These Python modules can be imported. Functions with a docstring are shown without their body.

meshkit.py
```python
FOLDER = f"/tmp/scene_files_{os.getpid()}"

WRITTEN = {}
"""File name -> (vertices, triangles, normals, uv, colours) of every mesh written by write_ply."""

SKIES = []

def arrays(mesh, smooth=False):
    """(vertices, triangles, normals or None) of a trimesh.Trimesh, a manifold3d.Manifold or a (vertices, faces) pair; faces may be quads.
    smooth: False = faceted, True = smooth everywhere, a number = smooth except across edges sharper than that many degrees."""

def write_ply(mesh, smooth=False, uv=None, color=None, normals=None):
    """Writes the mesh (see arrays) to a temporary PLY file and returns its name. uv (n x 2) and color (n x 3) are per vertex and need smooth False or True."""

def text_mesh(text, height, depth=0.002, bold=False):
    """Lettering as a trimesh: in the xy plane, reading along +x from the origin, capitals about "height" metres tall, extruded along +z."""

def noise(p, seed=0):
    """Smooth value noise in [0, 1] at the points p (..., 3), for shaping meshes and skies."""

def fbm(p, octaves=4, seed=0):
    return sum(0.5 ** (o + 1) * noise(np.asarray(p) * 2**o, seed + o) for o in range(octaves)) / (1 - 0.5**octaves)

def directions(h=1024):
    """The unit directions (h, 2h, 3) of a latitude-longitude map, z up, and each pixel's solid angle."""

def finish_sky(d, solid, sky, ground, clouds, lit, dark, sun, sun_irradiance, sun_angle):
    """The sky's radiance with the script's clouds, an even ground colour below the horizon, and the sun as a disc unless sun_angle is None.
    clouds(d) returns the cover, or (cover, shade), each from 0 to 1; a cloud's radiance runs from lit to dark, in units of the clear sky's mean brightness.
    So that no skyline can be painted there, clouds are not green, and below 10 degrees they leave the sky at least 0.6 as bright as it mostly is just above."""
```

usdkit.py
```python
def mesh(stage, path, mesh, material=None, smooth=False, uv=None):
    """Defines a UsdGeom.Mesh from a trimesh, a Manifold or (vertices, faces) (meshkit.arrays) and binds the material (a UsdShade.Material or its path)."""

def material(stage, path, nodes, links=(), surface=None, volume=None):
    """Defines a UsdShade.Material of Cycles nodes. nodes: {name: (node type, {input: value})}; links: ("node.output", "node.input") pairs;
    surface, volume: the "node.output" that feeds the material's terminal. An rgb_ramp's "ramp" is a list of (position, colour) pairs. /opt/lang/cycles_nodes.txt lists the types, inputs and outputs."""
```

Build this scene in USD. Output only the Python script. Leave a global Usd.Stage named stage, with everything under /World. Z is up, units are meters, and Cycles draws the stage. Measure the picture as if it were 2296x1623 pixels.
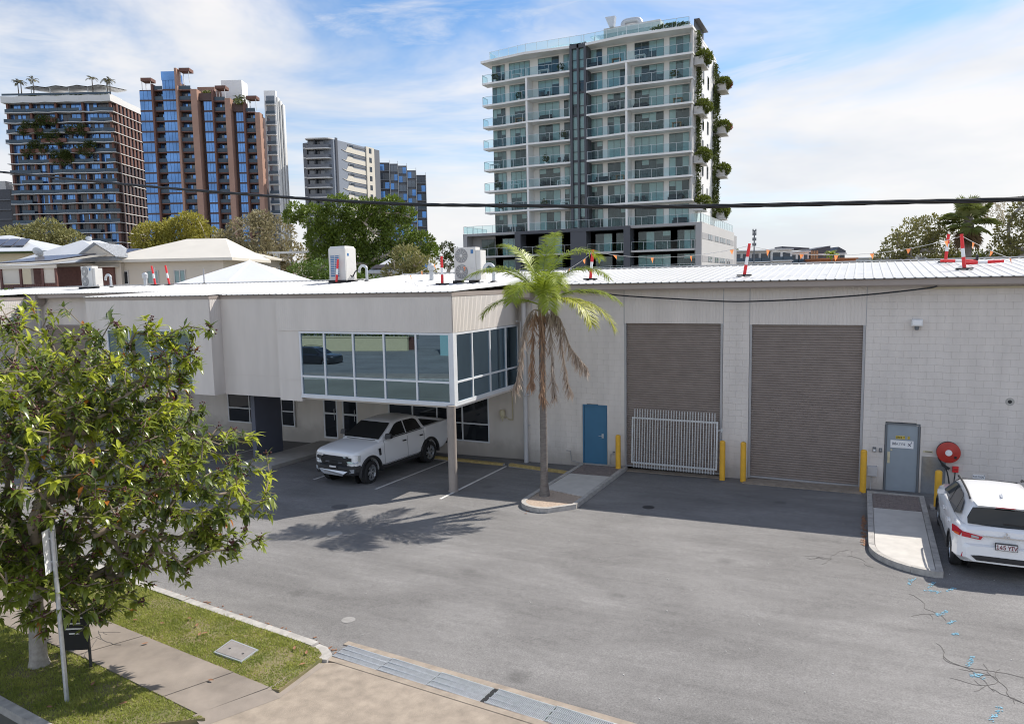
import math, random
import numpy as np
import trimesh
import manifold3d as m3
from shapely.geometry import Polygon, LineString, Point
import usdkit, meshkit
from pxr import Usd, UsdGeom, UsdLux, UsdShade, Gf, Sdf

stage = Usd.Stage.CreateInMemory()
UsdGeom.SetStageUpAxis(stage, UsdGeom.Tokens.z)
UsdGeom.SetStageMetersPerUnit(stage, 1.0)
UsdGeom.Xform.Define(stage, '/World')
UsdGeom.Scope.Define(stage, '/World/Looks')
random.seed(7)
RNG = np.random.default_rng(7)

# ---------------------------------------------------------------- camera
cam = UsdGeom.Camera.Define(stage, '/World/camera')
_R = np.array([0.903090597, 0.429005335, -0.0195396192])
_D = np.array([0.0280803418, -0.104390793, -0.994139858])
_F = np.array([-0.428531059, 0.897249678, -0.10632096])
CAM = np.array([0.0, -23.918547, 6.35])
_m = np.eye(4)
_m[0, :3], _m[1, :3], _m[2, :3], _m[3, :3] = _R, -_D, -_F, CAM
UsdGeom.Xformable(cam).AddTransformOp().Set(Gf.Matrix4d(*_m.ravel().tolist()))
cam.CreateHorizontalApertureAttr(36.0)
cam.CreateVerticalApertureAttr(36.0 * 723 / 1024)
cam.CreateFocalLengthAttr(36.0 * 1640.5 / 2296)
cam.CreateClippingRangeAttr(Gf.Vec2f(0.1, 20000))
cam.CreateExposureAttr(1.5)

# ---------------------------------------------------------------- sun and sky
SUN_AZ, SUN_EL = math.radians(35.1), math.radians(48.2)
SUN = np.array([math.sin(SUN_AZ) * math.cos(SUN_EL), math.cos(SUN_AZ) * math.cos(SUN_EL), math.sin(SUN_EL)])
sun = UsdLux.DistantLight.Define(stage, '/World/sun')
sun.CreateIntensityAttr(0.54)
sun.CreateAngleAttr(0.5)
sun.CreateNormalizeAttr(True)
sun.CreateColorAttr(Gf.Vec3f(1.0, 0.945, 0.86))
_z = SUN
_x = np.cross([0, 0, 1.0], _z); _x /= np.linalg.norm(_x)
_y = np.cross(_z, _x)
_m = np.eye(4); _m[0, :3], _m[1, :3], _m[2, :3] = _x, _y, _z
UsdGeom.Xformable(sun).AddTransformOp().Set(Gf.Matrix4d(*_m.ravel().tolist()))

sky_mat = usdkit.material(stage, '/World/Looks/sky_look', {
    'tc': ('texture_coordinate', {}),
    'sky': ('sky_texture', {'sky_type': 'single_scattering', 'sun_disc': False, 'sun_elevation': SUN_EL, 'sun_rotation': SUN_AZ,
                            'altitude': 50.0, 'air_density': 1.0, 'aerosol_density': 0.7, 'ozone_density': 2.5}),
    'hs': ('hsv', {'saturation': 1.25, 'value': 0.70}),
    'map1': ('mapping', {'scale': (1.1, 1.1, 4.2), 'rotation': (0.10, -0.16, 0.3), 'location': (9.9, 4.4, 6.6)}),
    'n1': ('noise_texture', {'scale': 1.5, 'detail': 8.0, 'roughness': 0.56, 'distortion': 0.5}),
    'map2': ('mapping', {'scale': (1.0, 1.0, 7.0), 'rotation': (0.2, 0.25, 0.9), 'location': (1.7, 4.1, 0.3)}),
    'n2': ('noise_texture', {'scale': 2.2, 'detail': 9.0, 'roughness': 0.62, 'distortion': 1.2}),
    'sep': ('separate_xyz', {}),
    'hor': ('map_range', {'range_type': 'linear', 'from_min': 0.02, 'from_max': 0.30, 'to_min': 0.22, 'to_max': 0.01, 'clamp': True}),
    'add': ('math', {'math_type': 'add'}),
    'r1': ('map_range', {'range_type': 'smoothstep', 'from_min': 0.40, 'from_max': 0.66, 'to_min': 0.0, 'to_max': 0.95, 'clamp': True}),
    'r2': ('map_range', {'range_type': 'smoothstep', 'from_min': 0.44, 'from_max': 0.78, 'to_min': 0.0, 'to_max': 0.72, 'clamp': True}),
    'mx': ('math', {'math_type': 'maximum'}),
    'map3': ('mapping', {'scale': (1.0, 1.0, 3.4), 'location': (5.0, 2.0, 1.0)}),
    'n3': ('noise_texture', {'scale': 3.6, 'detail': 6.0, 'roughness': 0.55}),
    'cc': ('rgb_ramp', {'ramp': [(0.34, (3.3, 3.42, 3.65)), (0.66, (4.15, 4.05, 4.0))]}),
    'mix': ('mix_color', {'use_clamp': False}),
    'bg': ('background_shader', {'strength': 0.085}),
}, [('tc.generated', 'map1.vector'), ('tc.generated', 'map2.vector'), ('tc.generated', 'map3.vector'), ('tc.generated', 'sep.vector'),
    ('map1.vector', 'n1.vector'), ('map2.vector', 'n2.vector'), ('map3.vector', 'n3.vector'),
    ('sep.z', 'hor.value'), ('hor.result', 'add.value1'), ('n1.fac', 'add.value2'), ('add.value', 'r1.value'), ('n2.fac', 'r2.value'),
    ('r1.result', 'mx.value1'), ('r2.result', 'mx.value2'), ('sky.color', 'hs.color'), ('hs.color', 'mix.a'), ('n3.fac', 'cc.fac'),
    ('cc.color', 'mix.b'), ('mx.value', 'mix.fac'), ('mix.result', 'bg.color')], surface='bg.background')
dome = UsdLux.DomeLight.Define(stage, '/World/sky')
dome.CreateIntensityAttr(1.0)
UsdShade.MaterialBindingAPI.Apply(dome.GetPrim()).Bind(sky_mat)
dome.GetPrim().SetCustomDataByKey('kind', 'structure')

# ---------------------------------------------------------------- materials
M = {}
def mat(name, color, rough=0.6, metal=0.0, spec=0.5, var=0.0, scale=3.0, detail=4.0, bump=0.0, bscale=60.0, color2=None, emit=0, coat=0.0, ior=1.5, transl=0.0, island=0.0, stretch=None, grime=0.0):
    """A principled look in world metres: colour broken up by noise, fine bump, optional change per loose piece."""
    n = {'p': ('principled_bsdf', {'base_color': color, 'roughness': rough, 'metallic': metal, 'specular_ior_level': spec, 'coat_weight': coat, 'ior': ior})}
    l = []
    surf = 'p.BSDF'
    if var > 0 or bump > 0 or island > 0 or color2 is not None:
        n['g'] = ('geometry', {})
        src = 'g.position'
        if stretch is not None:
            n['mp'] = ('mapping', {'scale': stretch}); l.append(('g.position', 'mp.vector')); src = 'mp.vector'
    cur = None
    if var > 0 or color2 is not None:
        c = np.array(color)
        lo = c * (1 - var); hi = np.array(color2) if color2 is not None else np.minimum(c * (1 + var), 1)
        n['n'] = ('noise_texture', {'scale': scale, 'detail': detail, 'roughness': 0.6})
        n['r'] = ('rgb_ramp', {'ramp': [(0.3, tuple(lo)), (0.7, tuple(hi))]})
        l += [(src, 'n.vector'), ('n.fac', 'r.fac')]
        cur = 'r.color'
    if island > 0:
        n['iv'] = ('map_range', {'from_min': 0.0, 'from_max': 1.0, 'to_min': 1 - island, 'to_max': 1 + island})
        n['ih'] = ('map_range', {'from_min': 0.0, 'from_max': 1.0, 'to_min': 0.5 - island * 0.06, 'to_max': 0.5 + island * 0.04})
        n['hv'] = ('hsv', {'color': color})
        l += [('g.random_per_island', 'iv.value'), ('g.random_per_island', 'ih.value'), ('iv.result', 'hv.value'), ('ih.result', 'hv.hue')]
        if cur: l.append((cur, 'hv.color'))
        cur = 'hv.color'
    if grime > 0:
        n['gs'] = ('separate_xyz', {}); n['gn'] = ('noise_texture', {'scale': 2.5, 'detail': 7.0, 'roughness': 0.65})
        n['ga'] = ('math', {'math_type': 'multiply_add', 'value2': -1.1, 'value3': 0.75}); n['gb'] = ('math', {'math_type': 'add'})
        n['gc'] = ('map_range', {'range_type': 'smoothstep', 'from_min': 0.35, 'from_max': 1.3, 'to_min': 0.0, 'to_max': grime, 'clamp': True})
        n['gm'] = ('mix_color', {'b': (0.20, 0.17, 0.14)})
        l += [('g.position', 'gs.vector'), ('gs.z', 'ga.value1'), ('ga.value', 'gb.value1'), ('g.position', 'gn.vector'), ('gn.fac', 'gb.value2'), ('gb.value', 'gc.value'), ('gc.result', 'gm.fac'), (cur, 'gm.a')]
        cur = 'gm.result'
    if cur: l.append((cur, 'p.base_color'))
    if bump > 0:
        n['bn'] = ('noise_texture', {'scale': bscale, 'detail': 3.0})
        n['b'] = ('bump', {'strength': bump, 'distance': 0.01})
        l += [(src, 'bn.vector'), ('bn.fac', 'b.height'), ('b.normal', 'p.normal')]
    if transl > 0:
        n['t'] = ('translucent_bsdf', {'color': tuple(np.minimum(np.array(color) * np.array([1.7, 1.8, 0.9]), 1))})
        if cur: l.append((cur, 't.color'))
        n['mc'] = ('mix_closure', {'fac': transl})
        l += [('p.BSDF', 'mc.closure1'), ('t.BSDF', 'mc.closure2')]
        surf = 'mc.closure'
    M[name] = usdkit.material(stage, '/World/Looks/' + name, n, l, surface=surf)
    return M[name]

def glass(name, tint=(0.5, 0.6, 0.6), ior=1.5, see=1.0, rough=0.0, gloss=(1, 1, 1)):
    """A window pane: clear, tinted, mirroring more at a slant; see < 1 darkens what lies behind."""
    M[name] = usdkit.material(stage, '/World/Looks/' + name, {
        'g': ('geometry', {}), 'bf': ('map_range', {'from_min': 0.0, 'from_max': 1.0, 'to_min': ior, 'to_max': 1.0 / ior}), 't': ('transparent_bsdf', {'color': tuple(np.array(tint) * see)}), 'gl': ('glossy_bsdf', {'color': gloss, 'roughness': rough}),
        'f': ('fresnel', {'IOR': ior}), 'm': ('mix_closure', {})},
        [('g.backfacing', 'bf.value'), ('bf.result', 'f.IOR'), ('f.fac', 'm.fac'), ('t.BSDF', 'm.closure1'), ('gl.BSDF', 'm.closure2')], surface='m.closure')

# ---------------------------------------------------------------- helpers
def safe(n): return n
USED = {}
def numbered(path):
    k = USED.get(path, 0); USED[path] = k + 1
    return path if k == 0 else f'{path}_{k:03d}'

ORIGIN = {}
def thing(name, label=None, cat=None, loc=(0, 0, 0), rotz=0.0, group=None, kind=None):
    x = UsdGeom.Xform.Define(stage, numbered('/World/' + name))
    if any(loc): x.AddTranslateOp().Set(Gf.Vec3d(*map(float, loc)))
    if rotz: x.AddRotateZOp().Set(math.degrees(rotz))
    tag(x.GetPrim(), label, cat, group, kind)
    return x.GetPrim()

def tag(p, label=None, cat=None, group=None, kind=None):
    p = p.GetPrim() if hasattr(p, 'GetPrim') else p
    for k, v in (('label', label), ('category', cat), ('group', group), ('kind', kind)):
        if v: p.SetCustomDataByKey(k, v)
    return p

def dup(root, loc, rotz=0.0, label=None, group=None, scale=None):
    was = root.GetCustomData()
    base = root.GetName()
    x = UsdGeom.Xform.Define(stage, numbered('/World/' + base))
    x.GetPrim().GetReferences().AddInternalReference(root.GetPath())
    x.ClearXformOpOrder()
    ops = []
    mtx = np.eye(4); c, s = math.cos(rotz), math.sin(rotz); k = scale or 1.0
    mtx[0, :3] = [c * k, s * k, 0]; mtx[1, :3] = [-s * k, c * k, 0]; mtx[2, :3] = [0, 0, k]; mtx[3, :3] = loc
    x.AddTransformOp(opSuffix='place').Set(Gf.Matrix4d(*mtx.ravel().tolist()))
    tag(x.GetPrim(), label or was.get('label'), was.get('category'), group or was.get('group'))
    x.GetPrim().SetInstanceable(True)
    return x.GetPrim()

class MB:
    """Collects simple solids into one mesh."""
    def __init__(s): s.v, s.f, s.n = [], [], 0
    def add(s, v, f):
        v = np.asarray(v, float); f = np.asarray(f, int)
        if f.shape[1] == 4: f = np.vstack([f[:, [0, 1, 2]], f[:, [0, 2, 3]]])
        s.v.append(v); s.f.append(f + s.n); s.n += len(v); return s
    def tm(s, t): return s.add(t.vertices, t.faces)
    def box(s, x0, y0, z0, x1, y1, z1):
        v = [(x, y, z) for x in (x0, x1) for y in (y0, y1) for z in (z0, z1)]
        return s.add(v, [(0, 1, 3, 2), (4, 6, 7, 5), (0, 4, 5, 1), (2, 3, 7, 6), (0, 2, 6, 4), (1, 5, 7, 3)])
    def obox(s, c, ax, ay, az):
        """Box about c with half-axis vectors."""
        c, ax, ay, az = map(np.asarray, (c, ax, ay, az))
        v = [c + i * ax + j * ay + k * az for i in (-1, 1) for j in (-1, 1) for k in (-1, 1)]
        return s.add(v, [(0, 1, 3, 2), (4, 6, 7, 5), (0, 4, 5, 1), (2, 3, 7, 6), (0, 2, 6, 4), (1, 5, 7, 3)])
    def bevel(s, x0, y0, z0, x1, y1, z1, b):
        """Box whose -y face is chamfered by b."""
        v = [(x0, y0 + b, z0), (x1, y0 + b, z0), (x1, y0 + b, z1), (x0, y0 + b, z1), (x0 + b, y0, z0 + b), (x1 - b, y0, z0 + b), (x1 - b, y0, z1 - b), (x0 + b, y0, z1 - b),
             (x0, y1, z0), (x1, y1, z0), (x1, y1, z1), (x0, y1, z1)]
        return s.add(v, [(4, 5, 6, 7), (0, 1, 5, 4), (1, 2, 6, 5), (2, 3, 7, 6), (3, 0, 4, 7), (8, 9, 1, 0), (9, 10, 2, 1), (10, 11, 3, 2), (11, 8, 0, 3)])
    def quad(s, a, b, c, d): return s.add([a, b, c, d], [(0, 1, 2, 3)])
    def tri(s, a, b, c): return s.add([a, b, c], [(0, 1, 2)])
    def tube(s, pts, r, n=8, cap=True):
        pts = np.asarray(pts, float); r = np.broadcast_to(np.asarray(r, float), len(pts))
        t = np.gradient(pts, axis=0); t /= np.maximum(np.linalg.norm(t, axis=1, keepdims=True), 1e-9)
        up = np.array([0, 0, 1.0]) if abs(t[0][2]) < 0.9 else np.array([1.0, 0, 0])
        a = np.cross(t[0], up); a /= np.linalg.norm(a); rings = []
        for i in range(len(pts)):
            a = a - t[i] * (a @ t[i]); a /= max(np.linalg.norm(a), 1e-9); b = np.cross(t[i], a)
            th = np.linspace(0, 2 * np.pi, n, endpoint=False)[:, None]
            rings.append(pts[i] + r[i] * (np.cos(th) * a + np.sin(th) * b))
        v = np.vstack(rings); f = []
        for i in range(len(pts) - 1):
            for k in range(n): f.append((i * n + k, i * n + (k + 1) % n, (i + 1) * n + (k + 1) % n, (i + 1) * n + k))
        s.add(v, f)
        if cap:
            for i in (0, len(pts) - 1):
                s.add(np.vstack([rings[i], pts[i][None]]), [(k, (k + 1) % n, n) for k in range(n)])
        return s
    def cyl(s, a, b, r, n=16, r2=None): return s.tube([a, b], [r, r if r2 is None else r2], n)
    def lathe(s, prof, c=(0, 0, 0), n=20):
        """Profile (r, z) turned about z at c."""
        prof = np.asarray(prof, float); th = np.linspace(0, 2 * np.pi, n, endpoint=False); v = []
        for r, z in prof: v += [(c[0] + r * math.cos(t), c[1] + r * math.sin(t), c[2] + z) for t in th]
        f = [(i * n + k, i * n + (k + 1) % n, (i + 1) * n + (k + 1) % n, (i + 1) * n + k) for i in range(len(prof) - 1) for k in range(n)]
        return s.add(v, f)
    def poly(s, pts, z0, z1, zf=None):
        """Prism of a plan polygon between z0 and z1, both above zf(x, y) if given."""
        p = Polygon(pts) if not isinstance(pts, Polygon) else pts
        t = trimesh.creation.extrude_polygon(p, 1.0, engine='earcut'); v = np.array(t.vertices)
        v[:, 2] = z0 + v[:, 2] * (z1 - z0)
        if zf is not None: v[:, 2] += zf(v[:, 0], v[:, 1])
        return s.add(v, t.faces)
    def xform(s, A, t=(0, 0, 0)):
        s.v = [np.asarray(v) @ np.asarray(A).T + np.asarray(t) for v in s.v]; return s
    def arr(s): return np.vstack(s.v), np.vstack(s.f)
    def build(s, name, m, parent=None, smooth=False, **k):
        base = '/World' if parent is None else str((parent.GetPrim() if hasattr(parent, 'GetPrim') else parent).GetPath())
        o = usdkit.mesh(stage, numbered(base + '/' + name), s.arr(), M[m] if isinstance(m, str) else m, smooth)
        if k: tag(o, **k)
        return o.GetPrim()

def rotz(a): c, s_ = math.cos(a), math.sin(a); return np.array([[c, -s_, 0], [s_, c, 0], [0, 0, 1.0]])
def rotx(a): c, s_ = math.cos(a), math.sin(a); return np.array([[1, 0, 0], [0, c, -s_], [0, s_, c]])
def roty(a): c, s_ = math.cos(a), math.sin(a); return np.array([[c, 0, s_], [0, 1, 0], [-s_, 0, c]])
def smoothpath(pts, n=40):
    """Catmull-Rom through the points."""
    p = np.asarray(pts, float); p = np.vstack([2 * p[0] - p[1], p, 2 * p[-1] - p[-2]]); out = []
    m = max(2, n // (len(p) - 3))
    for i in range(1, len(p) - 2):
        for t in np.linspace(0, 1, m, endpoint=False):
            out.append(0.5 * (2 * p[i] + (p[i + 1] - p[i - 1]) * t + (2 * p[i - 1] - 5 * p[i] + 4 * p[i + 1] - p[i + 2]) * t * t + (3 * p[i] - p[i - 1] - 3 * p[i + 1] + p[i + 2]) * t ** 3))
    return np.array(out + [p[-2]])

# ---------------------------------------------------------------- looks
mat('wall_paint', (0.66, 0.61, 0.565), 0.75, var=0.075, scale=1.6, detail=7, bump=0.15, bscale=90, stretch=(1, 1, .22), grime=0.5)
mat('block_paint', (0.65, 0.60, 0.555), 0.72, var=0.085, scale=2.2, detail=7, bump=0.25, bscale=70, stretch=(1, 1, .25), grime=0.5)
mat('joint_paint', (0.645, 0.595, 0.55), 0.8, var=0.05)
mat('pale_paint', (0.62, 0.60, 0.60), 0.6, var=0.05, scale=1.5)
mat('fascia', (0.34, 0.29, 0.26), 0.45, var=0.06, scale=1.2)
mat('roof_metal', (0.50, 0.50, 0.495), 0.42, metal=0.0, var=0.06, scale=0.7)
mat('alu_white', (0.70, 0.72, 0.75), 0.35, var=0.03)
mat('alu_grey', (0.36, 0.36, 0.37), 0.4, metal=0.3)
mat('slat_brown', (0.25, 0.207, 0.182), 0.5, var=0.10, scale=3, island=0.05)
mat('door_blue', (0.045, 0.15, 0.26), 0.45, var=0.05)
mat('door_grey', (0.27, 0.31, 0.345), 0.45, var=0.05)
mat('frame_dark', (0.13, 0.14, 0.15), 0.5)
mat('galvanised', (0.52, 0.54, 0.56), 0.38, metal=0.55, var=0.12, scale=14)
mat('sheet_metal', (0.60, 0.64, 0.67), 0.22, metal=0.95, var=0.12, scale=9)
mat('bollard_yellow', (0.72, 0.40, 0.035), 0.5, var=0.1, scale=5, bump=0.1, bscale=40)
mat('kerb_yellow', (0.42, 0.31, 0.12), 0.8, var=0.3, scale=9)
mat('blade_blue', (0.10, 0.11, 0.145), 0.6, var=0.06)
mat('lid_concrete', (0.235, 0.215, 0.205), 0.85, var=0.15, scale=6, detail=8, bump=0.3, bscale=90)
mat('plug_concrete', (0.27, 0.26, 0.25), 0.9, var=0.15, scale=9)
mat('concrete', (0.40, 0.38, 0.35), 0.85, var=0.13, scale=2.4, detail=8, bump=0.3, bscale=90)
mat('concrete_pale', (0.50, 0.475, 0.44), 0.85, var=0.10, scale=3, detail=8, bump=0.25, bscale=90)
mat('footpath', (0.235, 0.20, 0.17), 0.9, var=0.22, scale=1.6, detail=9, bump=0.35, bscale=120)
mat('driveway', (0.30, 0.25, 0.20), 0.9, var=0.2, scale=5, detail=9, bump=0.6, bscale=150)
mat('kerb', (0.38, 0.36, 0.335), 0.9, var=0.25, scale=6, detail=8, bump=0.4, bscale=80)
mat('soil', (0.15, 0.17, 0.05), 0.95, color2=(0.26, 0.20, 0.12), var=0.3, scale=2.5, detail=9, bump=0.8, bscale=60)
mat('mulch', (0.40, 0.31, 0.24), 0.95, var=0.4, scale=22, detail=8, bump=0.9, bscale=60)
mat('paver', (0.25, 0.21, 0.19), 0.85, var=0.18, scale=12, island=0.2, bump=0.3)
mat('black', (0.012, 0.012, 0.013), 0.5)
mat('dark', (0.03, 0.03, 0.032), 0.7)
mat('crack_dirt', (0.115, 0.106, 0.098), 0.95)
mat('rubber', (0.022, 0.022, 0.023), 0.8, var=0.1, scale=20)
mat('line_white', (0.62, 0.60, 0.57), 0.8, var=0.25, scale=9, detail=8)
mat('chalk_blue', (0.18, 0.37, 0.48), 0.8, var=0.3, scale=30)
mat('white', (0.78, 0.78, 0.78), 0.5)
mat('ac_white', (0.62, 0.605, 0.575), 0.5, var=0.03)
mat('safety_red', (0.72, 0.03, 0.035), 0.45)
mat('safety_orange', (0.90, 0.24, 0.13), 0.5, transl=0.35)
mat('reel_red', (0.42, 0.035, 0.025), 0.4, var=0.12, scale=6)
mat('pvc_grey', (0.50, 0.49, 0.49), 0.5, var=0.04)
mat('cream', (0.58, 0.52, 0.36), 0.6)
mat('yellow_sign', (0.70, 0.52, 0.05), 0.5)
mat('ink_navy', (0.02, 0.03, 0.07), 0.5)
mat('ink_maroon', (0.16, 0.015, 0.03), 0.5)
mat('column_brown', (0.31, 0.27, 0.24), 0.7, var=0.08, scale=4, detail=6)
mat('pipe_blue', (0.05, 0.16, 0.35), 0.4)

def asphalt(name, c0, c1, speck):
    M[name] = usdkit.material(stage, '/World/Looks/' + name, {
        'g': ('geometry', {}), 'p': ('principled_bsdf', {'roughness': 0.88, 'specular_ior_level': 0.35}),
        'mp': ('mapping', {'scale': (0.5, 1.0, 1.0), 'rotation': (0, 0, 0.35)}),
        'n1': ('noise_texture', {'scale': 0.55, 'detail': 9.0, 'roughness': 0.62, 'distortion': 0.6}),
        'n2': ('noise_texture', {'scale': 7.0, 'detail': 10.0, 'roughness': 0.82}),
        'n3': ('noise_texture', {'scale': 38.0, 'detail': 3.0, 'roughness': 0.8}),
        'a': ('math', {'math_type': 'multiply_add', 'value2': 0.62, 'value3': 0.0}), 'b': ('math', {'math_type': 'multiply_add', 'value2': 0.38}),
        'r': ('rgb_ramp', {'ramp': [(0.34, c0), (0.66, c1)]}),
        's': ('map_range', {'from_min': 0.3, 'from_max': 0.7, 'to_min': 1 - speck, 'to_max': 1 + speck, 'clamp': True}), 'hv': ('hsv', {}),
        'mp2': ('mapping', {'scale': (0.22, 2.6, 1.0), 'rotation': (0, 0, -0.25)}), 'n4': ('noise_texture', {'scale': 1.0, 'detail': 5.0, 'roughness': 0.6, 'distortion': 1.4}),
        'st': ('map_range', {'from_min': 0.35, 'from_max': 0.65, 'to_min': 0.93, 'to_max': 1.06, 'clamp': True}),
        'vo': ('voronoi_texture', {'scale': 0.55}), 'oil': ('map_range', {'range_type': 'smoothstep', 'from_min': 0.03, 'from_max': 0.16, 'to_min': 0.74, 'to_max': 1.0, 'clamp': True}), 'm1': ('math', {'math_type': 'multiply'}), 'm2': ('math', {'math_type': 'multiply'}),
        'bu': ('bump', {'strength': 0.5, 'distance': 0.006})},
        [('g.position', 'mp.vector'), ('mp.vector', 'n1.vector'), ('g.position', 'n2.vector'), ('g.position', 'n3.vector'),
         ('n1.fac', 'a.value1'), ('n2.fac', 'b.value1'), ('a.value', 'b.value3'), ('b.value', 'r.fac'), ('n3.fac', 's.value'),
         ('g.position', 'mp2.vector'), ('mp2.vector', 'n4.vector'), ('n4.fac', 'st.value'), ('g.position', 'vo.vector'), ('vo.distance', 'oil.value'), ('s.result', 'm1.value1'), ('st.result', 'm1.value2'), ('m1.value', 'm2.value1'), ('oil.result', 'm2.value2'),
         ('m2.value', 'hv.value'), ('r.color', 'hv.color'), ('hv.color', 'p.base_color'), ('n3.fac', 'bu.height'), ('bu.normal', 'p.normal')], surface='p.BSDF')
asphalt('asphalt', (0.122, 0.117, 0.114), (0.236, 0.228, 0.222), 0.32)
asphalt('asphalt_dark', (0.085, 0.083, 0.085), (0.13, 0.128, 0.13), 0.22)
asphalt('road_grey', (0.17, 0.17, 0.173), (0.24, 0.24, 0.243), 0.22)

# window looks
glass('bay_glass', (0.16, 0.24, 0.27), ior=4.2, see=0.6, gloss=(0.52, 0.74, 0.92))
glass('clear_glass', (0.80, 0.88, 0.88), ior=1.45)
glass('balustrade_glass', (0.86, 0.94, 0.95), ior=1.22)
mat('dark_glass', (0.012, 0.014, 0.017), 0.03, ior=1.55)
mat('car_glass', (0.010, 0.012, 0.013), 0.02, ior=1.5)
# ================================================================ ground
def gz(x, y): return 0.02 + 0.0145 * x - 0.0195 * y
def gzc(x, y): return gz(np.clip(x, -45, 25), np.clip(y, -24, 3))
ys = np.concatenate([[-2500, -600, -150, -70, -45, -34], np.linspace(-30, 6, 25), [9, 15, 30, 80, 200, 600, 3000]])
xs = np.concatenate([[-3000, -600, -200, -90, -60], np.linspace(-45, 25, 36), [40, 90, 200, 600, 3000]])
gx, gy = np.meshgrid(xs, ys, indexing='ij')
gv = np.stack([gx, gy, gzc(gx, gy) - 0.03], -1).reshape(-1, 3)
ny = len(ys)
gf = [(i * ny + j, (i + 1) * ny + j, (i + 1) * ny + j + 1, i * ny + j + 1) for i in range(len(xs) - 1) for j in range(ny - 1)]
mat('earth', (0.17, 0.16, 0.13), 0.95, var=0.2, scale=0.2)
tag(MB().add(gv, gf).build('ground', 'earth'), kind='structure')

# street along the camera side, seen mirrored in the bay windows
ST = -0.11
def street(x, off): return -17.93 + ST * (x + 10.6) + off
def strip(x0, x1, o0, o1, n=24):
    X = np.linspace(x0, x1, n)
    return [(x, street(x, o0)) for x in X] + [(x, street(x, o1)) for x in X[::-1]]
b = MB().poly(strip(-60, 30, -0.12, -9.5), -0.22, -0.10, gzc)
tag(b.build('street', 'road_grey'), kind='structure')
b = MB().poly(strip(-60, 30, -9.6, -9.75), -0.22, 0.03, gzc); tag(b.build('street_kerb', 'kerb'), kind='structure')
b = MB().poly(strip(-60, 30, -9.75, -13), -0.22, 0.025, gzc); tag(b.build('far_footpath', 'footpath'), kind='structure')
b = MB().poly(strip(-75, 30, -13, -55), -0.25, 0.02, gzc); tag(b.build('far_yard', 'asphalt'), kind='structure')
# the street kerb on this side, cut at the driveway
b = MB().poly(strip(-60, -9.6, 0.0, -0.14), -0.25, 0.10, gz)
tag(b.build('street_kerb', 'kerb'), kind='structure')

# car park asphalt with its markings
lot = thing('car_park', kind='structure')
lotpoly = [(-60, 0.6), (-60, -9.2), (-19.9, -12.15), (-14.6, -13.55), (-8.45, -14.62), (-7.9, -14.66), (-7.84, -14.2), (-5.2, -14.43), (-2.8, -14.66), (5, -15.35), (26, -17), (26, 0.6)]
MB().poly(lotpoly, -0.02, 0.0, gz).build('asphalt', 'asphalt', lot)
def flat(pts, z, zf=gz): return MB().poly(pts, z - 0.003, z, zf)
def ribbon(p0, p1, w):
    p0, p1 = np.array(p0, float), np.array(p1, float); t = (p1 - p0) / np.linalg.norm(p1 - p0); n = np.array([-t[1], t[0]]) * w / 2
    return [tuple(p0 - n), tuple(p1 - n), tuple(p1 + n), tuple(p0 + n)]
for a, c in (((-16.61, -4.95), (-16.55, -1.0)), ((-13.82, -5.27), (-13.75, -0.87)), ((-11.25, -5.55), (-11.28, -0.94)), ((-22.6, -5.0), (-22.6, -1)), ((-25.2, -5.0), (-25.2, -1)), ((-27.8, -5.0), (-27.8, -1))):
    flat(ribbon(a, c, 0.085), 0.006).build('bay_line', 'line_white', lot)
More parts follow.
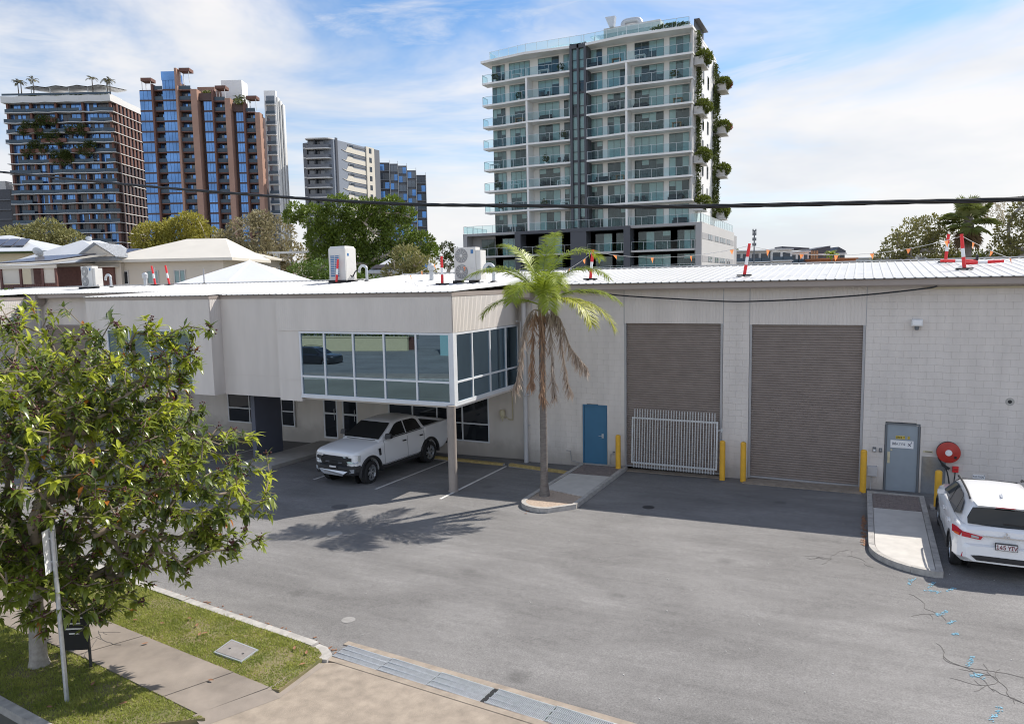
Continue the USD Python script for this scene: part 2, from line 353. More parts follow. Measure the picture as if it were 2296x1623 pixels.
# round concrete plugs and darker patches
for (x, y, r, m_) in ((-8.5, -13.45, 0.13, 'plug_concrete'), (-13.62, -7.3, 0.24, 'asphalt_dark'), (-5.24, -4.23, 0.17, 'dark'), (-12.1, -9.4, 0.2, 'plug_concrete')):
    flat(Point(x, y).buffer(r, 12), 0.005).build('cover_plug', m_, lot)
# cracks
def crack(seed, start, ang, length, w=0.012, forks=2, parent=lot):
    r = np.random.default_rng(seed); p = np.array(start, float); pts = [p.copy()]; a = ang
    for _ in range(int(length / 0.08)):
        a += r.normal(0, 0.35); a = ang + (a - ang) * 0.8
        p = p + 0.08 * np.array([math.cos(a), math.sin(a)]); pts.append(p.copy())
    if len(pts) > 2:
        poly = LineString(pts).buffer(w * .32, 2).simplify(0.001)
        if poly.geom_type == 'Polygon': flat(Polygon(poly.exterior), 0.005).build('crack', 'crack_dirt', parent)
        for k in range(forks):
            q = pts[r.integers(1, len(pts) - 1)]
            crack(seed * 7 + k + 1, q, ang + r.choice([-1, 1]) * r.uniform(0.6, 1.2), length * 0.45, w * 0.8, 0 if length < 1 else 1, parent)
crack(3, (1.0, -8.3), -0.9, 1.3, 0.012, 1); crack(5, (-0.1, -6.0), -1.9, 1.4, 0.009, 2); crack(8, (1.3, -10.4), -0.5, 2.6, 0.014, 3)
crack(9, (1.9, -10.9), -1.2, 2.2, 0.012, 3); crack(12, (2.1, -11.0), -2.2, 1.1, 0.01, 2); crack(14, (0.4, -7.0), 2.6, 0.9, 0.008, 1)
# blue spray marks for a buried service
def spray(seed, x, y, a, L, w):
    r = np.random.default_rng(seed); b = MB(); c, s_ = math.cos(a), math.sin(a)
    for _ in range(34):
        u, v = r.uniform(-L / 2, L / 2), r.normal(0, w / 2.6); rr = r.uniform(0.005, 0.017)
        b.poly(Point(x + u * c - v * s_, y + u * s_ + v * c).buffer(rr, 2), 0.004, 0.0075, gz)
    b.build('spray_mark', 'chalk_blue', lot)
for k, (x, y, a, L, w) in enumerate(((1.08, -7.55, 1.3, 0.5, 0.07), (1.42, -7.65, 1.2, 0.42, 0.06), (1.43, -7.98, 0.1, 0.3, 0.1), (1.75, -7.75, 1.0, 0.28, 0.06), (1.5, -9.05, 0.9, 0.34, 0.08), (1.6, -9.4, 1.1, 0.22, 0.05),
                                     (1.72, -10.9, 1.3, 0.45, 0.05), (1.76, -11.35, 0.2, 0.2, 0.12), (1.85, -12.45, 1.2, 0.5, 0.06), (1.62, -9.9, 0.5, 0.12, 0.05))):
    spray(k + 40, x, y, a, L, w)
# bits of litter and pale stones lying about
b = MB(); r = np.random.default_rng(21)
for _ in range(45):
    x, y = r.uniform(-12, 3), r.uniform(-14, -4); s_ = r.uniform(0.004, 0.010)
    b.obox((x, y, gz(x, y) + 0.008), (s_, 0, 0), (0, s_ * 0.7, 0), (0, 0, 0.006))
b.build('grit', 'line_white', lot, kind='stuff')

# verge, footpath and driveway at the lower left
EDGE = [(-60, -8.2), (-26, -10.7), (-19.88, -12.35), (-14.67, -13.72), (-13.79, -13.85), (-8.45, -14.58)]
kerbin = EDGE + [(-8.1, -14.64), (-7.9, -14.78), (-7.86, -14.95)]
kl = LineString(kerbin)
kp = kl.buffer(0.075, cap_style=2, join_style=2)
lotkerb = thing('verge_kerb', kind='structure')
# the kerb is cast in lengths; joints show
L = kl.length; cuts = [0, L * .35, L * .6] + list(np.arange(L * .6 + 2.4, L - 0.9, 2.4)) + [L - 0.62, L]
from shapely.ops import substring
for k in range(len(cuts) - 1):
    s_ = substring(kl, cuts[k] + 0.008, cuts[k + 1] - 0.008).buffer(0.08, cap_style=2, join_style=2)
    MB().poly(Polygon(s_.exterior), -0.1, (0.098 if k < len(cuts) - 2 else 0.055) + 0.006 * ((k * 7) % 3 - 1), gz).build('kerb_length', 'kerb', lotkerb)
FP_R = [(-60, -9.7), (-16.79, -14.88), (-12.86, -15.36), (-7.9, -16.02)]
FP_L = [(-60, -11.1), (-14.35, -16.25), (-11.68, -16.5), (-8.24, -17.0)]
verge = Polygon([(p[0], p[1]) for p in kerbin] + [(-7.8, -16.0)] + FP_R[::-1]).buffer(0).difference(kp.buffer(0.004))
verge = max(verge.geoms, key=lambda q: q.area) if verge.geom_type == 'MultiPolygon' else verge
lower = Polygon(FP_L + [(-9.0, -17.55), (-9.7, -18.02)] + [(x, street(x, 0.0)) for x in np.linspace(-10.2, -60, 12)]).buffer(0)
b = MB().poly(Polygon(verge.exterior), -0.1, 0.085, gz); tag(b.build('grass_verge', 'soil'), kind='structure')
b = MB().poly(Polygon(lower.exterior), -0.1, 0.085, gz); tag(b.build('grass_verge', 'soil'), kind='structure')
fp = thing('footpath', kind='structure')
# footpath bays between joints
def at_x(line, x): xs_, ys_ = zip(*line); return float(np.interp(x, xs_, ys_))
joints = [-60, -40, -28, -22, -18.6, -16.6, -14.7, -13.0, -11.35, -8.85, -7.98]
tilt = 0.42
for k in range(len(joints) - 1):
    a0, a1 = joints[k] + 0.008, joints[k + 1] - 0.008
    pr = [(a0, at_x(FP_R, a0)), (a1, at_x(FP_R, a1))]; pl = [(a1 - tilt, at_x(FP_L, a1 - tilt)), (a0 - tilt, at_x(FP_L, a0 - tilt))]
    MB().poly(pr + pl, -0.1, 0.099 + 0.004 * ((k * 5) % 3), gz).build('path_slab', 'footpath', fp)
crack(31, (-12.3, -15.75), -0.5, 1.0, 0.016, 2, fp); crack(33, (-12.0, -16.0), -0.9, 0.8, 0.014, 1, fp)
for c in list(fp.GetChildren()):
    if c.GetName().startswith('crack'): UsdGeom.Xformable(c).AddTranslateOp().Set(Gf.Vec3d(0, 0, 0.106))
b = MB().poly([(-7.98, -15.0), (-7.55, -14.85), (-5.15, -15.06), (-2.6, -15.28), (4, -15.9), (24, -17.9), (24, street(24, 0) - 0.1), (-9.6, street(-9.6, 0) - 0.1), (-9.05, -17.55), (-8.42, -17.03), (-7.98, -16.05)], -0.15, 0.012, gz)
tag(b.build('driveway', 'driveway'), kind='structure')
# sloped lap between raised path and driveway
b = MB(); b.add([(-7.98, -15.02, gz(-7.98, -15.02) + 0.07), (-7.98, -16.06, gz(-8, -16) + 0.1), (-8.44, -17.04, gz(-8.4, -17) + 0.1), (-8.2, -17.1, gz(-8.2, -17.1) + 0.014), (-7.72, -16.08, gz(-7.7, -16.1) + 0.014), (-7.76, -15.02, gz(-7.76, -15.02) + 0.014)],
                [(0, 1, 4, 5), (1, 2, 3, 4)]); tag(b.build('driveway', 'footpath'), kind='structure')
# trench drain: concrete rim, dark channel, five loose grates
dr = thing('trench_drain', 'long steel trench grate across the driveway mouth', 'drain')
D0, D1 = np.array([-7.86, -14.52]), np.array([2.6, -15.44])
dt = (D1 - D0) / np.linalg.norm(D1 - D0); dn = np.array([-dt[1], dt[0]])
def dpt(u, v): return tuple(D0 + dt * u + dn * v)
DL = np.linalg.norm(D1 - D0)
MB().poly([dpt(-.1, .21), dpt(DL, .21), dpt(DL, .34), dpt(-.1, .34)], -0.1, 0.018, gz).build('rim', 'driveway', dr)
MB().poly([dpt(-.1, -.21), dpt(DL, -.21), dpt(DL, -.34), dpt(-.1, -.34)], -0.1, 0.020, gz).build('rim', 'driveway', dr)
MB().poly([dpt(0, -.21), dpt(DL, -.21), dpt(DL, .21), dpt(0, .21)], 0.0022, 0.006, gz).build('channel', 'black', dr)
u = 0.02
for k, ln in enumerate((0.98, 0.98, 0.98, 0.06, 0.98, 0.98, 0.98, 0.98, 0.98, 0.98)):
    if ln > 0.5:
        b = MB()
        for i in range(int(ln / 0.028)):
            uu = u + 0.014 + i * 0.028; p0, p1 = np.array(dpt(uu, -.2)), np.array(dpt(uu, .2)); c = (p0 + p1) / 2
            b.obox((*c, gz(*c) + 0.016), (*(dt * 0.0065), 0), (*(dn * 0.2), 0), (0, 0, 0.007))
        for v in (-.2, -.07, .07, .2):
            c = np.array(dpt(u + ln / 2, v)); b.obox((*c, gz(*c) + 0.0185), (*(dt * ln / 2), gz(*dpt(ln, 0)) / 1e9), (*(dn * 0.008), 0), (0, 0, 0.008))
        b.build('grate', 'galvanised', dr)
    u += ln + 0.012
# service pit lid
b = MB().poly([(-9.67, -15.54), (-9.75, -15.07), (-9.02, -15.18), (-8.97, -15.61)], 0.0, 0.115, gz)
lid = thing('pit_lid', 'grey concrete service pit lid set in the grass verge', 'pit lid')
b.build('rim', 'galvanised', lid)
MB().poly(Polygon([(-9.67, -15.54), (-9.75, -15.07), (-9.02, -15.18), (-8.97, -15.61)]).buffer(-0.03), 0.02, 0.121, gz).build('cover', 'lid_concrete', lid)
for p in ((-9.5, -15.35), (-9.15, -15.4)): MB().poly(Point(*p).buffer(0.02, 6), 0.1, 0.124, gz).build('lifting_hole', 'black', lid)
# grass
mat('grass', (0.42, 0.60, 0.10), 0.6, var=0.35, scale=2.2, detail=6, color2=(0.62, 0.70, 0.18), island=0.35, transl=0.5)
def grass(poly, n, bare, seed, name):
    r = np.random.default_rng(seed); x0, y0, x1, y1 = poly.bounds; x0 = max(x0, -19)
    import shapely
    P = np.stack([r.uniform(x0, x1, n), r.uniform(y0, y1, n)], 1)
    P = P[shapely.contains_xy(poly, P[:, 0], P[:, 1])]
    f = meshkit.fbm(np.stack([P[:, 0] * 1.6, P[:, 1] * 1.6, 0 * P[:, 0]], 1), 4, seed)
    keep = np.ones(len(P), bool)
    for (cx, cy, rr) in bare: keep &= (np.hypot(P[:, 0] - cx, P[:, 1] - cy) > rr * (0.25 + 0.9 * f)) | (r.random(len(P)) < 0.38)
    keep &= (f > 0.34) | (r.random(len(P)) < 0.6)
    P, f = P[keep], f[keep]; m = len(P)
    a = r.uniform(0, 2 * np.pi, m); h = r.uniform(0.014, 0.042, m) * (0.6 + f); w = r.uniform(0.006, 0.011, m)
    lean = r.uniform(0.2, 1.1, m) * h; la = r.uniform(0, 2 * np.pi, m)
    z = gz(P[:, 0], P[:, 1]) + 0.084
    A = np.stack([P[:, 0] - np.cos(a) * w, P[:, 1] - np.sin(a) * w, z], 1); B = np.stack([P[:, 0] + np.cos(a) * w, P[:, 1] + np.sin(a) * w, z], 1)
    C = np.stack([P[:, 0] + np.cos(la) * lean, P[:, 1] + np.sin(la) * lean, z + h], 1)
    v = np.stack([A, B, C], 1).reshape(-1, 3)
    tag(MB().add(v, np.arange(3 * m).reshape(-1, 3)).build(name, 'grass'), kind='stuff', label='short green and yellowing lawn grass', cat='grass')
grass(verge.buffer(-0.01), 330000, [(-8.55, -15.25, 0.42), (-10.9, -14.85, 0.3), (-14.0, -14.2, 0.6), (-9.36, -15.35, 0.42), (-10.2, -15.0, 0.2)], 5, 'grass')
grass(lower.buffer(-0.01), 300000, [(-12.07, -16.96, 0.5), (-10.3, -17.0, 0.25)], 6, 'grass')
# fallen leaves
mat('leaf_brown', (0.42, 0.25, 0.11), 0.7, island=0.4)
LP = [(-11.2, -14.75), (-10.75, -14.95), (-10.35, -15.05), (-11.5, -15.1), (-10.4, -15.2), (-11.0, -15.75), (-12.1, -15.2), (-8.15, -15.0), (-7.95, -15.25), (-9.0, -16.25), (-10.55, -17.1), (-9.6, -17.2), (-10.6, -17.75), (-8.45, -14.95), (-12.6, -14.7)]
def leaf_mesh(L, w, bend, n=5):
    t = np.linspace(0, 1, n); hw = w / 2 * np.sin(np.pi * (0.06 + 0.94 * t) ** 0.75) + 1e-4; hw[-1] = 0.001
    z = -bend * L * t ** 2; c = np.stack([L * t, 0 * t, z], 1)
    v = np.vstack([c + np.stack([0 * t, hw, -0.25 * hw * -1], 1), c - np.stack([0 * t, hw, -0.25 * hw], 1) , c])
    f = []
    for i in range(n - 1): f += [(i, i + 1, 2 * n + i + 1, 2 * n + i), (2 * n + i, 2 * n + i + 1, n + i + 1, n + i)]
    return v, np.array(f)
for k, (x, y) in enumerate(LP):
    v, f = leaf_mesh(0.11, 0.05, -0.10); a = k * 2.1
    zz = gz(x, y) + (0.125 if y > -17.9 else 0.0)
    tag(MB().add(v @ rotz(a).T + [x, y, zz], f).build('fallen_leaf', 'leaf_brown'), 'curled orange brown leaf fallen on the grass or path', 'leaf', 'fallen leaves on the verge')

def litter(name, line, n, seed, spread):
    r = np.random.default_rng(seed); L_ = LineString(line); b = MB()
    for _ in range(n):
        p = L_.interpolate(r.uniform(0, L_.length)); x, y = p.x + r.normal(0, spread), p.y + r.normal(0, spread); s_ = r.uniform(.012, .035); a = r.uniform(0, 6.3)
        b.obox((x, y, gz(x, y) + .010), (s_ * math.cos(a), s_ * math.sin(a), r.uniform(-.006, .006)), (-s_ * .45 * math.sin(a), s_ * .45 * math.cos(a), 0), (0, 0, .0025))
    tag(b.build(name, 'leaf_brown'), kind='stuff', label='dry leaf litter gathered along the kerb', cat='leaf litter')
litter('leaf_litter', [(.22, -3.0), (.22, -5.6)], 130, 1, .03)
litter('leaf_litter', [(-13.5, -13.75), (-8.4, -14.42), (-7.75, -14.6)], 150, 2, .06)
litter('leaf_litter', [(-8.85, -.5), (-8.85, -4.8), (-8.2, -6.0)], 60, 3, .06)
# ================================================================ warehouse row
W = thing('warehouse', 'long grey painted block warehouse row with jutting glazed offices', 'warehouse')
def part(b, name, m, parent=W, smooth=False, **k): return b.build(name, m, parent, smooth, **k)
# block walls on the y = 0 line: backing with real blocks laid in front, joints recessed
def block_wall(x0, x1, z0, z1, holes=()):
    from shapely.geometry import box as sbox
    shape = sbox(x0, z0, x1, z1)
    for h in holes: shape = shape.difference(sbox(*h))
    t = trimesh.creation.extrude_polygon(shape, 0.2, engine='earcut'); v = np.array(t.vertices)
    w = part(MB().add(np.stack([v[:, 0], 0.007 + v[:, 2], v[:, 1]], 1), t.faces[:, ::-1]), 'block_wall', 'joint_paint')
    out = []; row = 0; z = z0
    while z < z1 - 0.02:
        h = min(0.2, z1 - z); x = x0 - (0.2 if row % 2 else 0)
        while x < x1:
            a, c = max(x, x0), min(x + 0.4, x1)
            piece = sbox(a + .0015, z + .0015, c - .0015, z + h - .0015).intersection(shape) if c - a > 0.03 else None
            if piece is not None and not piece.is_empty and piece.area > 0.002:
                p0, p1, p2, p3_ = piece.bounds; out.append((w, p0, p1, p2, p3_))
            x += 0.4
        z += 0.2; row += 1
    return out
blocks = []
blocks += block_wall(0.155, 7.2, -0.2, 6.06, [(0.74, -0.3, 1.67, 2.09)])
blocks += block_wall(-3.94, -3.14, -0.2, 6.06)
blocks += block_wall(-10.95, -7.2, -0.3, 6.06, [(-8.72, -0.35, -7.82, 2.13)])
blocks.sort(key=lambda q: (q[1] + q[3]) ** 2 / 4 + CAM[1] ** 2 + ((q[2] + q[4]) / 2 - CAM[2]) ** 2)
rest = {}
for k, (w, a, z0_, c, z1_) in enumerate(blocks):
    off = ((k * 7919) % 11 - 5) * 0.0003
    b = MB().bevel(a, off, z0_, c, 0.02, z1_, 0.0025)
    if k < 300: part(b, 'block', 'block_paint', w)
    else: rest.setdefault(w.GetPath(), (w, MB()))[1].bevel(a, off, z0_, c, 0.02, z1_, 0.0025)
for w, b in rest.values(): part(b, 'blockwork', 'block_paint', w, kind='stuff')
# ribbed cladding above the roller doors
def ribbed(x0, x1, z0, z1, y, pitch=0.1, depth=0.007, thick=0.05):
    b = MB(); n = max(1, int(round((x1 - x0) / pitch))); p = (x1 - x0) / n; pts = [(x0, y)]
    for i in range(n):
        a = x0 + i * p; pts += [(a + p * .70, y), (a + p * .76, y - depth), (a + p * .90, y - depth), (a + p * .96, y)]
    pts += [(x1, y), (x1, y + thick), (x0, y + thick)]
    t = trimesh.creation.extrude_polygon(Polygon(pts), z1 - z0, engine='earcut'); v = np.array(t.vertices); v[:, 2] += z0
    return b.add(v, t.faces)
part(ribbed(-7.195, -3.945, 4.95, 6.06, 0.0), 'cladding_panel', 'wall_paint')
part(ribbed(-3.135, 0.15, 4.93, 6.06, 0.0), 'cladding_panel', 'wall_paint')
for x in (-7.2, -3.94, -3.137, 0.153): part(MB().box(x - .012, -0.006, 4.9, x + .012, 0.02, 6.05), 'cover_strip', 'alu_grey')
# roller doors: guides and single curtain slats
def roller(x0, x1, z0, z1):
    d_ = part(MB().box(x0, 0.14, z0, x1, 0.16, z1), 'roller_door', 'dark')
    part(MB().box(x0 - .02, -0.004, z0, x0 + .05, 0.13, z1), 'guide', 'alu_grey', d_); part(MB().box(x1 - .05, -0.004, z0, x1 + .02, 0.13, z1), 'guide', 'alu_grey', d_)
    n = int((z1 - z0 - .06) / 0.0765); h = (z1 - z0 - .06) / n
    for i in range(n):
        za = z0 + .06 + i * h
        sec = [(0.0, 0.0), (-0.016, 0.012), (-0.020, h * .5), (-0.016, h - .014), (0.004, h - .004), (0.004, h)]
        v = [(x, 0.085 + y, za + z) for x in (x0 + .04, x1 - .04) for (y, z) in sec]; m_ = len(sec)
        part(MB().add(v, [(j, m_ + j, m_ + j + 1, j + 1) for j in range(m_ - 1)]), 'slat', 'slat_brown', d_)
    part(MB().box(x0 + .04, 0.05, z0, x1 - .04, 0.1, z0 + .06), 'bottom_rail', 'alu_grey', d_)
roller(-7.18, -3.97, 0.02, 4.95)
roller(-3.11, 0.13, 0.03, 4.93)
part(MB().poly([(-3.2, -0.64), (0.16, -0.76), (0.16, 0.2), (-3.2, 0.2)], -0.2, 0.03, gz), 'door_slab', 'driveway')
part(MB().poly([(-7.2, -0.25), (-3.95, -0.25), (-3.95, 0.2), (-7.2, 0.2)], -0.2, 0.02, gz), 'door_slab', 'driveway')
# personnel doors
def pdoor(x0, x1, z0, z1, leaf, frame, hinge):
    f = part(MB().box(x0, -0.012, z0, x0 + .05, 0.12, z1).box(x1 - .05, -0.012, z0, x1, 0.12, z1).box(x0 + .05, -0.012, z1 - .05, x1 - .05, 0.12, z1), 'door', frame)
    part(MB().bevel(x0 + .054, 0.012, z0 + .01, x1 - .054, 0.06, z1 - .054, 0.004), 'leaf', leaf, f)
    return f
f = pdoor(-8.71, -7.83, 0.0, 2.11, 'door_blue', 'door_blue', 1)
part(MB().box(-8.02, -0.005, 0.95, -7.95, 0.012, 1.1).cyl((-7.985, 0, 1.03), (-7.985, -.05, 1.03), .012, 8).tube([(-7.985, -.05, 1.03), (-8.11, -.055, 1.03)], .011, 8), 'handle', 'galvanised', f)
part(MB().box(-8.75, -.03, -.16, -7.79, .1, 0.0), 'door_step', 'concrete')
f = pdoor(0.75, 1.66, -0.02, 2.07, 'door_grey', 'frame_dark', 0)
part(MB().box(0.83, -0.002, 0.86, 0.9, 0.012, 1.2).cyl((.865, 0, 1.02), (.865, -.05, 1.02), .022, 10), 'handle', 'cream', f)
part(MB().cyl((.93, 0.012, 1.26), (.93, -.01, 1.26), .026, 12), 'lock', 'cream', f)
part(MB().box(0.74, -.03, -.16, 1.67, .1, -.025), 'door_step', 'concrete')
part(MB().box(.90, 0.004, 1.33, 1.50, 0.0118, 1.555), 'sign_plate', 'white', f)
def letters(text, h, x, z, y, m, parent, name, bold=False, sx=1.0, centre=True, depth=0.003):
    t = meshkit.text_mesh(text, h, depth, bold); v = np.array(t.vertices); w = v[:, 0].max()
    v[:, 0] = (v[:, 0] - (w / 2 if centre else 0)) * sx
    return part(MB().add(np.stack([x + v[:, 0], y - v[:, 2], z + v[:, 1]], 1), t.faces), name, m, parent)
letters('M', .082, 0.99, 1.415, .0038, 'ink_navy', f, 'lettering', True, .9)
letters('ATRI', .062, 1.165, 1.415, .0038, 'ink_navy', f, 'lettering', False, 1.25)
def ex2(x, z, s, y, m, parent):
    """The sign's x with a small 2 at its upper right."""
    b = MB()
    for (a, c, w) in (((-.5, .55), (.5, -.6), .11), ((.5, .6), (-.5, -.55), .07)):
        p0, p1 = np.array(a) * s, np.array(c) * s; t = p1 - p0; n = np.array([-t[1], t[0]]) / np.linalg.norm(t) * w * s
        q = [p0 - n, p1 - n, p1 + n, p0 + n]
        b.add([(x + k[0], y - dy, z + k[1]) for dy in (0, .003) for k in q], [(4, 5, 6, 7), (0, 1, 5, 4), (1, 2, 6, 5), (2, 3, 7, 6), (3, 0, 4, 7)])
    part(b, 'emblem', m, parent)
    letters('2', s * .62, x + s * .62, z + s * .55, y, m, parent, 'lettering', True)
ex2(1.395, 1.44, .075, .0038, 'ink_navy', f)
for k, ch in enumerate('UNIT 1'):
    if ch == ' ': continue
    x = 1.06 + k * .062
    part(MB().box(x - .027, .006, 1.6, x + .027, .0118, 1.69), 'number_tile', 'yellow_sign', f)
    letters(ch, .058, x, 1.616, .0058, 'black', f, 'lettering', True)
# gutter along the main eave, right part and left part
def gutter(x0, x1, y, z0, z1, m='fascia', dep=0.34):
    prof = [(0, z0), (-dep + .05, z0), (-dep, z0 + .04), (-dep, z1 - .012), (-dep - .015, z1), (-dep + .012, z1), (-dep + .012, z1 - .02), (0, z1 - .02)]
    t = trimesh.creation.extrude_polygon(Polygon(prof), x1 - x0, engine='earcut'); v = np.array(t.vertices)
    return MB().add(np.stack([x0 + v[:, 2], y + v[:, 0], v[:, 1]], 1), t.faces)
part(gutter(-10.5, 13, -0.06, 6.06, 6.285), 'gutter', 'fascia')
part(gutter(-38.8, -28.4, -0.06, 6.06, 6.285), 'gutter', 'fascia')
part(MB().box(-10.95, -0.055, 6.06, 13, .25, 6.2), 'eave_beam', 'wall_paint')
part(MB().box(-38.8, -0.055, 6.06, -28.4, .25, 6.2), 'eave_beam', 'wall_paint')
# far body of the building
part(MB().box(7.2, .012, -.2, 13, .25, 6.06), 'end_wall', 'wall_paint')
part(MB().box(-10.9, .51, -.3, -10.7, 7.1, 6.3), 'cross_wall', 'wall_paint')
part(MB().box(12.9, .26, -.3, 13, 7.1, 6.5), 'end_wall', 'wall_paint')
part(MB().box(-20.8, 7.1, -.3, 13, 7.2, 6.8).box(-60, 3.9, -.3, -20.8, 4.0, 6.6).box(-20.9, 4, -.3, -20.8, 7.1, 6.6), 'rear_wall', 'wall_paint')
# ground floor under the offices
part(MB().box(-60, 0.3, -.6, -20.5, .5, 6.2).box(-19.75, .3, -.6, -19.5, .5, 2.25).box(-18.7, .3, -.6, -17.15, .5, 2.25).box(-12.57, .3, -.6, -10.9, .5, 2.25).box(-20.5, .3, 2.25, -10.9, .5, 6.2)
     .box(-17.15, .3, -.6, -12.57, .5, .36).box(-20.5, .3, -.6, -18.7, .5, -.02), 'office_wall', 'wall_paint')
def win(x0, x1, z0, z1, divs, trans, y, frame='alu_white', pane='dark_glass', fw=.05, name='window', t=.06, axis=0, parent=None, proud=.02):
    """A framed window in the plane y (axis 0) or x (axis 1); each pane its own piece."""
    def bx(b, a0, p0, c0, a1, p1, c1): return b.box(a0, p0, c0, a1, p1, c1) if axis == 0 else b.box(p0, a0, c0, p1, a1, c1)
    b = MB(); s = -1 if axis == 0 else 1
    ya, yb = sorted((y + s * proud, y - s * t)); yc, yd = sorted((y + s * (proud - .004), y - s * (t - .004)))
    bx(b, x0, ya, z0, x1, yb, z0 + fw); bx(b, x0, ya, z1 - fw, x1, yb, z1)
    ed = [x0] + list(divs) + [x1]
    for k, x in enumerate(ed):
        a, c = (x, x + fw) if k == 0 else (x - fw, x) if k == len(ed) - 1 else (x - fw / 2, x + fw / 2)
        bx(b, a, yc, z0 + fw, c, yd, z1 - fw)
    zs = [z0 + fw] + [q for q in trans] + [z1 - fw]
    for q in trans: bx(b, x0 + fw, ya + .008, q - fw / 2, x1 - fw, yb - .008, q + fw / 2)
    w = part(b, name, frame, parent or W)
    pc = y - s * t * .45
    for i in range(len(ed) - 1):
        for j in range(len(zs) - 1):
            a = ed[i] + (fw if i == 0 else fw / 2) - .004; c = ed[i + 1] - (fw if i == len(ed) - 2 else fw / 2) + .004
            e0 = zs[j] + (fw / 2 if j else 0) - .004; e1 = zs[j + 1] - (fw / 2 if j < len(zs) - 2 else 0) + .004
            bb = MB(); bx(bb, a, pc - .003, e0, c, pc + .003, e1); part(bb, 'pane', pane, w)
    return w
win(-17.15, -12.57, .36, 2.25, (-16.0, -14.87, -13.73), (1.06,), .3)
win(-22.75, -22.0, .36, 2.25, (), (1.02,), .22, t=.05)
win(-25.9, -23.2, .36, 2.25, (-24.6,), (1.02,), .22, t=.05)
for x0, x1 in ((-20.5, -19.75), (-19.5, -18.7)):
    w = win(x0, x1, -.02, 2.25, (), (1.05,), .32, fw=.07, name='glass_door')
    part(MB().tube([(x1 - .12, .26, .8), (x1 - .12, .24, .82), (x1 - .12, .24, 1.25), (x1 - .12, .26, 1.27)], .012, 8), 'handle', 'galvanised', w)
part(MB().box(-20.95, -3.3, -.4, -20.75, -1.9, 2.46), 'blade_wall', 'blade_blue')
part(MB().poly([(-20.7, .3), (-20.7, -4.75), (-19.35, -4.6), (-19.1, -4.3), (-19.02, .3)], -.2, .14, gz), 'entry_slab', 'concrete')
# glazed office bays standing forward of the wall
def bay(x0, x1, xw, side=True, xr=None, divs=None, full=True):
    y = -4.5
    fr = part(MB().box(x0, y, 4.88, x1 - .001, y + .12, 6.0).box(x0, y + .001, 2.46, xw, y + .12, 4.88), 'bay_front', 'wall_paint')
    part(MB().box(x0, y - .006, 3.20, xw - .02, y + .0, 3.215), 'joint', 'joint_paint', fr)
    part(MB().box(x1 - .12, y + .121, 4.88, x1, .3, 6.0), 'bay_side', 'wall_paint')
    part(MB().box(x0, y + .121, 2.46, x0 + .12, .3, 6.0), 'bay_side', 'wall_paint')
    part(ribbed(0, 4.75, 4.89, 5.99, 0, .09, .006, .01).xform(rotz(math.pi / 2), (x1 + .012, y + .02, 0)), 'side_cladding', 'wall_paint')
    part(ribbed(x0 + .01, x1 - .01, 4.89, 5.99, y - .011, .09, .003, .01), 'front_cladding', 'wall_paint')
    part(MB().box(x0 + .02, y + .14, 2.52, x1 - .02, .29, 2.66), 'bay_floor', 'wall_paint')
    part(MB().box(x0, y - .02, 6.0, x1 + .02, y + .12, 6.135).box(x1 - .1, y + .121, 6.0, x1 + .022, -.4, 6.14), 'bay_fascia', 'fascia')
    if full:
        win(xw, xr or x1 - .1, 2.665, 4.875, divs, (3.34,), y, pane='bay_glass', fw=.06, name='bay_window')
        if xr is None: part(MB().box(x1 - .098, y - .02, 2.645, x1 + .02, y + .14, 4.882), 'corner_post', 'alu_white')
        else: part(MB().box(xr, y + .001, 2.46, x1 - .001, y + .12, 4.88), 'bay_front', 'wall_paint')
        part(MB().box(xw - .02, y - .024, 2.60, (x1 if xr is None else xr) + .024, y + .13, 2.663), 'sill', 'alu_white')
        if side:
            win(y + .145, .25, 2.665, 4.875, (-3.28, -2.03, -.8), (3.34,), x1, pane='bay_glass', fw=.06, name='bay_window', axis=1)
            part(MB().box(x1 - .1, y + .131, 2.60, x1 + .024, .28, 2.663), 'sill', 'alu_white')
            part(MB().box(x0 + .3, -.02, 2.67, x1 - .14, .28, 5.9), 'inner_wall', 'joint_paint')
bay(-18.3, -11.27, -17.32, divs=(-16.26, -15.06, -13.84, -12.62))
bay(-28.35, -21.47, -27.2, side=False, xr=-22.5, divs=(-25.9, -24.75, -23.6))
part(MB().box(-21.59, -4.379, 2.46, -21.472, .29, 4.88), 'bay_side', 'wall_paint')
part(MB().box(-45, -4.5, 2.46, -38.9, -4.38, 6.0), 'bay_front', 'wall_paint')
part(MB().box(-39.02, -4.379, 2.46, -38.9, .3, 6.0), 'bay_side', 'wall_paint')
part(ribbed(0, 4.75, 2.5, 5.99, 0, .09, .006, .01).xform(rotz(math.pi / 2), (-38.888, -4.48, 0)), 'side_cladding', 'wall_paint')
part(MB().box(-45, -4.52, 6.0, -38.87, -4.38, 6.14).box(-39.0, -4.379, 6.0, -38.87, -.4, 6.14), 'bay_fascia', 'fascia')
part(MB().box(-21.47, -3.98, 2.44, -18.3, -3.86, 6.0), 'recess_wall', 'wall_paint')
part(MB().box(-21.46, -3.987, 3.20, -18.31, -3.981, 3.215), 'joint', 'joint_paint')
part(MB().box(-21.465, -4.0, 6.0, -18.305, -3.86, 6.136), 'bay_fascia', 'fascia')
part(MB().box(-21.45, -3.85, 2.5, -18.32, .28, 2.62), 'bay_floor', 'wall_paint')
# upper wall pieces and a roller door far left, mostly behind the tree
part(MB().box(-38.9, .1, -.5, -28.4, .3, 6.06), 'left_wall', 'wall_paint')
rd = part(MB().box(-38.2, .03, -.4, -34.6, .099, 4.7), 'roller_door', 'frame_dark')
for i in range(66):
    za = -.35 + i * .0765
    part(MB().box(-38.1, .012 + .006 * (i % 2), za, -34.7, .03, za + .07), 'slat', 'slat_brown', rd)
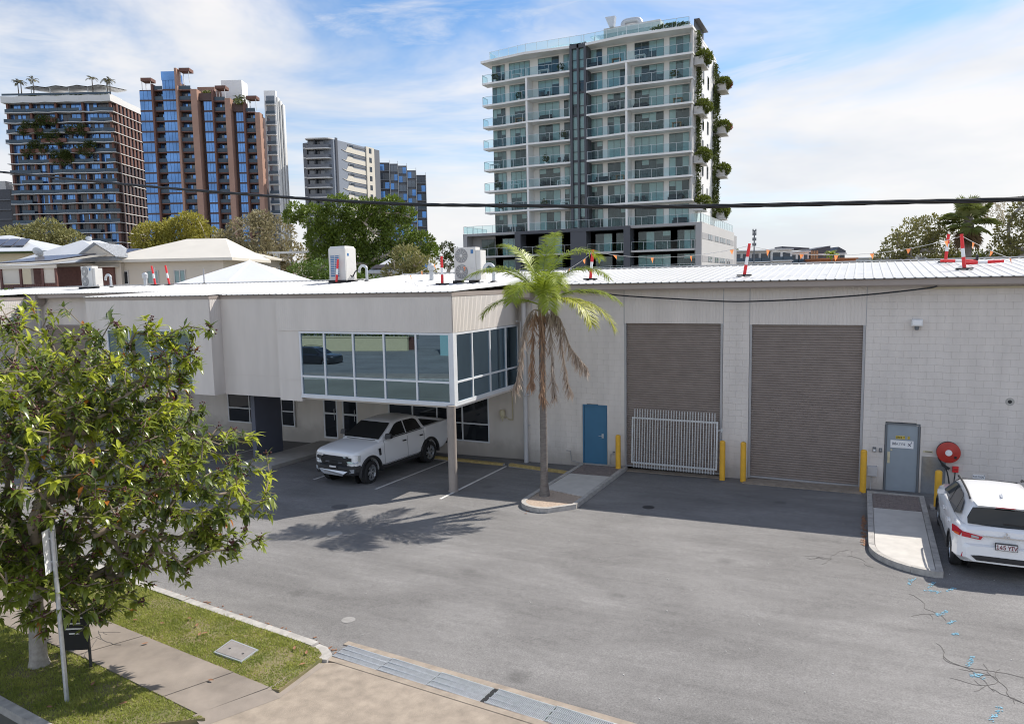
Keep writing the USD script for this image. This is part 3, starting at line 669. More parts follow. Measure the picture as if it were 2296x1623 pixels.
# rainwater heads and downpipes
def downpipe(x, z1, y=-.13, r=.085):
    h = part(MB().add(*(lambda t: (np.array(t.vertices), t.faces))(trimesh.convex.convex_hull([(x - .37, -.52, 6.2), (x + .37, -.52, 6.2), (x - .37, -.02, 6.2), (x + .37, -.02, 6.2), (x - .36, -.5, 5.86), (x + .36, -.5, 5.86), (x - .36, -.02, 5.86), (x + .36, -.02, 5.86), (x - .22, -.34, 5.72), (x + .22, -.34, 5.72), (x - .22, -.02, 5.72), (x + .22, -.02, 5.72)]))), 'rain_head', 'fascia')
    part(MB().box(x - .18, -.525, 6.06, x + .16, -.518, 6.13), 'overflow_slot', 'alu_grey', h)
    dp = part(MB().cyl((x - .04, y, -.2), (x - .04, y, 5.75), r, 18), 'downpipe', 'pvc_grey', W, 40)
    for z in (1.2, 2.9, 4.6): part(MB().lathe([(r + .008, 0), (r + .008, .05)], (x - .04, y, z), 18).box(x - .04 - r - .05, -.03, z, x - .04 + r + .05, -.001, z + .05), 'bracket', 'pvc_grey', dp)
downpipe(-10.82, 5.75)
downpipe(-38.45, 5.75)
# ---- metal roof, laid in ribbed sheets
def roof_sheet(x0, w, pts):
    """Sheet along y through pts (y, z), three ribs across its width w."""
    prof = [(0, 0)]
    for i in range(3):
        a = w * (i + .5) / 3; prof += [(a - .035, 0), (a - .018, .016), (a + .018, .016), (a + .035, 0)]
    prof += [(w, 0)]; m_ = len(prof); v = []
    for (y, z) in pts: v += [(x0 + p[0], y, z + p[1]) for p in prof]
    for (y, z) in pts: v += [(x0 + p[0], y, z + p[1] - .02) for p in prof]
    o = m_ * len(pts); f = []
    for k in range(len(pts) - 1):
        for i in range(m_ - 1):
            q = (k * m_ + i, k * m_ + i + 1, (k + 1) * m_ + i + 1, (k + 1) * m_ + i); f += [q, tuple(j + o for j in q[::-1])]
    for i in range(m_ - 1): f.append((i + 1, i, i + o, i + 1 + o))
    return MB().add(v, f)
def roof(x0, x1, pts, name='roof'):
    n = int(round((x1 - x0) / .762)); w = (x1 - x0) / n
    base = part(MB().add([(x, y, z - .03) for (y, z) in pts for x in (x0, x1)], [(2 * k, 2 * k + 1, 2 * k + 3, 2 * k + 2) for k in range(len(pts) - 1)]), name, 'roof_metal')
    for i in range(n): part(roof_sheet(x0 + i * w, w, pts), 'roof_sheet', 'roof_metal', base)
    return base
def rz(x, y): return 6.3 + .078 * (y + .44)
r1 = roof(-20.8, 13, [(-.46, 6.3), (7.2, rz(0, 7.2))])
r2 = roof(-60, -20.8, [(-.46, 6.3), (4.0, rz(0, 4))])
part(MB().box(-20.8, 7.06, rz(0, 7.2) + .02, 13, 7.35, rz(0, 7.2) + .06), 'ridge_cap', 'roof_metal', r1)
part(MB().box(-60, 3.9, rz(0, 4) + .02, -20.8, 4.15, rz(0, 4) + .06), 'ridge_cap', 'roof_metal', r2)
roof(-18.32, -11.24, [(-4.56, 6.15), (-.3, 6.32)]); roof(-28.4, -21.44, [(-4.56, 6.15), (-.3, 6.32)])
roof(-21.44, -18.32, [(-4.05, 6.15), (-.3, 6.32)]); roof(-45, -38.86, [(-4.56, 6.15), (-.3, 6.32)])
# pipes and small fittings fixed to the wall
part(MB().tube(smoothpath([(-11.57, .27, 2.47), (-11.57, .27, 1.42), (-11.6, .27, 1.33), (-11.72, .27, 1.33), (-11.86, .25, 1.42)], 24), .022, 8), 'conduit', 'cream')
part(MB().tube(smoothpath([(-11.0, -.03, 2.52), (-10.98, -.1, 2.4), (-10.8, -.22, 2.33), (-10.62, -.1, 2.45), (-10.6, -.03, 2.6), (-10.6, -.03, 4.0), (-10.6, -.03, 5.6), (-10.5, -.03, 5.72), (-10.2, -.03, 5.74), (-9.2, -.03, 5.76)], 60), .02, 8), 'conduit', 'pvc_grey')
part(MB().tube([(-11.2, -.06, 5.0), (-11.02, -.06, 5.0), (-11.02, -.06, 4.4), (-10.95, -.02, 4.4)], .018, 8), 'conduit', 'white')
part(MB().tube([(-9.33, -.04, .41), (-9.18, -.04, .41), (-9.13, -.04, .06), (-8.72, -.04, .0), (-7.7, -.04, -.02), (-7.68, -.04, .42), (-7.58, -.06, .46)], .014, 8), 'water_pipe', 'alu_grey')
part(MB().box(1.62, -.07, 5.97, 7.5, -.03, 6.02), 'conduit', 'cream')
part(MB().box(1.72, -.012, -.06, 2.33, .0, 1.14), 'kick_sheet', 'sheet_metal')
part(MB().lathe([(.0, 0), (.05, 0)], (0, 0, 0), 14).xform(rotx(math.pi / 2), (3.79, -.004, 2.84)), 'pipe_hole', 'black')
part(MB().lathe([(.05, 0), (.11, .0)], (0, 0, 0), 14).xform(rotx(math.pi / 2), (3.79, -.005, 2.84)), 'pipe_patch', 'concrete')
part(MB().box(3.0, -.012, .60, 3.30, -.001, .72), 'sign_plate', 'white'); 
letters('MATRI', .045, 3.12, .638, -.0125, 'ink_navy', W, 'lettering', False, 1.1); ex2(3.245, .66, .05, -.0125, 'ink_navy', W)
part(MB().box(1.75, -.012, 1.25, 2.0, -.001, 1.31), 'sign_plate', 'cream')
part(MB().box(1.80, -.0135, 1.27, 1.97, -.0125, 1.29), 'sign_text', 'dark')
# ================================================================ things at the wall
def fixture(name, label, cat, loc, builds, group=None, rz_=0.0):
    t = thing(name, label, cat, loc, rz_, group)
    for (b, n, m_, sm) in builds: b.build(n, m_, t, sm)
    return t
# bollards
def bollard(x, y, label, h=1.28):
    z = gz(x, y)
    t = thing('bollard', label, 'bollard', (x, y, float(z)), 0, 'yellow steel bollards by the roller doors')
    r = .088
    MB().lathe([(0, h), (r * .5, h - .003), (r * .85, h - .02), (r, h - .05), (r, 0), (r, -.1)], (0, 0, 0), 22).build('post', 'bollard_yellow', t, 40)
    return t
bollard(-7.3, -.42, 'yellow bollard between the blue door and the roller door')
bollard(-3.86, -.38, 'yellow bollard at the right end of the leaning steel gate')
bollard(-3.22, -.38, 'yellow bollard at the left edge of the right roller door')
bb = bollard(.2, -.5, 'yellow bollard between the right roller door and the grey letterbox')
b5 = bollard(2.02, -1.6, 'short yellow bollard on a concrete pad beside the white car', 1.05)
MB().box(-.17, -.17, -.1, .17, .17, .05).build('pad', 'kerb', b5)
# leaning gate
t = thing('steel_gate', 'galvanised steel picket gate leaning unhung against the left roller door', 'gate', (-6.85, -.42, .0))
lean = rotx(-math.atan2(.16, 2.1)); gl = 2.83
def ln(b): return b.xform(lean)
ln(MB().box(0, -.02, .27, .05, .02, 1.83).box(gl - .05, -.02, .27, gl, .02, 1.83).box(.05, -.018, 1.775, gl - .05, .018, 1.83).box(.05, -.018, .27, gl - .05, .018, .325)).build('frame', 'galvanised', t)
for i in range(31):
    x = .10 + i * (gl - .2) / 30
    ln(MB().box(x - .012, -.034, .13, x + .012, -.021, 2.11)).build('picket', 'galvanised', t)
ln(MB().cyl((gl, 0, 1.55), (gl + .16, 0, 1.58), .015, 8).cyl((gl + .12, 0, 1.5), (gl + .12, 0, 1.64), .02, 8)).build('hinge', 'galvanised', t)
# hose reels
def hose_reel(x, z, label, y=-.02):
    t = thing('hose_reel', label, 'hose reel', (x, y, z), 0, 'red fire hose reels on the wall'); R = rotx(math.pi / 2)
    MB().lathe([(.0, .20), (.07, .20), (.275, .17), (.30, .155), (.30, .135), (.285, .13)], (0, 0, 0), 32).xform(R).build('disc', 'reel_red', t, 30)
    MB().lathe([(.285, .13), (.285, .06), (.30, .05), (.30, .03), (0, .03)], (0, 0, 0), 32).xform(R).build('drum', 'dark', t, 30)
    MB().lathe([(.0, .218), (.085, .214), (.09, .2)], (0, 0, 0), 20).xform(R).build('hub', 'white', t, 30)
    MB().box(.14, -.196, -.16, .2, -.187, -.09).build('plate', 'black', t)
    MB().tube(smoothpath([(-.25, -.08, -.16), (-.16, -.1, -.33), (-.05, -.08, -.46), (.02, -.07, -.7), (.06, -.06, -.95), (.09, -.06, -1.2)], 40), .02, 8).build('hose', 'dark', t, 40)
    MB().obox((-.05, -.09, -.43), (.09, 0, -.06), (0, .03, 0), (.02, 0, .03)).build('nozzle', 'rubber', t)
    MB().box(-.05, -.05, -.12, .05, 0, .12).build('bracket', 'reel_red', t)
    return t
hose_reel(2.37, 1.33, 'red fire hose reel on the wall behind the white car')
hose_reel(-28.85, 1.45, 'red fire hose reel on the far left wall half hidden by the tree', y=-.25)
fixture('alarm_box', 'small red fire alarm box on the wall below the hose reel', 'alarm box', (2.57, 0, .83), [(MB().bevel(-.075, -.08, -.085, .075, 0, .085, .012), 'case', 'safety_red', False), (MB().box(-.045, -.084, -.03, .045, -.0805, .03), 'plate', 'reel_red', False), (MB().tube([(0, -.03, -.085), (-.02, -.03, -.35), (-.06, -.03, -.8)], .014, 8), 'conduit', 'dark', False)])
fixture('letterbox', 'grey metal meter box low on the wall beside the grey door', 'meter box', (.44, 0, .6), [(MB().bevel(-.13, -.16, -.15, .13, 0, .15, .012), 'case', 'pvc_grey', False), (MB().bevel(-.12, -.168, -.14, .12, -.161, .13, .004), 'door', 'pvc_grey', False), (MB().cyl((-.08, -.17, .0), (-.08, -.18, .0), .012, 10), 'lock', 'galvanised', False), (MB().tube([(-.02, -.03, -.15), (-.03, -.03, -.4), (-.03, -.03, -.62)], .012, 8), 'conduit', 'pvc_grey', False)])
fixture('keypad', 'dark access keypad on the wall left of the grey door', 'keypad', (.48, 0, 1.24), [(MB().bevel(-.045, -.05, -.07, .045, 0, .07, .012), 'case', 'frame_dark', False), (MB().box(-.03, -.054, -.05, .03, -.0505, .01), 'buttons', 'white', False)])
fixture('intercom', 'small grey intercom between keypad and grey door', 'intercom', (.645, 0, 1.23), [(MB().bevel(-.04, -.035, -.06, .04, 0, .06, .008), 'case', 'frame_dark', False), (MB().box(-.02, -.039, -.02, .02, -.0355, .03), 'button', 'alu_grey', False)])
fixture('security_light', 'white security light high on the wall right of the roller door', 'light', (1.46, 0, 5.0), [(MB().bevel(-.14, -.2, -.08, .14, 0, .12, .03), 'housing', 'white', False), (MB().lathe([(0, -.2), (.045, -.19), (.06, -.13), (.06, -.08)], (0, -.1, 0), 14), 'sensor', 'frame_dark', 30)])
fixture('gas_meter', 'cream gas regulator on the wall under the office', 'gas meter', (-11.95, .25, 1.5), [(MB().lathe([(0, .2), (.08, .19), (.11, .14), (.11, -.02), (.07, -.06), (.07, -.14), (0, -.16)], (0, -.06, 0), 18), 'body', 'cream', 40), (MB().cyl((0, -.06, -.15), (0, -.06, -.24), .025, 8), 'outlet', 'cream', False)])
fixture('garden_tap', 'brass garden tap and pipe on the wall left of the left roller door', 'tap', (-7.56, -.06, .47), [(MB().cyl((0, 0, 0), (0, -.07, 0), .018, 8).cyl((0, -.06, 0), (0, -.07, -.06), .016, 8), 'spout', 'alu_grey', False), (MB().box(-.04, -.03, .03, .04, -.02, .06), 'handle', 'frame_dark', False)])
# column
t = thing('column', 'brown painted round column carrying the corner of the glazed office', 'column', (-11.33, -4.62, float(gz(-11.3, -4.6))))
MB().lathe([(0, -.1), (.14, -.1), (.14, 2.70), (0, 2.70)], (0, 0, 0), 28).build('shaft', 'column_brown', t, 40)
MB().lathe([(.16, -.02), (.165, .03), (.14, .05)], (0, 0, 0), 28).build('base', 'column_brown', t, 40)
# wheel stops
def wstop(p0, p1, label, m_='kerb_yellow'):
    p0, p1 = np.array(p0), np.array(p1); L = np.linalg.norm(p1 - p0); a = math.atan2(*(p1 - p0)[::-1])
    t = thing('wheel_stop', label, 'wheel stop', (*p0, float(gz(*p0))), a, 'concrete wheel stops along the office wall')
    MB().poly([(0, -.08), (L, -.08), (L, .08), (0, .08)], -.1, .11).build('block', 'kerb', t)
    MB().box(0.01, -.083, .03, L - .01, -.0805, .112).box(.01, -.082, .1105, L - .01, .07, .114).build('paint', m_, t)
    return t
wstop((-14.4, -.72), (-11.42, -.84), 'yellow topped wheel stop behind the white utility')
wstop((-11.15, -.92), (-8.85, -1.22), 'yellow topped wheel stop between downpipe and palm island')
wstop((-18.9, -.6), (-14.6, -.72), 'wheel stop in shade left of the white utility')
wstop((-27.5, -.6), (-22.9, -.6), 'wheel stop in the dark bay at far left')
# islands
def island(label, outer, inner_pad, pavers, mulch, name='island'):
    t = thing(name, label, 'traffic island'); P = Polygon(outer)
    ring = P.difference(P.buffer(-.125)); ring = Polygon(ring.exterior, [q.coords for q in ring.interiors])
    MB().poly(P.buffer(-.126), -.1, .095, gz).build('bed', 'mulch' if mulch else 'concrete', t)
    bnd = P.exterior; L = bnd.length
    # kerb lengths
    n = max(4, int(L / 1.5))
    for k in range(n):
        sub = substring(bnd, L * k / n + .004, L * (k + 1) / n - .004).buffer(.125, single_sided=False, cap_style=2, join_style=2).intersection(P)
        sub = sub if sub.geom_type == 'Polygon' else max(sub.geoms, key=lambda q: q.area)
        MB().poly(Polygon(sub.exterior), -.1, .13 + .003 * (k % 3), gz).build('kerb_length', 'kerb', t)
    if inner_pad: MB().poly(Polygon(inner_pad).intersection(P.buffer(-.14)), -.05, .118, gz).build('pad', 'concrete_pale', t)
    if pavers:
        x0, y0, x1, y1 = pavers; r = np.random.default_rng(3); y = y0; k = 0
        while y < y1 - .05:
            x = x0 - (.1 if k % 2 else 0)
            while x < x1 - .02:
                a, c = max(x, x0) + .004, min(x + .2, x1) - .004
                if c - a > .03: MB().poly([(a, y + .004), (c, y + .004), (c, y + .096), (a, y + .096)], 0, .12 + r.uniform(-.003, .003), gz).build('paver', 'paver', t)
                x += .2
            y += .1; k += 1
    return t
def arc(cx, cy, r, a0, a1, n=8): return [(cx + r * math.cos(a), cy + r * math.sin(a)) for a in np.linspace(math.radians(a0), math.radians(a1), n)]
island('kerbed island with bare mulch and a concrete pad below the blue door', [(-8.74, -.06), (-8.74, -4.9)] + arc(-7.94, -5.0, .8, 180, 290, 9) + [(-7.08, -5.1), (-7.08, -.06)], [(-8.7, -1.62), (-8.62, -3.7), (-7.3, -4.15), (-7.1, -4.1), (-7.1, -1.62)], (-8.6, -1.6, -7.22, -.2), True)
island('rounded kerbed concrete island with brick pavers below the grey door', [(.31, -.8), (.31, -5.8)] + arc(1.75, -5.75, 1.44, 180, 262, 12) + [(1.68, -7.14), (1.75, -.9)], [(.40, -2.55), (.40, -7.2), (1.7, -7.2), (1.7, -2.55)], (.45, -2.5, 1.6, -.95), False)
# black service cable slung along the wall
t = thing('wall_cable', 'black cable sagging along the wall above the roller doors', 'cable')
MB().tube(smoothpath([(-8.7, -.42, 6.03), (-8.02, -.4, 5.99), (-7.13, -.36, 5.88), (-5.43, -.3, 5.76), (-3.9, -.28, 5.67), (-3.13, -.27, 5.66), (-1.67, -.3, 5.71), (.14, -.34, 5.83), (1.61, -.4, 5.99), (1.9, -.42, 6.05)], 70), .022, 8).build('cable', 'black', t, 40)
# overhead bundle of twisted conductors
t = thing('power_cable', 'thick twisted black overhead cable crossing the whole view', 'cable')
OC = smoothpath([[-20.83, -13.02, 9.52], [-18.15, -13.31, 9.16], [-12.92, -13.88, 8.41], [-8.69, -14.34, 7.85], [-6.22, -14.6, 7.56], [-4.31, -14.8, 7.4], [-2.69, -14.97, 7.27], [-1.58, -15.08, 7.2], [.26, -15.26, 7.11], [1.38, -15.37, 7.06], [3.0, -15.53, 7.05]], 240)
_s = np.concatenate([[0], np.cumsum(np.linalg.norm(np.diff(OC, axis=0), axis=1))])
for k in range(4):
    ph = _s * 2 * np.pi / 1.5 + k * np.pi / 2
    MB().tube(OC + .0135 * np.stack([.35 * np.cos(ph), .94 * np.cos(ph), np.sin(ph)], 1), .0125, 7).build('strand', 'black', t, 40)
# ================================================================ vehicles (x forward, y left, z up, origin on the ground at mid wheelbase)
mat('car_white', (0.84, 0.84, 0.845), 0.25, coat=0.8, spec=0.5)
mat('car_black', (0.018, 0.018, 0.02), 0.45)
mat('tyre', (0.02, 0.02, 0.021), 0.85, var=0.15, scale=30)
mat('rim_silver', (0.55, 0.56, 0.58), 0.28, metal=0.8)
mat('chrome', (0.75, 0.76, 0.78), 0.12, metal=1.0)
mat('lamp_red', (0.45, 0.008, 0.02), 0.12, coat=1.0)
mat('lamp_orange', (0.7, 0.12, 0.02), 0.15, coat=1.0)
mat('lamp_clear', (0.42, 0.44, 0.46), 0.08, metal=0.5, coat=1.0)
mat('plate_white', (0.72, 0.70, 0.70), 0.4)
def loft(st):
    """st: list of (x, [(y, z) half ring from bottom centre to top centre]); closed and capped."""
    v, f = [], []; n = 0
    for x, h in st:
        ring = [(x, y, z) for y, z in h] + [(x, -y, z) for y, z in h[-2:0:-1]]; n = len(ring); v += ring
    for i in range(len(st) - 1):
        for k in range(n): f.append((i * n + k, (i + 1) * n + k, (i + 1) * n + (k + 1) % n, i * n + (k + 1) % n))
    f = np.array(f); f = np.vstack([f[:, [0, 1, 2]], f[:, [0, 2, 3]]]); caps = []
    for o, flip in ((0, 1), ((len(st) - 1) * n, 0)):
        c = len(v); v.append(tuple(np.mean(v[o:o + n], axis=0)))
        for k in range(n): t = (o + k, o + (k + 1) % n, c); caps.append(t if flip else t[::-1])
    t = trimesh.Trimesh(v, np.vstack([f, caps]), process=True); t.merge_vertices(); t.fix_normals()
    return t
def to_m3(t): return m3.Manifold(m3.Mesh(np.asarray(t.vertices, np.float32), np.asarray(t.faces, np.uint32)))
def mcyl_y(x, z, r, y0, y1): return m3.Manifold.cylinder(y1 - y0, r, r, 40).rotate([-90, 0, 0]).translate([x, y0, z])
def densify(st, n=3):
    """Smooth in-between stations."""
    xs_ = [s[0] for s in st]; H = np.array([s[1] for s in st], float); out = []
    for i in range(len(st) - 1):
        for t in np.linspace(0, 1, n, endpoint=False): out.append((xs_[i] + (xs_[i + 1] - xs_[i]) * t, (H[i] * (1 - t) + H[i + 1] * t).tolist()))
    return out + [st[-1]]
def wheel(t, x, y, r, w, steer=0.0, spokes=6, name='wheel', rim='rim_silver'):
    s = 1 if y > 0 else -1; A = rotz(steer) @ rotx(-s * math.pi / 2); o = (x, y, r)
    ty = MB().lathe([(r * .66, -w / 2), (r * .93, -w / 2), (r, -w * .36), (r, w * .36), (r * .93, w / 2), (r * .66, w / 2)], (0, 0, 0), 36).xform(A, o).build(name, 'tyre', t, 30)
    rm = MB().lathe([(0, w * .30), (r * .16, w * .36), (r * .18, w * .30)], (0, 0, 0), 20).lathe([(r * .60, w * .2), (r * .66, w * .44), (r * .69, w * .45), (r * .69, -w * .4)], (0, 0, 0), 36)
    for k in range(spokes):
        for da in (-.16, .16):
            a = 2 * math.pi * k / spokes + da; a2 = 2 * math.pi * k / spokes + da * .35
            p0 = np.array([r * .14 * math.cos(a2), r * .14 * math.sin(a2), w * .33]); p1 = np.array([r * .65 * math.cos(a), r * .65 * math.sin(a), w * .38])
            q = (p1 - p0) / 2; side = np.array([-math.sin(a), math.cos(a), 0]) * r * .042
            rm.obox((p0 + p1) / 2, q, side, (0, 0, .016))
    rm.xform(A, o).build('rim', rim, ty, 30)
    MB().lathe([(0, w * .06), (r * .64, w * .06)], (0, 0, 0), 30).xform(A, o).build('hub_back', 'black', ty)
def strip_on(b, pts, w, n):
    """Thin ribbon of width w along pts, facing n."""
    n = np.asarray(n, float); P = np.asarray(pts, float)
    for i in range(len(P) - 1):
        t = P[i + 1] - P[i]; t /= np.linalg.norm(t); s = np.cross(n, t); s *= w / 2 / max(np.linalg.norm(s), 1e-9)
        b.quad(P[i] - s, P[i + 1] - s, P[i + 1] + s, P[i] + s)
    return b
def sheet(pts, n, th=.006):
    """Plate: a convex outline in 3-D pushed out along n."""
    P = np.asarray(pts, float); n = np.asarray(n, float); n /= np.linalg.norm(n); k = len(P)
    v = np.vstack([P, P + n * th]); f = [(0, i, i + 1) for i in range(1, k - 1)]; f = f + [tuple(j + k for j in q[::-1]) for q in f]
    for i in range(k): j = (i + 1) % k; f += [(i, i + k, j + k), (i, j + k, j)]
    return v, np.array(f)
def arch(x, y, r0, r1, z, w, a0=-8, a1=188, n=26):
    """Wheel arch flare lying against the side at y."""
    s = 1 if y > 0 else -1; v, f = [], []
    for i, a in enumerate(np.linspace(math.radians(a0), math.radians(a1), n)):
        for (r, yy) in ((r0, y - s * .05), (r0, y + s * w), (r1 - .02, y + s * w), (r1, y + s * .004), (r1, y - s * .05)):
            v.append((x + r * math.cos(a), yy, z + r * math.sin(a)))
    for i in range(n - 1):
        for k in range(5): f.append((i * 5 + k, i * 5 + (k + 1) % 5, (i + 1) * 5 + (k + 1) % 5, (i + 1) * 5 + k))
    return np.array(v), np.array(f)

# ---- white dual cab utility
def pickup():
    c_, s_ = (-14.4 - 16.3) / 2, 0
    yaw = math.radians(-90 - 4.3)
    loc = (-15.24, -2.92, float(gz(-15.24, -2.92)))
    t = thing('pickup_truck', 'white dual cab pickup truck parked nose out under the glazed office', 'pickup truck', loc, yaw)
    def sec(zb, wb, wm, ws, zs, we, zt, cr=.03): return [(0, zb), (wb, zb), (wm - .015, zb + .13), (wm, .78), (wm - .01, zs - .1), (ws, zs), ((ws + we) / 2 + .01, (zs + zt) / 2 + .02), (we, zt), (we * .5, zt + cr * .8), (0, zt + cr)]
    st = [(2.350, sec(.52, .58, .74, .72, 1.02, .64, 1.09)), (2.290, sec(.45, .72, .86, .84, 1.06, .74, 1.15)), (2.130, sec(.40, .80, .93, .915, 1.10, .80, 1.19)),
          (1.65, sec(.38, .84, .945, .93, 1.15, .81, 1.24, .045)), (1.05, sec(.38, .84, .935, .915, 1.19, .80, 1.29, .04)), (.85, sec(.38, .84, .925, .905, 1.22, .86, 1.31)),
          (-1.36, sec(.38, .84, .925, .905, 1.25, .86, 1.345)), (-1.40, sec(.38, .84, .94, .935, 1.28, .90, 1.385)), (-2.55, sec(.42, .84, .945, .935, 1.30, .905, 1.405)), (-2.80, sec(.52, .84, .93, .92, 1.31, .89, 1.42))]
    body = to_m3(loft(densify(st, 3)))
    for x in (1.635, -1.635): body -= mcyl_y(x, .42, .475, .58, 1.2) + mcyl_y(x, .42, .475, -1.2, -.58)
    body -= m3.Manifold.cube([1.26, 1.56, .6]).translate([-2.70, -.78, 1.12])
    bd = MB().tm(trimesh.Trimesh(*meshkit.arrays(body)[:2])).build('body', 'car_white', t, 32)
    g = [(1.06, 1.31, .79, .79), (.62, 1.575, .83, .755), (.22, 1.795, .855, .695), (-.05, 1.845, .86, .675), (-.6, 1.868, .86, .67), (-1.08, 1.85, .86, .665), (-1.26, 1.80, .86, .67), (-1.42, 1.40, .86, .80)]
    gh = loft(densify([(x, [(0, 1.2), (wb, 1.2), (wb, 1.335 if i else 1.30), ((wb * .42 + wt * .58), 1.335 * .42 + (zr - .07) * .58 if zr > 1.45 else zr - .01), (wt, zr - .07 if zr > 1.45 else zr - .005), (wt - .07, zr - .018), (wt - .2, zr), (0, zr + .012)]) for i, (x, zr, wb, wt) in enumerate(g)], 3))
    cabp = MB().tm(gh).build('cab', 'car_white', t, 30)
    # glass
    for s in (1, -1):
        def yv(z): return s * (.868 + (.680 - .868) * (z - 1.335) / .46)
        fr = [(.70, 1.365), (.40, 1.56), (.13, 1.725), (-.02, 1.765), (-.30, 1.778), (-.30, 1.365)]; rr = [(-.37, 1.365), (-.37, 1.778), (-.92, 1.765), (-1.07, 1.70), (-1.21, 1.42), (-1.21, 1.365)]
        for q in (fr, rr): MB().add(*sheet([(x, yv(z), z) for x, z in (q if s > 0 else q[::-1])], (0, s, .4), .008)).build('side_window', 'car_glass', cabp)
        b = MB(); strip_on(b, [(.80, s * .878, 1.345), (-1.27, s * .878, 1.345)], .03, (0, s, .3)); b.build('belt_trim', 'car_black', t)
        b = MB()
        for x in (.92, -.34, -1.31): strip_on(b, [(x, s * .929, .52), (x, s * .932, .8), (x, s * .93, 1.1), (x - .0, s * .91, 1.24), (x, s * .873, 1.33)], .012, (0, s, 0))
        strip_on(b, [(.92, s * .931, .52), (-1.15, s * .931, .52)], .012, (0, s, 0)); b.build('door_gap', 'dark', t)
        for x in (-.14, -1.12): MB().obox((x, s * .948, 1.13), (.085, 0, .004), (0, .018, 0), (0, 0, .02)).build('door_handle', 'car_black', t)
        MB().obox((1.18, s * .952, 1.0), (.05, 0, 0), (0, .006, 0), (.02, 0, .12)).build('vent', 'car_black', t)
        mi = MB().tm(trimesh.convex.convex_hull([(.80 + dx, s * (1.0 + dy), 1.44 + dz) for dx, dy, dz in ((-.07, -.1, -.08), (.07, -.1, -.07), (-.08, .12, -.07), (.04, .12, -.06), (-.08, -.1, .09), (.03, -.1, .09), (-.09, .11, .08), (0, .11, .08))])).build('mirror', 'car_black', t, 40)
        MB().box(.74, min(s * .86, s * .93), 1.37, .82, max(s * .86, s * .93), 1.42).build('stalk', 'car_black', mi)
        MB().tube([(1.02, s * .90, .48), (.95, s * .97, .44), (-1.0, s * .97, .44), (-1.08, s * .90, .48)], .065, 10).build('side_step', 'car_black', t, 40)
        for x in (1.635, -1.635):
            MB().add(*arch(x, s * .925, .462, .555, .42, .055)).build('arch_flare', 'car_black', t, 35)
            MB().add(*(lambda q: q)(MB().cyl((x, s * .56, .42), (x, s * .60, .42), .47, 30).arr())).build('wheel_well', 'black', t)
        # lamps
        MB().add(*sheet([(2.365, s * .40, 1.045), (2.270, s * .80, 1.08), (2.130, s * .925, 1.07), (2.150, s * .93, .86), (2.290, s * .82, .82), (2.350, s * .60, .83)][::s], (1, s * .35, .05), .05)).build('headlight', 'lamp_clear', t)
        MB().add(*sheet([(2.370, s * .44, 1.0), (2.325, s * .72, 1.0), (2.325, s * .72, .9), (2.360, s * .5, .9)][::s], (1, s * .3, 0), .06)).build('headlight_lens', 'car_black', t)
        MB().add(*sheet([(2.350, s * .62, .62), (2.290, s * .82, .64), (2.290, s * .80, .52), (2.340, s * .64, .5)][::s], (1, s * .3, 0), .06)).build('fog_lamp', 'lamp_clear', t)
        MB().box(-2.83, min(s * .80, s * .93), 1.0, -2.79, max(s * .80, s * .93), 1.3).build('tail_light', 'lamp_red', t)
    MB().add(*sheet([(1.00, -.735, 1.365), (1.00, .735, 1.365), (.62, .70, 1.585), (.27, .635, 1.785), (.27, -.635, 1.785), (.62, -.70, 1.585)], (.5, 0, .86), .014)).build('windscreen', 'car_glass', cabp)
    MB().add(*sheet([(-1.42, .68, 1.44), (-1.42, -.68, 1.44), (-1.30, -.60, 1.75), (-1.30, .60, 1.75)], (-.95, 0, .35), .014)).build('rear_window', 'car_glass', cabp)
    MB().box(1.0, -.62, 1.325, 1.06, .62, 1.335).build('wiper_cowl', 'car_black', t)
    MB().box(-2.70, -.79, 1.33, -1.43, .79, 1.36).build('tray_cover', 'rubber', t)
    gr = MB().add(*sheet([(2.358, -.60, 1.03), (2.358, .60, 1.03), (2.368, .56, .80), (2.350, .50, .68), (2.350, -.50, .68), (2.368, -.56, .80)], (1, 0, 0), .015)).build('grille', 'car_black', t)
    MB().box(2.370, -.62, .885, 2.405, .62, .955).build('grille_bar', 'rubber', gr)
    for z in (.99, .84, .77): MB().box(2.370, -.5, z - .012, 2.390, .5, z + .012).build('grille_slat', 'rubber', gr)
    for s in (1, -1): MB().obox((2.380, s * .27, .83), (.01, 0, 0), (0, .09, 0), (0, 0, .028)).build('driving_light', 'chrome', gr)
    MB().tm(loft([(2.150, [(0, .40), (.86, .42), (.955, .55), (.955, .72), (.90, .77), (0, .78)]), (2.310, [(0, .40), (.78, .42), (.86, .52), (.86, .72), (.80, .77), (0, .78)]), (2.430, [(0, .44), (.5, .46), (.62, .56), (.6, .66), (.55, .69), (0, .70)])])).build('bumper', 'car_black', t, 30)
    MB().add(*sheet([(2.415, -.62, .565), (2.415, .62, .565), (2.450, .48, .48), (2.410, .40, .40), (2.410, -.40, .40), (2.450, -.48, .48)], (1, 0, .1), .02)).build('skid_plate', 'rim_silver', t)
    pl = MB().box(2.435, -.19, .63, 2.447, .19, .74).build('number_plate', 'car_black', t)
    MB().box(2.448, -.14, .66, 2.450, .14, .71).build('plate_text', 'plate_white', pl)
    MB().tm(loft([(-2.98, [(0, .50), (.84, .50), (.86, .56), (.86, .68), (.84, .72), (0, .72)]), (-2.74, [(0, .50), (.90, .50), (.95, .56), (.95, .68), (.92, .72), (0, .72)])])).build('rear_bumper', 'car_black', t, 30)
    MB().box(-2.812, -.88, .74, -2.795, .88, 1.4).build('tailgate', 'car_white', t)
    for s in (1, -1):
        wheel(t, 1.635, s * .81, .395, .265, math.radians(9)); wheel(t, -1.635, s * .81, .395, .265)
    return t
pickup()

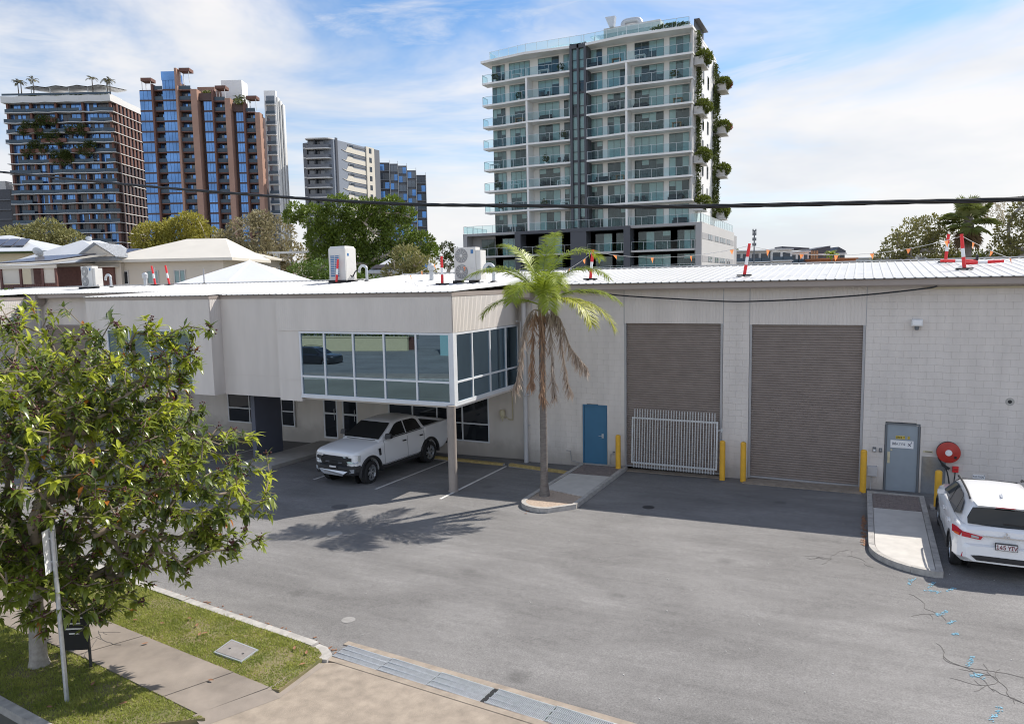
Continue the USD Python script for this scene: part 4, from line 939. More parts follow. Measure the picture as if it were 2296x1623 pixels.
# ---- white small SUV seen from behind
def suv(loc, yaw, label, paint='car_white', plate='145 YIV', nm='parked_car'):
    t = thing(nm, label, 'car', loc, yaw)
    def sec(zb, wb, wm, ws, zs, we, zt, cr=.03): return [(0, zb), (wb, zb), (wm - .02, zb + .12), (wm, .66), (wm - .005, zs - .12), (ws, zs), ((ws + we) / 2 + .008, (zs + zt) / 2 + .01), (we, zt), (we * .5, zt + cr * .8), (0, zt + cr)]
    st = [(2.16, sec(.30, .45, .60, .58, .74, .5, .82)), (2.05, sec(.26, .66, .78, .76, .80, .66, .88)), (1.80, sec(.24, .74, .87, .85, .86, .72, .95)), (1.33, sec(.23, .76, .90, .88, .92, .74, 1.0, .04)),
          (.85, sec(.23, .76, .895, .875, .95, .76, 1.04)), (.4, sec(.23, .76, .89, .865, .98, .80, 1.06)), (-1.0, sec(.23, .76, .895, .87, 1.02, .80, 1.09)), (-1.5, sec(.25, .76, .90, .875, 1.04, .79, 1.10)),
          (-1.9, sec(.30, .74, .885, .855, 1.05, .76, 1.11)), (-2.08, sec(.34, .68, .83, .80, 1.04, .72, 1.10)), (-2.17, sec(.38, .62, .76, .72, .98, .64, 1.03))]
    body = to_m3(loft(densify(st, 3)))
    for x in (1.335, -1.335): body -= mcyl_y(x, .335, .385, .55, 1.2) + mcyl_y(x, .335, .385, -1.2, -.55)
    bd = MB().tm(trimesh.Trimesh(*meshkit.arrays(body)[:2])).build('body', paint, t, 34)
    g = [(1.10, 1.03, .74, .72), (.70, 1.27, .80, .68), (.28, 1.49, .82, .62), (-.1, 1.575, .825, .60), (-.7, 1.60, .825, .60), (-1.35, 1.58, .82, .59), (-1.72, 1.535, .80, .575), (-1.86, 1.44, .78, .60), (-2.02, 1.20, .75, .66), (-2.12, 1.05, .72, .68)]
    gh = loft(densify([(x, [(0, .95), (wb, .95), (wb, 1.03 if zr > 1.12 else zr - .03), ((wb * .45 + wt * .55), 1.03 * .45 + (zr - .07) * .55 if zr > 1.12 else zr - .015), (wt, zr - .055 if zr > 1.12 else zr - .01), (wt - .06, zr - .012), (wt - .2, zr), (0, zr + .012)]) for (x, zr, wb, wt) in g], 3))
    cab = MB().tm(gh).build('cabin', paint, t, 30)
    for s in (1, -1):
        def yv(z): return s * (.835 + (.612 - .835) * (z - 1.03) / .50)
        for q in ([(.78, 1.085), (.45, 1.30), (.20, 1.43), (-.02, 1.475), (-.28, 1.49), (-.28, 1.085)], [(-.34, 1.085), (-.34, 1.49), (-1.0, 1.485), (-1.16, 1.45), (-1.22, 1.10)], [(-1.27, 1.12), (-1.20, 1.44), (-1.42, 1.43), (-1.68, 1.22)]):
            MB().add(*sheet([(x, yv(z), z) for x, z in (q if s > 0 else q[::-1])], (0, s, .42), .008)).build('side_window', 'car_glass', cab)
        b = MB()
        for x in (.80, -.31, -1.22): strip_on(b, [(x, s * .893, .42), (x, s * .898, .66), (x, s * .892, .86), (x, s * .872, .97), (x, s * .835, 1.05)], .012, (0, s, 0))
        b.build('door_gap', 'dark', t)
        for x in (-.16, -1.08): MB().obox((x, s * .905, .90), (.08, 0, .004), (0, .015, 0), (0, 0, .016)).build('door_handle', paint, t)
        MB().tm(trimesh.convex.convex_hull([(.66 + dx, s * (.90 + dy * .7), 1.05 + dz * .8) for dx, dy, dz in ((-.05, -.1, -.06), (.05, -.1, -.05), (-.06, .11, -.05), (.03, .11, -.05), (-.06, -.1, .07), (.02, -.1, .07), (-.07, .1, .06), (0, .1, .06))])).build('mirror', paint, t, 40)
        MB().tube(smoothpath([(.15, s * .60, 1.56), (.05, s * .61, 1.612), (-.6, s * .61, 1.645), (-1.3, s * .60, 1.632), (-1.58, s * .59, 1.59), (-1.66, s * .585, 1.55)], 24), .022, 8).build('roof_rail', 'car_black', t, 40)
        for x in (1.335, -1.335):
            MB().add(*arch(x, s * .888, .37, .43, .335, .02)).build('arch_flare', 'car_black', t, 35)
            MB().cyl((x, s * .53, .335), (x, s * .57, .335), .38, 28).build('wheel_well', 'black', t)
            wheel(t, x, s * .775, .335, .215, 0, 5)
        MB().box(-1.0, min(s * .88, s * .905), .24, .95, max(s * .88, s * .905), .34).build('sill', 'car_black', t)
        # tail lamps wrap the corner
        tl = MB().add(*sheet([(-1.84, s * .897, 1.03), (-1.90, s * .90, .90), (-2.125, s * .79, .885), (-2.155, s * .75, .99), (-2.02, s * .835, 1.04)][::-s], (-.6, s * .8, .1), .018)).build('tail_light', 'lamp_red', t, 30)
        MB().add(*sheet([(-2.155, s * .76, .995), (-2.15, s * .765, .885), (-2.20, s * .44, .86), (-2.205, s * .40, .93)][::-s], (-1, s * .12, 0), .018)).build('inner_lamp', 'lamp_red', tl, 30)
        MB().add(*sheet([(-2.187, s * .60, .945), (-2.187, s * .60, .895), (-2.203, s * .47, .885), (-2.203, s * .47, .925)][::-s], (-1, s * .12, 0), .022)).build('reverse_lamp', 'lamp_clear', tl)
        MB().add(*sheet([(-1.99, s * .878, .93), (-2.03, s * .862, .90), (-2.12, s * .80, .895), (-2.12, s * .80, .94)][::-s], (-.6, s * .8, 0), .022)).build('indicator', 'lamp_orange', tl)
        MB().add(*sheet([(-2.16, s * .74, .56), (-2.15, s * .765, .46), (-2.19, s * .58, .46), (-2.20, s * .56, .54)][::-s], (-1, s * .25, 0), .025)).build('reflector', 'lamp_red', t)
        MB().add(*sheet([(2.09, s * .50, .80), (1.95, s * .80, .86), (1.90, s * .83, .78), (2.07, s * .60, .70)][::s], (.8, s * .5, .1), .016)).build('headlight', 'lamp_clear', t)
    MB().add(*sheet([(1.02, -.66, 1.09), (1.02, .66, 1.09), (.70, .635, 1.285), (.33, .565, 1.48), (.33, -.565, 1.48), (.70, -.635, 1.285)], (.55, 0, .83), .012)).build('windscreen', 'car_glass', cab)
    # hatch glass, bumper and badge work at the rear
    MB().add(*sheet([(-2.075, .66, 1.14), (-2.085, .0, 1.115), (-2.075, -.66, 1.14), (-2.00, -.665, 1.25), (-1.885, -.56, 1.43), (-1.875, 0, 1.45), (-1.885, .56, 1.43), (-2.00, .665, 1.25)], (-.85, 0, .5), .014)).build('rear_window', 'car_glass', cab, 20)
    MB().tm(trimesh.convex.convex_hull([(-1.70, .55, 1.55), (-1.70, -.55, 1.55), (-1.93, .48, 1.495), (-1.93, -.48, 1.495), (-1.90, .48, 1.46), (-1.90, -.48, 1.46), (-1.70, .5, 1.50), (-1.70, -.5, 1.50)])).build('spoiler', paint, t, 30)
    MB().box(-1.945, -.17, 1.478, -1.925, .17, 1.49).build('brake_light', 'lamp_red', t)
    MB().obox((-2.07, -.16, 1.185), (.012, 0, -.01), (0, .20, .008), (0, 0, .012)).build('wiper', 'car_black', t)
    MB().tm(loft([(-2.24, [(0, .40), (.55, .41), (.68, .48), (.68, .66), (.62, .73), (0, .74)]), (-2.10, [(0, .36), (.72, .38), (.83, .46), (.83, .70), (.78, .78), (0, .79)]), (-1.85, [(0, .32), (.76, .34), (.895, .44), (.895, .68), (.85, .74), (0, .75)])])).build('bumper', paint, t, 30)
    MB().add(*sheet([(-2.243, -.60, .53), (-2.243, -.50, .44), (-2.243, .50, .44), (-2.243, .60, .53), (-2.243, .46, .545), (-2.243, -.46, .545)], (-1, 0, 0), .012)).build('bumper_insert', 'car_black', t)
    MB().box(-2.205, -.40, .928, -2.185, .40, .952).build('chrome_strip', 'chrome', t)
    pl = MB().box(-2.262, -.19, .70, -2.2, .19, .835).build('number_plate', 'car_black', t)
    MB().box(-2.268, -.18, .71, -2.2625, .18, .825).build('plate_face', 'plate_white', pl)
    def rear_text(text, h, y, z, x, m, parent, bold=False, sx=1.0):
        q = meshkit.text_mesh(text, h, .003, bold); v = np.array(q.vertices); v[:, 0] = (v[:, 0] - v[:, 0].max() / 2) * sx
        MB().add(np.stack([x - v[:, 2], y - v[:, 0], z + v[:, 1]], 1), q.faces).build('lettering', m, parent)
    if plate: rear_text(plate, .082, 0, .727, -2.2685, 'ink_maroon', pl, True, .80)
    dm = MB()
    for a in (90, 210, 330):
        ux, uz = math.cos(math.radians(a)), math.sin(math.radians(a)); c = np.array([0, ux, uz]) * .036; p = np.array([0, -uz, ux]) * .02
        dm.add(*sheet([(-2.187, *(c * 2)[1:]), (-2.187, *(c + p)[1:]), (-2.187, 0, 0), (-2.187, *(c - p)[1:])], (-1, 0, 0), .014))
    dm.xform(np.eye(3), (-.012, 0, .995)).build('badge', 'chrome', t)
    if plate:
        b = MB()
        for (a, c, w) in (((.5, .55), (-.5, -.6), .10), ((-.5, .6), (.5, -.55), .06)):
            p0, p1 = np.array(a) * .13, np.array(c) * .13; q = p1 - p0; n = np.array([-q[1], q[0]]) / np.linalg.norm(q) * w * .13
            b.add(*sheet([(-2.2, *(p0 - n)), (-2.2, *(p1 - n)), (-2.2, *(p1 + n)), (-2.2, *(p0 + n))][::-1], (-1, 0, 0), .006))
        b.xform(np.eye(3), (-.018, -.46, .815)).build('decal', 'ink_navy', t)
        rear_text('2', .06, -.53, .865, -2.213, 'ink_navy', t, True)
    MB().tm(trimesh.convex.convex_hull([(-1.30, .03, 1.59), (-1.30, -.03, 1.59), (-1.50, .02, 1.585), (-1.50, -.02, 1.585), (-1.47, .004, 1.66), (-1.50, 0, 1.655)])).build('antenna_fin', paint, t)
    return t
suv((2.76, -4.72, float(gz(2.76, -4.72))), math.pi / 2, 'white small sport utility car parked nose to the wall at right')
# ================================================================ plants close by
mat('bark_grey', (0.36, 0.33, 0.30), 0.9, var=0.25, scale=12, detail=8, bump=0.6, bscale=50)
mat('twig', (0.22, 0.175, 0.13), 0.85, var=0.2, scale=10)
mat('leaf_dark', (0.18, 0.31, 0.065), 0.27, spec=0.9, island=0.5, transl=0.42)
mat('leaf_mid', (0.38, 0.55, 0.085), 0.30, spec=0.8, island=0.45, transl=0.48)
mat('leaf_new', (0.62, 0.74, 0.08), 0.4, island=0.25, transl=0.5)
mat('leaf_old', (0.55, 0.25, 0.03), 0.5, island=0.3, transl=0.3)
mat('fruit', (0.13, 0.045, 0.035), 0.6, island=0.4)
def skeleton(root, tips, trunk_top, r_tip=.006, step=.28):
    """Joins every tip to the nearest earlier node: returns limb tubes."""
    nodes = [np.array(root, float)]; par = [-1]
    n = 6
    for i in range(1, n + 1): nodes.append(np.array(root) + (np.array(trunk_top) - root) * i / n); par.append(len(nodes) - 2)
    order = np.argsort([np.linalg.norm(t - trunk_top) for t in tips]); tipnode = {}
    first = n
    for k in order:
        t = tips[k]; N = np.array(nodes[first:]); d_ = np.linalg.norm(N - t, axis=1) + .35 * np.maximum(0, N[:, 2] - t[2]) 
        j = first + int(np.argmin(d_)); a = nodes[j].copy(); m_ = max(1, int(np.linalg.norm(t - a) / step))
        for i in range(1, m_ + 1):
            q = a + (t - a) * i / m_; q[2] += .10 * np.linalg.norm(t - a) * math.sin(math.pi * i / m_)
            if i < m_: q += RNG.normal(0, .025, 3)
            nodes.append(q); par.append(j); j = len(nodes) - 1
        tipnode[k] = j
    w = np.zeros(len(nodes))
    for k, j in tipnode.items(): w[j] += 1
    for i in range(len(nodes) - 1, 0, -1): w[par[i]] += w[i]
    rad = r_tip * np.maximum(w, 1) ** .46
    return np.array(nodes), par, rad, tipnode
def limb_mesh(nodes, par, rad, lo, n=5):
    kids = {}
    for i, p in enumerate(par):
        if p >= 0: kids.setdefault(p, []).append(i)
    b = MB(); stack = [(lo, None)]
    while stack:
        i, p = stack.pop(); path = [p] if p is not None else []
        path.append(i); rr = [rad[i]] if p is not None else []
        rr.append(rad[i]); cur = i
        while cur in kids:
            ks = sorted(kids[cur], key=lambda q: -rad[q]); 
            for k in ks[1:]: stack.append((k, cur))
            path.append(ks[0]); rr.append(rad[ks[0]]); cur = ks[0]
        if len(path) > 1: b.tube(nodes[path], rr, n if rr[0] < .03 else 9, cap=False)
    return b
def street_tree():
    base = np.array([-12.07, -16.96, float(gz(-12.07, -16.96)) + .07])
    t = thing('street_tree', 'broad leafy street tree with glossy leaf rosettes and dark fruit at left', 'tree', tuple(base))
    r = np.random.default_rng(11); R_, F_ = np.array([.903, .428, 0]), np.array([-.428, .903, 0]); U_ = np.array([0, 0, 1.0])
    tips = []
    # lobes: (right, away, up, radius)
    lobes = [(.2, .3, 3.2, 2.0), (1.3, 0, 3.1, 1.8), (-1.3, .2, 3.4, 2.0), (2.2, .2, 3.0, 1.25), (.3, -.8, 3.6, 1.8), (.6, 1.4, 3.7, 1.6), (-.6, .4, 4.8, 1.3), (.75, .0, 4.85, 1.2), (1.75, .2, 4.7, 1.0), (-2.2, -.4, 4.3, 1.4),
             (1.0, -.5, 1.95, 1.05), (.2, -.2, 1.75, .9), (2.3, 0, 2.35, .85), (-.9, -.5, 2.2, 1.1), (3.25, .2, 3.1, .8), (2.75, .3, 5.3, .4), (2.3, .2, 5.0, .5), (3.35, 0, 2.5, .6), (1.35, -.2, 1.5, .7)]
    wts = np.array([l[3] ** 2 for l in lobes]); wts /= wts.sum()
    while len(tips) < 2250:
        l = lobes[r.choice(len(lobes), p=wts)]; v = r.normal(0, 1, 3); v /= np.linalg.norm(v); rr = l[3] * r.uniform(.72, 1.08)
        p = (l[0] + v[0] * rr) * R_ + (l[1] + v[1] * rr * .9) * F_ + (l[2] + v[2] * rr) * U_
        if p[2] < .75 or meshkit.fbm(p[None] * .9, 3, 5)[0] < .33: continue
        tips.append(p)
    tips = np.array(tips)
    top = np.array([.05, .02, 2.0])
    nodes, par, rad, tn = skeleton(np.zeros(3), tips, top)
    tr = MB().tube(np.vstack([[0, 0, -.15], [0, 0, 0], [.0, 0, .12], [.01, .01, .6], [.03, .02, 1.3], [.05, .02, 2.0], nodes[7] if len(nodes) > 7 else top]), [.19, .17, .135, .118, .11, .105, .08], 16)
    tr.build('trunk', 'bark_grey', t, 40)
    limb_mesh(nodes, par, rad, 6).build('branches', 'twig', t, 50)
    leaves = []; fr = MB()
    sph = trimesh.creation.icosphere(1, 1.0)
    for k, tip in enumerate(tips):
        j = tn[k]; p = nodes[par[j]]; ax = tip - p; ax[2] += .12; ax /= max(np.linalg.norm(ax), 1e-6)
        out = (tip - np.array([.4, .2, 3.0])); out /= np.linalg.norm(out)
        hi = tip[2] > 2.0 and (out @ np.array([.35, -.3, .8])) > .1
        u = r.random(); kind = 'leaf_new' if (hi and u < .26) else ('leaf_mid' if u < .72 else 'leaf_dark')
        a0 = np.cross(ax, [0.3, .2, 1]); a0 /= np.linalg.norm(a0); b0 = np.cross(ax, a0)
        n = r.integers(10, 15)
        for i in range(n):
            th = i * 2.4 + r.uniform(-.2, .2); sp = r.uniform(.35, 1.5) if kind != 'leaf_new' else r.uniform(.25, 1.0)
            d_ = math.cos(sp) * ax + math.sin(sp) * (math.cos(th) * a0 + math.sin(th) * b0); d_ = d_ + np.array([0, 0, -r.uniform(0, .45)]); d_ = d_ / np.linalg.norm(d_)
            L = r.uniform(.085, .20); Wd = L * r.uniform(.32, .46)
            z_ = np.cross(d_, np.cross([0, 0, 1.0], d_)); 
            if np.linalg.norm(z_) < .05: z_ = a0
            z_ /= np.linalg.norm(z_); y_ = np.cross(z_, d_)
            v, f = leaf_mesh(L, Wd, r.uniform(.05, .8), 4)
            o = tip - ax * r.uniform(0, .20)
            m_ = kind if r.random() > .012 else 'leaf_old'
            leaves.append((o, np.outer(v[:, 0], d_) + np.outer(v[:, 1], y_) + np.outer(v[:, 2], z_) + o, f, m_))
        if kind != 'leaf_new' and r.random() < .30:
            for _ in range(r.integers(7, 14)):
                fr.add(sph.vertices * r.uniform(.010, .016) + tip + ax * .02 + r.normal(0, .034, 3), sph.faces)
    fr.build('fruit_cluster', 'fruit', t, True, kind='stuff')
    cl = CAM - base
    order = sorted(range(len(leaves)), key=lambda q: np.linalg.norm(leaves[q][0] - cl))
    big = set(order[:300]); mass = {}
    for q, (o, v, f, m_) in enumerate(leaves):
        if q in big: MB().add(v, f).build('leaf', m_, t, True)
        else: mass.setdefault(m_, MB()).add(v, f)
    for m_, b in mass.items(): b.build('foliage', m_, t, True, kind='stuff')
street_tree()

mat('palm_trunk', (0.17, 0.15, 0.135), 0.9, var=0.3, scale=5, detail=8, bump=0.6, bscale=30, stretch=(1, 1, 5))
mat('palm_green', (0.40, 0.55, 0.06), 0.4, island=0.3, transl=0.45)
mat('palm_yellow', (0.55, 0.62, 0.07), 0.45, island=0.3, transl=0.35)
mat('palm_dead', (0.62, 0.53, 0.43), 0.85, island=0.25, transl=0.2)
mat('palm_dead_orange', (0.52, 0.36, 0.22), 0.85, island=0.25, transl=0.2)
mat('crownshaft', (0.25, 0.22, 0.13), 0.7, var=0.3, scale=8)
def frond_mesh(r, base, az_dir, el, L, droop, leaf=.46, n=46, hang=0.35, plume=.6, wid=.017):
    """Feather palm frond: rib plus drooping leaflets on both sides."""
    h = np.array([az_dir[0], az_dir[1], 0.0]); h /= np.linalg.norm(h); p = np.array(base, float); P = [p.copy()]; e = el; m_ = 22
    for i in range(m_):
        e -= droop / m_ * (.4 + 1.2 * i / m_); p = p + L / m_ * (math.cos(e) * h + math.sin(e) * np.array([0, 0, 1])); P.append(p.copy())
    P = np.array(P); rib = MB().tube(P, np.linspace(.026, .004, len(P)), 5, cap=False); b = MB(); side0 = np.cross(h, [0, 0, 1.0])
    for i in range(n):
        t = .14 + .86 * i / n; x = t * m_; k = min(int(x), m_ - 1); q = P[k] + (P[k + 1] - P[k]) * (x - k); tg = P[k + 1] - P[k]; tg /= np.linalg.norm(tg)
        up = np.cross(side0, tg); ll = leaf * (math.sin(math.pi * min(.12 + t * .80, 1)) ** .6) * r.uniform(.85, 1.1)
        for s in (-1, 1):
            for _ in range(2):
                d_ = s * side0 * r.uniform(.6, .9) + tg * r.uniform(.45, .8) + up * r.uniform(-.15, .55) * plume; d_ /= np.linalg.norm(d_)
                a = q; c1 = a + d_ * ll * .5 - np.array([0, 0, hang * ll * .16]); c2 = a + d_ * ll * .93 - np.array([0, 0, hang * ll * .62])
                wv = np.cross(d_, up); wv /= np.linalg.norm(wv); wv = wv * wid
                b.add([a - wv * .5, a + wv * .5, c1 + wv, c1 - wv, c2], [(0, 1, 2), (0, 2, 3), (3, 2, 4)])
    return rib, b
def queen_palm():
    x, y = -8.33, -4.42; z = float(gz(x, y)) + .08
    t = thing('palm_tree', 'tall slim palm with green crown and hanging dead fronds', 'palm tree', (x, y, z)); r = np.random.default_rng(4)
    prof = []
    for i in range(60):
        zz = i * 5.3 / 59; prof.append((.105 + .065 * math.exp(-zz / .28) - .012 * zz / 5.3 + (.006 if i % 2 else 0), zz))
    MB().lathe([(.2, -.2)] + prof, (0, 0, 0), 16).build('trunk', 'palm_trunk', t, 50)
    MB().tube([(0, 0, 5.2), (.01, 0, 5.6), (0, 0, 6.05)], [.10, .12, .05], 12).build('crown_shaft', 'crownshaft', t, 50)
    R_, F_ = np.array([.903, .428]), np.array([-.428, .903])
    for (a, c, el, L, dr, m_) in ((-1, -.05, 50, 2.5, 1.55, 'palm_green'), (-.85, .45, 62, 2.2, 1.5, 'palm_green'), (.12, .3, 84, 2.7, 1.1, 'palm_green'), (.4, .2, 80, 2.9, 2.2, 'palm_green'), (-.25, .2, 78, 2.3, 1.3, 'palm_green'), (.9, .3, 52, 2.5, 1.7, 'palm_green'),
                                 (1, .0, 30, 2.45, 1.3, 'palm_green'), (.95, -.3, 14, 2.5, 1.5, 'palm_yellow'), (.7, -.7, 22, 2.2, 1.7, 'palm_yellow'), (.1, -1, 40, 1.9, 2.0, 'palm_green'), (-.5, -.85, 45, 2.0, 2.0, 'palm_green'),
                                 (-.45, .9, 40, 2.3, 1.5, 'palm_green'), (.35, .95, 40, 2.3, 1.5, 'palm_green'), (-.95, .2, 25, 2.0, 1.5, 'palm_green'), (.1, -.4, 70, 2.0, 2.2, 'palm_green')):
        az = a * R_ + c * F_
        rib, b = frond_mesh(r, (0, 0, 5.72 + r.uniform(-.12, .2)), az, math.radians(el), L, dr, n=62, wid=.0115, leaf=.60, hang=.45)
        f = b.build('frond', m_, t); rib.build('rib', 'palm_green', f)
    for (a, c, L, m_, o) in ((-.9, .2, 2.2, 'palm_dead', .36), (-.5, -.6, 2.0, 'palm_dead_orange', .18), (-.05, -.8, 2.45, 'palm_dead_orange', .07), (.25, -.4, 2.3, 'palm_dead', .20), (.85, .1, 2.3, 'palm_dead', .34), (.95, -.2, 1.6, 'palm_dead', .62)):
        az = a * R_ + c * F_; az = az / np.linalg.norm(az)
        # bends out and over, then hangs
        P = smoothpath([(0, 0, 5.35), (*(az * .2), 5.52), (*(az * (.34 + o * .3)), 5.25), (*(az * (.30 + o * .8)), 4.5), (*(az * (.26 + o * 1.3)), 5.4 - L * .8), (*(az * (.22 + o * 1.8)), 5.4 - L)], 30)
        rib = MB().tube(P, np.linspace(.022, .005, len(P)), 5, cap=False); b = MB()
        for i in range(8, len(P) - 1):
            for _ in range(10):
                q = P[i] + r.normal(0, .01, 3); d_ = np.array([r.normal(0, .24), r.normal(0, .24), -1.0]); d_ /= np.linalg.norm(d_); ll = r.uniform(.28, .52); wv = np.cross(d_, r.normal(0, 1, 3)); wv = wv / np.linalg.norm(wv) * .009
                b.add([q - wv, q + wv, q + d_ * ll * .6 + wv * .8 + r.normal(0, .02, 3), q + d_ * ll], [(0, 1, 2), (0, 2, 3)])
        f = b.build('dead_frond', m_, t); rib.build('rib', 'palm_dead', f)
queen_palm()

# ---- signs at the kerb
zb = float(gz(-10.53, -17.5)) + .08
t = thing('sign_pole', 'galvanised steel sign pole with a narrow white parking sign on top', 'sign', (-10.53, -17.5, zb))
MB().cyl((0, 0, -.1), (0, 0, 2.62), .032, 14).build('pole', 'galvanised', t, 40)
MB().cyl((0, 0, 2.62), (0, 0, 2.635), .034, 14).build('cap', 'galvanised', t)
sp_ = rotz(math.radians(-60))
MB().box(-.17, -.048, 2.02, .17, -.045, 2.66).xform(sp_).build('plate', 'white', t)
MB().box(-.02, -.045, 2.15, .02, .036, 2.18).box(-.02, -.045, 2.5, .02, .036, 2.53).xform(sp_).build('clamp', 'galvanised', t)
t = thing('estate_sign', 'black estate agent sign board standing by the street tree trunk', 'sign', (-11.36, -16.78, float(gz(-11.36, -16.78)) + .08), math.radians(28))
MB().box(-.22, -.012, .32, .22, .012, .98).build('board', 'black', t)
for x in (-.2, .2): MB().box(x - .018, .013, -.1, x + .018, .04, .98).build('stake', 'dark', t)
for k, (w_, z_) in enumerate(((.30, .86), (.22, .77), (.27, .68), (.16, .6))): MB().box(-w_ / 2, -.0155, z_ - .012, w_ / 2, -.0125, z_ + .012).build('text_line', 'white', t)

# ================================================================ things on the roof
def post(x, y, label, tilt=(0, 0), h=1.05, lying=None, z=None):
    z0 = rz(x, y) + .03 if z is None else z
    t = thing('safety_post', label, 'safety post', (x, y, z0), 0, 'red and white safety posts on the roof')
    A = rotx(tilt[0]) @ roty(tilt[1]); lift = 0
    if lying is not None: A = rotz(lying) @ roty(math.radians(88)); lift = .07
    for (z1, z2, m_, r_) in ((0, .36, 'safety_red', .052), (.36, .62, 'white', .05), (.62, h - .1, 'safety_red', .05), (h - .1, h - .06, 'safety_red', .04), (h - .06, h, 'safety_red', .045)):
        MB().lathe([(0, z1 + .001), (r_, z1 + .001), (r_, z2), (0, z2)], (0, 0, 0), 14).xform(A, (0, 0, lift)).build('band', m_, t, 40)
    if lying is None: MB().box(-.22, -.14, -.01, .22, .14, .035).build('base', 'rubber', t)
    else: MB().box(-.2, -.12, -.02, .2, .12, .02).xform(A, (0, 0, lift)).build('base', 'rubber', t)
    return t
post(2.79, 2.06, 'tall red and white safety post leaning in the middle of the right roof', (0, -.11))
post(2.6, 5.6, 'red and white safety post standing behind the leaning one near the ridge', (0, .06), .95)
post(3.4, 4.6, 'fallen red and white safety post lying behind the leaning one', lying=math.radians(185))
post(2.95, 3.6, 'fallen red and white safety post lying to the right under a flag heap', lying=math.radians(-3))
post(-3.5, 1.29, 'red and white safety post above the wall between the two roller doors', (.08, .16))
post(-8.77, 1.08, 'red and white safety post on the roof behind the palm crown', (0, .1))
post(-14.41, .24, 'upright red and white safety post left of the two fan air conditioner', (0, .0))
post(-21.1, 2.3, 'red and white safety post in front of the tall air conditioner', (0, .14), z=rz(0, 2.3) + .03)
post(-34.3, 3.6, 'red and white safety post leaning left, left of a pair', (0, -.2))
post(-33.3, 3.65, 'red and white safety post leaning left, right of a pair', (0, -.2))
def bunting(pts, n, sag, label, seed):
    r = np.random.default_rng(seed); t = thing('bunting', label, 'bunting', (0, 0, 0), 0, 'orange flag bunting on the roof')
    for i in range(len(pts) - 1):
        a, c = np.array(pts[i]), np.array(pts[i + 1]); u = np.linspace(0, 1, 14); P = a + (c - a) * u[:, None]; P[:, 2] -= sag[i] * 4 * u * (1 - u)
        MB().tube(P, .008, 5).build('rope', 'line_white', t)
        for k in range(n[i]):
            x = (k + .6) / n[i]; q = a + (c - a) * x; q[2] -= sag[i] * 4 * x * (1 - x); d_ = (c - a) / np.linalg.norm(c - a); w = r.uniform(-.4, .4); s_ = r.uniform(.04, .075)
            dn_ = np.array([d_[1] * math.sin(w), -d_[0] * math.sin(w), -math.cos(w)]) * r.uniform(.15, .22)
            MB().add([q - d_ * s_, q + d_ * s_, q + dn_ + d_ * r.uniform(-.04, .08), q + dn_ * .5 + d_ * s_ * .6 + np.array([0, -.015, 0])], [(0, 3, 2), (0, 1, 3), (1, 2, 3)]).build('flag', 'safety_orange', t)
bunting([(-8.65, 1.08, 7.42), (-3.37, 1.2, 7.42)], [4], [.28], 'orange flag bunting between the palm and the roller door post', 1)
bunting([(-3.37, 1.2, 7.42), (2.68, 2.06, 7.5)], [6], [.42], 'orange flag bunting sagging across the middle of the right roof', 2)
bunting([(2.70, 2.06, 7.5), (4.3, 3.2, 6.75)], [3], [.05], 'orange flag bunting falling to the roof at far right', 3)
bunting([(-14.41, .24, 7.35), (-17.6, 2.6, 6.75)], [3], [.1], 'orange flag bunting falling left from the post by the two fan unit', 4)
bunting([(-8.65, 1.08, 7.42), (-10.0, 1.6, 6.75)], [2], [.05], 'short flag bunting falling left behind the palm crown', 5)
bunting([(-14.41, .24, 7.35), (-13.2, 1.0, 6.9)], [1], [.05], 'short flag rope slung in front of the two fan unit', 6)
mat('fan_grey', (0.30, 0.30, 0.30), 0.5)
def ac_two_fan(x, y, label, h=1.36, w=.94, dpt_=.36):
    z = rz(x, y); t = thing('air_conditioner', label, 'air conditioner', (x, y, z), 0, 'air conditioning units on the roof')
    for xx in (-.35, .35): MB().box(xx - .06, -.25, -.02, xx + .06, dpt_ + .05, .1).build('foot', 'rubber', t)
    MB().bevel(-w / 2, -.02, .1, w / 2, dpt_, h, .015).build('case', 'ac_white', t)
    MB().box(w / 2 + .002, .02, .12, w / 2 + .2, dpt_ + .1, h - .12).build('service_box', 'ac_white', t)
    for zc in (.1 + (h - .1) * .27, .1 + (h - .1) * .75):
        f = MB().lathe([(0, -.001), (.25, -.001), (.265, .015), (.27, .0)], (0, 0, 0), 28).xform(rotx(math.pi / 2), (-w / 2 + .33, -.022, zc)).build('fan', 'fan_grey', t, 30)
        b = MB()
        for k in range(12): a = k * math.pi / 6; b.obox((-w / 2 + .33 + .15 * math.cos(a), -.042, zc + .15 * math.sin(a)), (.10 * math.cos(a), 0, .10 * math.sin(a)), (0, .003, 0), (-.006 * math.sin(a), 0, .006 * math.cos(a)))
        b.lathe([(0, .05), (.05, .048), (.06, .03)], (0, 0, 0), 12) if False else b.tm(trimesh.creation.cylinder(.055, .02).apply_transform(np.vstack([np.hstack([rotx(math.pi / 2), [[-w / 2 + .33], [-.044], [zc]]]), [0, 0, 0, 1]])))
        b.build('grille', 'ac_white', f)
    MB().box(w / 2 - .2, -.026, h - .25, w / 2 - .09, -.022, h - .1).build('badge', 'pipe_blue', t)
    return t
ac_two_fan(-13.8, .95, 'white two fan air conditioner left of the palm crown')
ac_two_fan(-38.2, 2.45, 'white two fan air conditioner at far left before the timber verandah', 1.22, .9)
